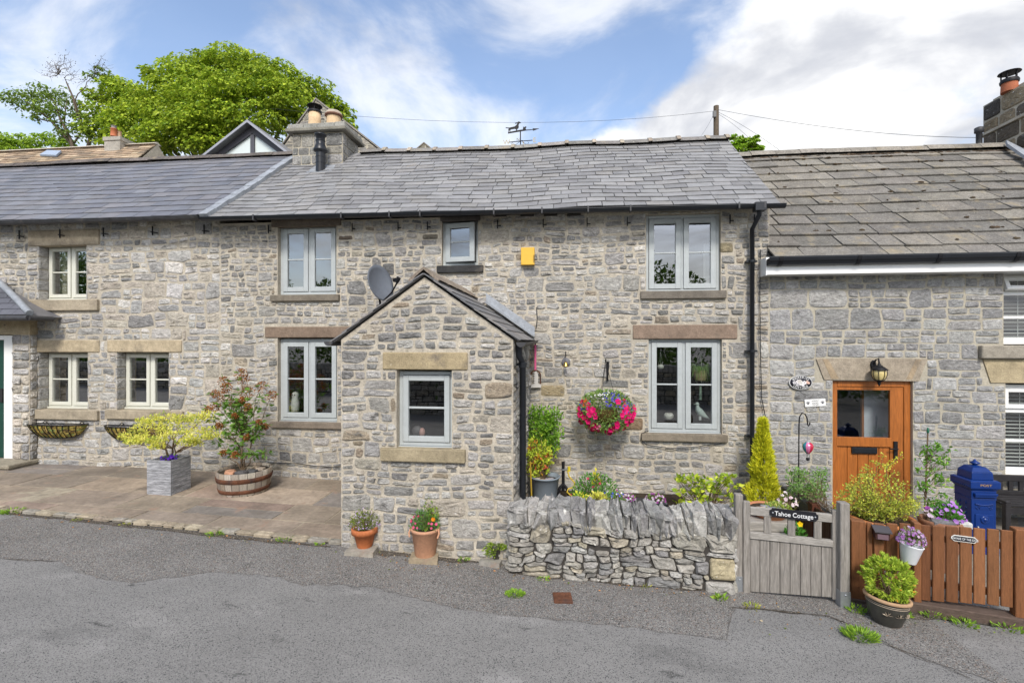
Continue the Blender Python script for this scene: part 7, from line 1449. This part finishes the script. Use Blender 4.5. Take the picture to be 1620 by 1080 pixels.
# soil and grit lodged where the walls meet the tarmac, and a crack by the gate
def ribbon(name, line, w0, w1, mname, kind, lift, toward=1.0):
    m = MB(); P = []
    for (a, b) in zip(line, line[1:]):
        for k in range(8): t = k / 8; P.append(G(a[0] + (b[0] - a[0]) * t, a[1] + (b[1] - a[1]) * t))
    vs = []
    for i, p in enumerate(P):
        w = (w0 + (w1 - w0) * max(0, min(1, .5 + .9 * noise.noise(V((p.x * 3.1, i * .31, lift * 900)))))) * min(1, i / 3, (len(P) - 1 - i) / 3)
        vs += [(p.x, p.y + .02 * (1 if w1 > .05 else 0) + w * .3, zroad(p.x, p.y) + lift), (p.x, p.y - w * toward, zroad(p.x, p.y - w) + lift)]
    m.add(vs, [(2 * i, 2 * i + 1, 2 * i + 3, 2 * i + 2) for i in range(len(P) - 1)]); tag(m.build(name, mname), kind=kind)
ribbon('wall_dirt', [(540, 862), (640, 876), (800, 893)], .02, .16, 'grit', 'stuff', .0085)
ribbon('wall_dirt', [(803, 907), (980, 921), (1168, 940)], .015, .11, 'grit', 'stuff', .0085)
ribbon('wall_dirt', [(0, 811), (200, 831), (400, 853), (540, 868)], .01, .07, 'grit', 'stuff', .0085)
ribbon('wall_dirt', [(1345, 955), (1430, 968), (1620, 996)], .02, .14, 'grit', 'stuff', .0085)
ribbon('road_crack', [(1150, 962), (1195, 963), (1250, 970), (1310, 976), (1352, 992)], .004, .022, 'grit', 'structure', .0095)
ribbon('road_crack', [(1150, 1011), (1153, 990), (1160, 966)], .003, .010, 'grit', 'structure', .0095)
ribbon('road_crack', [(1352, 992), (1400, 1020), (1480, 1050), (1560, 1085)], .003, .014, 'grit', 'structure', .0095)
ribbon('road_crack', [(0, 884), (60, 886), (98, 889)], .002, .010, 'grit', 'structure', .0095)
weed(860, 918, .06, 26, 'tiny weed at the foot of the dry stone wall near its left end', .03, .03); weed(1020, 928, .05, 22, 'tiny yellowish weed at the foot of the dry stone wall near its middle', .02, .028, ((.26, .26, .06), (.2, .26, .04)))
weed(120, 824, .06, 50, 'flat moss patch in the joints of the terrace kerb near its left end', .015, .018, ((.16, .2, .04), (.2, .22, .05))); weed(505, 862, .05, 40, 'little weed on the terrace kerb next to the porch corner', .03, .03)
# ================================================================== trees behind the houses
def tree(name, label, base, lobes, n, size, cols, Y, trunk_r=.3, cat='tree', clump=.42, mat_='leaf', limbs=True, w=.62, under=.3, per=34):
    t_ = thing(name, label, cat, base); base = V(base); lv = MB(); tw = MB(); cen = []
    for (px, py, r, dy) in lobes:
        q = F(px, py, Y + dy); d = (q - CAM).length; cen.append((q, r * d / FPX * .86))
    top = sum((c for c, _ in cen), V((0, 0, 0))) / len(cen); fork = V((base.x + (top.x - base.x) * .4, base.y, base.z + (top.z - base.z) * .55))
    stems(tw, base, fork, trunk_r, 5, .08, r2=trunk_r * .7)
    tot = sum(r * r for _, r in cen)
    for c, r in cen:
        if limbs and R.random() < .5: stems(tw, fork, c, trunk_r * .38, 6, r * .15, r2=.03)
        k = max(5, int(n * r * r / tot / per))
        for _ in range(k):
            d = rv().normalized(); d.z = d.z if d.z > -under else d.z * .4
            rr_ = r * (R.random() ** .22) * (1 + .22 * noise.noise(V((d.x * 2 + c.x, d.y * 2, d.z * 2 + c.z)))); q = c + V((d.x, d.y, d.z * .82)) * rr_
            cl_ = clump * min(1, r) * R.uniform(.65, 1.3); vig = R.uniform(.8, 1.2)
            for _ in range(per):          # one leafy spray: leaves laid over a drooping dome
                t = R.uniform(0, 6.283); u = math.sqrt(R.random()); o = V((math.cos(t) * u, math.sin(t) * u, .30 - .62 * u * u + R.gauss(0, .07))) * cl_
                lv.leaf(q + o, V((math.cos(t), math.sin(t), -.35 - .5 * u + R.gauss(0, .3))), size * R.uniform(.65, 1.3), jit(tuple(x * vig for x in R.choice(cols)), .2), w, up=2.2)
    tw.build('trunk', 'bark', t_); lv.build('crown', mat_, t_); return t_, fork
SYC = [(.17, .25, .022), (.22, .30, .027), (.11, .185, .018), (.27, .345, .034)]
TY = 17.0
lob = [(365, 100, 32, 0), (400, 108, 30, -.5), (330, 118, 34, .3), (300, 112, 24, .8), (285, 130, 30, -.6), (262, 150, 26, -.4), (440, 125, 30, .2), (470, 140, 30, .6), (500, 150, 26, .9), (525, 165, 18, 1.0), (415, 145, 38, -1.4), (360, 150, 40, -1.6), (310, 160, 36, -1.4), (265, 185, 34, -1.2), (460, 165, 34, -1.2), (240, 120, 14, .5), (345, 190, 40, -1.9), (300, 205, 36, -1.9), (400, 195, 38, -1.7), (260, 220, 30, -1.6), (225, 175, 26, -.6), (200, 195, 26, -.8), (170, 180, 24, -.3), (190, 150, 22, .1), (215, 150, 22, .0), (165, 215, 22, -.4), (210, 225, 26, -.9), (240, 235, 22, -1.3), (160, 150, 16, .3), (545, 178, 14, 1.2), (552, 196, 11, 1.2), (345, 225, 30, -1.9), (320, 235, 26, -1.8), (175, 125, 10, .2), (520, 195, 26, .5), (480, 195, 34, -.3)]
tree('sycamore_tree', 'broad domed bright green sycamore behind the chimney and glazed gable', (F(370, 300, TY + 1).x, TY + 1, 1.0), lob, 60000, .19, SYC, TY, .38, clump=.52)
lob = [(30, 160, 16, 0), (48, 152, 15, .2), (70, 148, 14, 0), (90, 152, 14, .1), (40, 168, 10, .3), (62, 172, 14, -.2), (85, 180, 14, 0), (105, 175, 14, .2), (55, 185, 9, 0), (118, 160, 10, .4), (125, 190, 13, .1), (135, 210, 16, 0), (110, 215, 14, .3), (150, 195, 14, .1), (95, 200, 10, 0), (145, 120, 9, .5), (160, 115, 9, .6), (20, 153, 7, 0)]
t_, fk = tree('ash_tree', 'sparse leaning tree with bare dead twigs above thin green foliage, left of the sycamore', (F(125, 300, 16).x, 16, 1.0), lob, 4200, .15, [(.11, .175, .03), (.145, .215, .035), (.085, .14, .03)], 16, .12, clump=.42, limbs=False, per=14)
m = MB()
for P_, r0 in (([(120, 262), (108, 225), (84, 192), (58, 172), (38, 160)], .10), ([(122, 262), (112, 220), (100, 190), (84, 160), (72, 150)], .09), ([(138, 262), (137, 215), (128, 185), (118, 160)], .11), ([(84, 192), (60, 188), (45, 178)], .04), ([(100, 190), (108, 172), (104, 158)], .04), ([(112, 225), (128, 205), (150, 192)], .05), ([(84, 192), (95, 205), (88, 215)], .03)):
    q_ = [F(a, b, 16) + V((0, R.uniform(-.2, .2), 0)) for a, b in P_]; m.tube(q_, [r0 * (1 - .75 * i / (len(q_) - 1)) for i in range(len(q_))], 6)
m.build('limbs', 'bark', t_)
m = MB(); dd = MB(); b0 = F(132, 205, 16); tips = [(80, 98), (95, 92), (103, 88), (112, 100), (118, 118), (88, 115), (75, 112), (125, 130), (108, 110), (98, 105), (160, 92), (152, 108), (165, 100), (84, 104), (70, 120)]
k1 = F(118, 160, 16); k2 = F(105, 130, 16.2); k3 = F(92, 118, 16.1); m.tube([b0, k1, k2], [.07, .05, .03], 6); stems(m, k1, F(150, 120, 16.3), .03, 4, .1, r2=.015)
for p in tips:
    q = F(*p, 16 + R.uniform(-.5, .5)); f_ = min((k1, k2, k3, F(150, 120, 16.3)), key=lambda z: (z - q).length); pts = stems(m, f_, q, .018, 5, .12, (.1, .08, .07), .006)
    for _ in range(4): stems(m, R.choice(pts[2:]), q + rv(.45), .007, 3, .06, (.1, .08, .07), .003)
    for _ in range(16): dd.leaf(R.choice(pts[2:]) + rv(.28), rv(), .075, jit((.035, .03, .04), .3), .6)
m.build('dead_branches', 'bark', t_); dd.build('dead_leaves', 'leaf', t_)
for (a, b, c) in ((130, 215, .05),): pass
lob = [(8, 228, 14, 0), (30, 224, 13, .3), (52, 228, 12, 0), (75, 222, 12, .4), (95, 230, 12, .1), (20, 240, 12, 0), (60, 240, 12, 0), (112, 226, 9, .2), (-15, 222, 16, .3)]
tree('hazel_bush', 'low bright green bushes behind the brown roof at the far left', (F(50, 300, 20).x, 20, 1.0), lob, 7000, .15, [(.17, .27, .025), (.13, .22, .022), (.21, .31, .03)], 20, .1, cat='bush')
lob = [(1160, 226, 9, 0), (1175, 222, 9, .2), (1190, 226, 10, 0), (1198, 218, 6, .1), (1168, 236, 11, 0), (1190, 238, 11, .2), (1153, 238, 8, 0), (1202, 236, 7, 0), (1162, 216, 5, .1)]
tree('hawthorn_tree', 'small bright green tree top between the middle and right roofs', (F(1178, 300, 11).x, 11, 1.0), lob, 3600, .10, [(.17, .29, .025), (.13, .23, .02), (.22, .34, .03)], 11, .08, clump=.35)

# ================================================================== the far side of the lane, behind the camera: what the windows mirror
ow = thing('field_wall', 'dry stone field wall across the lane, mirrored in the ground-floor windows', 'wall', (0, -11.6, .2)); m = MB(); POW = lambda u, v, n: V((-u, -11.6 + n, v))
rubble(m, POW, -9, 30, -.5, 1.15, seed=101, hb=(.14, .22), wb=(.3, .6), gap=.006, prot=(.02, .05), split=.2, pick=pick_dry); m.box(-30, 9, -12.0, -11.6, -.5, 1.14, (.05, .05, .05)); 
for k in range(205): rock(m, (-29.9 + k * .19, -11.8, 1.27), (.10, .22, .15), jit((.33, .32, .3), .15), n=8, k=5)
m.build('stonework', 'drystone', ow)
def backtree(name, label, x, y, h, r, n, cols=((.05, .10, .018), (.07, .13, .02), (.04, .08, .015)), size=.17):
    t_ = thing(name, label, 'tree', (x, y, .2)); lv = MB(); tw = MB(); stems(tw, (x, y, -.3), (x, y, h * .6), .18, 4, .1, r2=.1)
    for _ in range(n):
        d = rv(); q = V((x + d.x * r, y + d.y * r, h * .52 + d.z * h * .46)); lv.leaf(q, rv() + V((0, 0, .2)), size * R.uniform(.6, 1.3), jit(R.choice(cols), .25), .6)
    tw.build('trunk', 'bark', t_); lv.build('crown', 'leaf', t_)
for (x, y, h, r, lab) in ((-30, -22, 9.0, 5.0, 'dark tree across the lane far to the left, mirrored in the left cottage windows'), (-22, -21, 8.4, 4.6, 'dark ash across the lane, mirrored in the upper left cottage window'), (-13.5, -23, 6.6, 4.0, 'rounded thorn tree across the lane, mirrored left of the porch'), (-7, -22, 6.0, 3.6, 'low spreading tree across the lane, mirrored in the upper left casement'), (-.5, -24, 5.4, 3.8, 'low dark tree across the lane, mirrored above the porch'), (5.5, -23, 7.2, 3.0, 'taller round tree across the lane, mirrored in the left upper casement on the right'), (11.5, -23, 7.6, 3.6, 'broad dark tree across the lane, mirrored in the right upper casement')): backtree('lane_tree', lab, x, y, h, r, int(640 * r * r), size=.26)
hd = MB()
for _ in range(13000): q = V((R.uniform(-30, 13), -12.6 + R.gauss(0, .4), R.uniform(.2, 2.6) * (.8 + .2 * math.sin(R.uniform(0, 6))))); hd.leaf(q, rv(), R.uniform(.12, .24), jit(R.choice([(.04, .08, .015), (.055, .10, .02), (.03, .065, .012)]), .25), .6)
hg = thing('hedge', 'dark leafy hedge above the field wall across the lane', 'hedge', (0, -12.6, 0)); hd.build('foliage', 'leaf', hg)

# ================================================================== things behind the window panes
def curtain(parent, px0, px1, py0, py1, Y, col, name='curtain'):
    a, b = F(px0, py1, Y), F(px1, py0, Y); m = MB(); n = 14; vs = []
    for z in (a.z, b.z):
        for i in range(n + 1): vs.append((a.x + (b.x - a.x) * i / n, Y + .02 * math.sin(i * 1.7), z))
    m.add(vs, [(i, i + 1, n + 2 + i, n + 1 + i) for i in range(n)], col, 0, True); m.build(name, 'fabric', parent)
CU = (.62, .45, .16); curtain(cott, 82, 95, 555, 648, .34, CU); curtain(cott, 203, 216, 555, 648, .34, CU); curtain(cott, 94, 108, 385, 478, .34, (.6, .56, .44)); curtain(house, 1113, 1128, 385, 470, .30, (.5, .5, .48))
def owl(c, s):
    t_ = thing('owl_figurine', 'white owl figurine on the sill behind the lower left window pane', 'figurine', c); m = MB(); m.lathe([(.05, 0), (.058, .03), (.062, .10), (.05, .17), (.043, .20), (.05, .235), (.045, .265), (.02, .285), (.001, .29)], (0, 0, 0), 18, (.72, .71, .64)); m.v = [V(c) + p * s for p in m.v]; m.build('body', 'paint', t_)
    for k in (-1, 1): m = MB(); m.ball(V(c) + V((k * .018, -.045, .245)) * s, .009 * s, (.05, .04, .03), n=8, k=5); m.build('eye', 'paint', t_)
    m = MB(); m.ball(V(c) + V((0, 0, .01)) * s, (.06 * s, .06 * s, .03 * s), (.5, .47, .4), n=12, k=5); m.build('base', 'paint', t_)
owl(F(467, 650, .22), 1.1)
c0 = F(1108, 664, .2); t_ = thing('dove_figurine', 'pale green bird figurine perched behind the lower right window pane', 'figurine', c0); bc_ = (.50, .58, .52)
m = MB(); m.tube([c0 + V((.13, 0, .02)), c0 + V((.07, 0, .055)), c0 + V((.0, 0, .11)), c0 + V((-.035, 0, .16)), c0 + V((-.042, 0, .195)), c0 + V((-.04, 0, .225))], [.006, .028, .055, .042, .026, .022], 12, bc_); m.ball(c0 + V((-.045, 0, .235)), .029, bc_, n=12, k=8); m.tube([c0 + V((-.07, 0, .235)), c0 + V((-.095, 0, .228))], [.010, .002], 6, bc_); m.build('body', 'paint', t_); m = MB(); m.tube([c0 + V((-.005, 0, .07)), c0 + V((-.005, 0, 0))], .02, 8, (.55, .57, .54)); m.build('stand', 'paint', t_)
c0 = F(1108, 592, .30); t_ = thing('hanging_planter', 'woven straw planter hung in cords behind the lower right window', 'planter', c0); m = MB(); m.lathe([(.075, -.09), (.095, -.05), (.10, .04), (.092, .06)], c0, 20, (.55, .42, .22)); m.build('pot', 'paint', t_); m = MB()
for t in (0.5, 2.6, 4.7): m.tube([c0 + V((.10 * math.cos(t), .10 * math.sin(t), .05)), c0 + V((0, 0, .32))], .005, 5, (.3, .36, .22)); m.tube([c0 + V((.10 * math.cos(t), .10 * math.sin(t), .05)), c0 + V((.07 * math.cos(t), .07 * math.sin(t), -.1)), c0 + V((0, 0, -.2))], .005, 5, (.3, .36, .22))
m.tube([c0 + V((0, 0, -.14)), c0 + V((0, 0, -.38))], [.016, .022], 7, (.3, .42, .32)); m.build('cords', 'paint', t_); lv = MB()
for _ in range(60): t = R.uniform(0, 6.28); d = V((math.cos(t), math.sin(t), R.uniform(.2, 1))); lv.tube([c0 + V((0, 0, .05)), c0 + d * .12 + V((0, 0, .06)), c0 + V((d.x, d.y, 0)) * .17 + V((0, 0, -.05 + R.uniform(-.05, .1)))], [.005, .006, .002], 4, jit((.17, .30, .07), .2))
lv.build('foliage', 'leaf', t_)
c0 = F(1045, 580, .30); t_ = thing('hanging_planter', 'tiny pale macrame planter hung behind the left pane of the lower right window', 'planter', c0); m = MB(); m.ball(c0, (.05, .05, .04), (.55, .56, .48), n=14, k=8); m.build('pot', 'paint', t_); m = MB()
for dx in (-.03, 0, .03): m.tube([c0 + V((dx, 0, .03)), c0 + V((0, 0, .24))], .004, 4, (.35, .38, .3))
m.build('cords', 'paint', t_)
c0 = F(1058, 662, .2); t_ = thing('china_ornament', 'white china ornament on the sill behind the lower right window', 'ornament', c0); m = MB(); m.lathe([(.05, 0), (.07, .03), (.07, .06), (.05, .085), (.03, .08)], c0, 16, (.6, .58, .5)); m.ball(c0 + V((.02, -.04, .05)), .03, (.66, .64, .6), n=10, k=6); m.build('body', 'paint', t_)
c0 = F(660, 690, PY + .22); t_ = thing('sill_ornament', 'pink-faced grey ornament on the porch window sill behind the glass', 'ornament', c0); m = MB(); m.ball(c0 + V((0, 0, .06)), (.06, .04, .06), (.12, .11, .11), n=12, k=8); m.ball(c0 + V((.06, -.01, .05)), (.035, .03, .05), (.55, .30, .25), n=12, k=8); m.build('body', 'paint', t_)
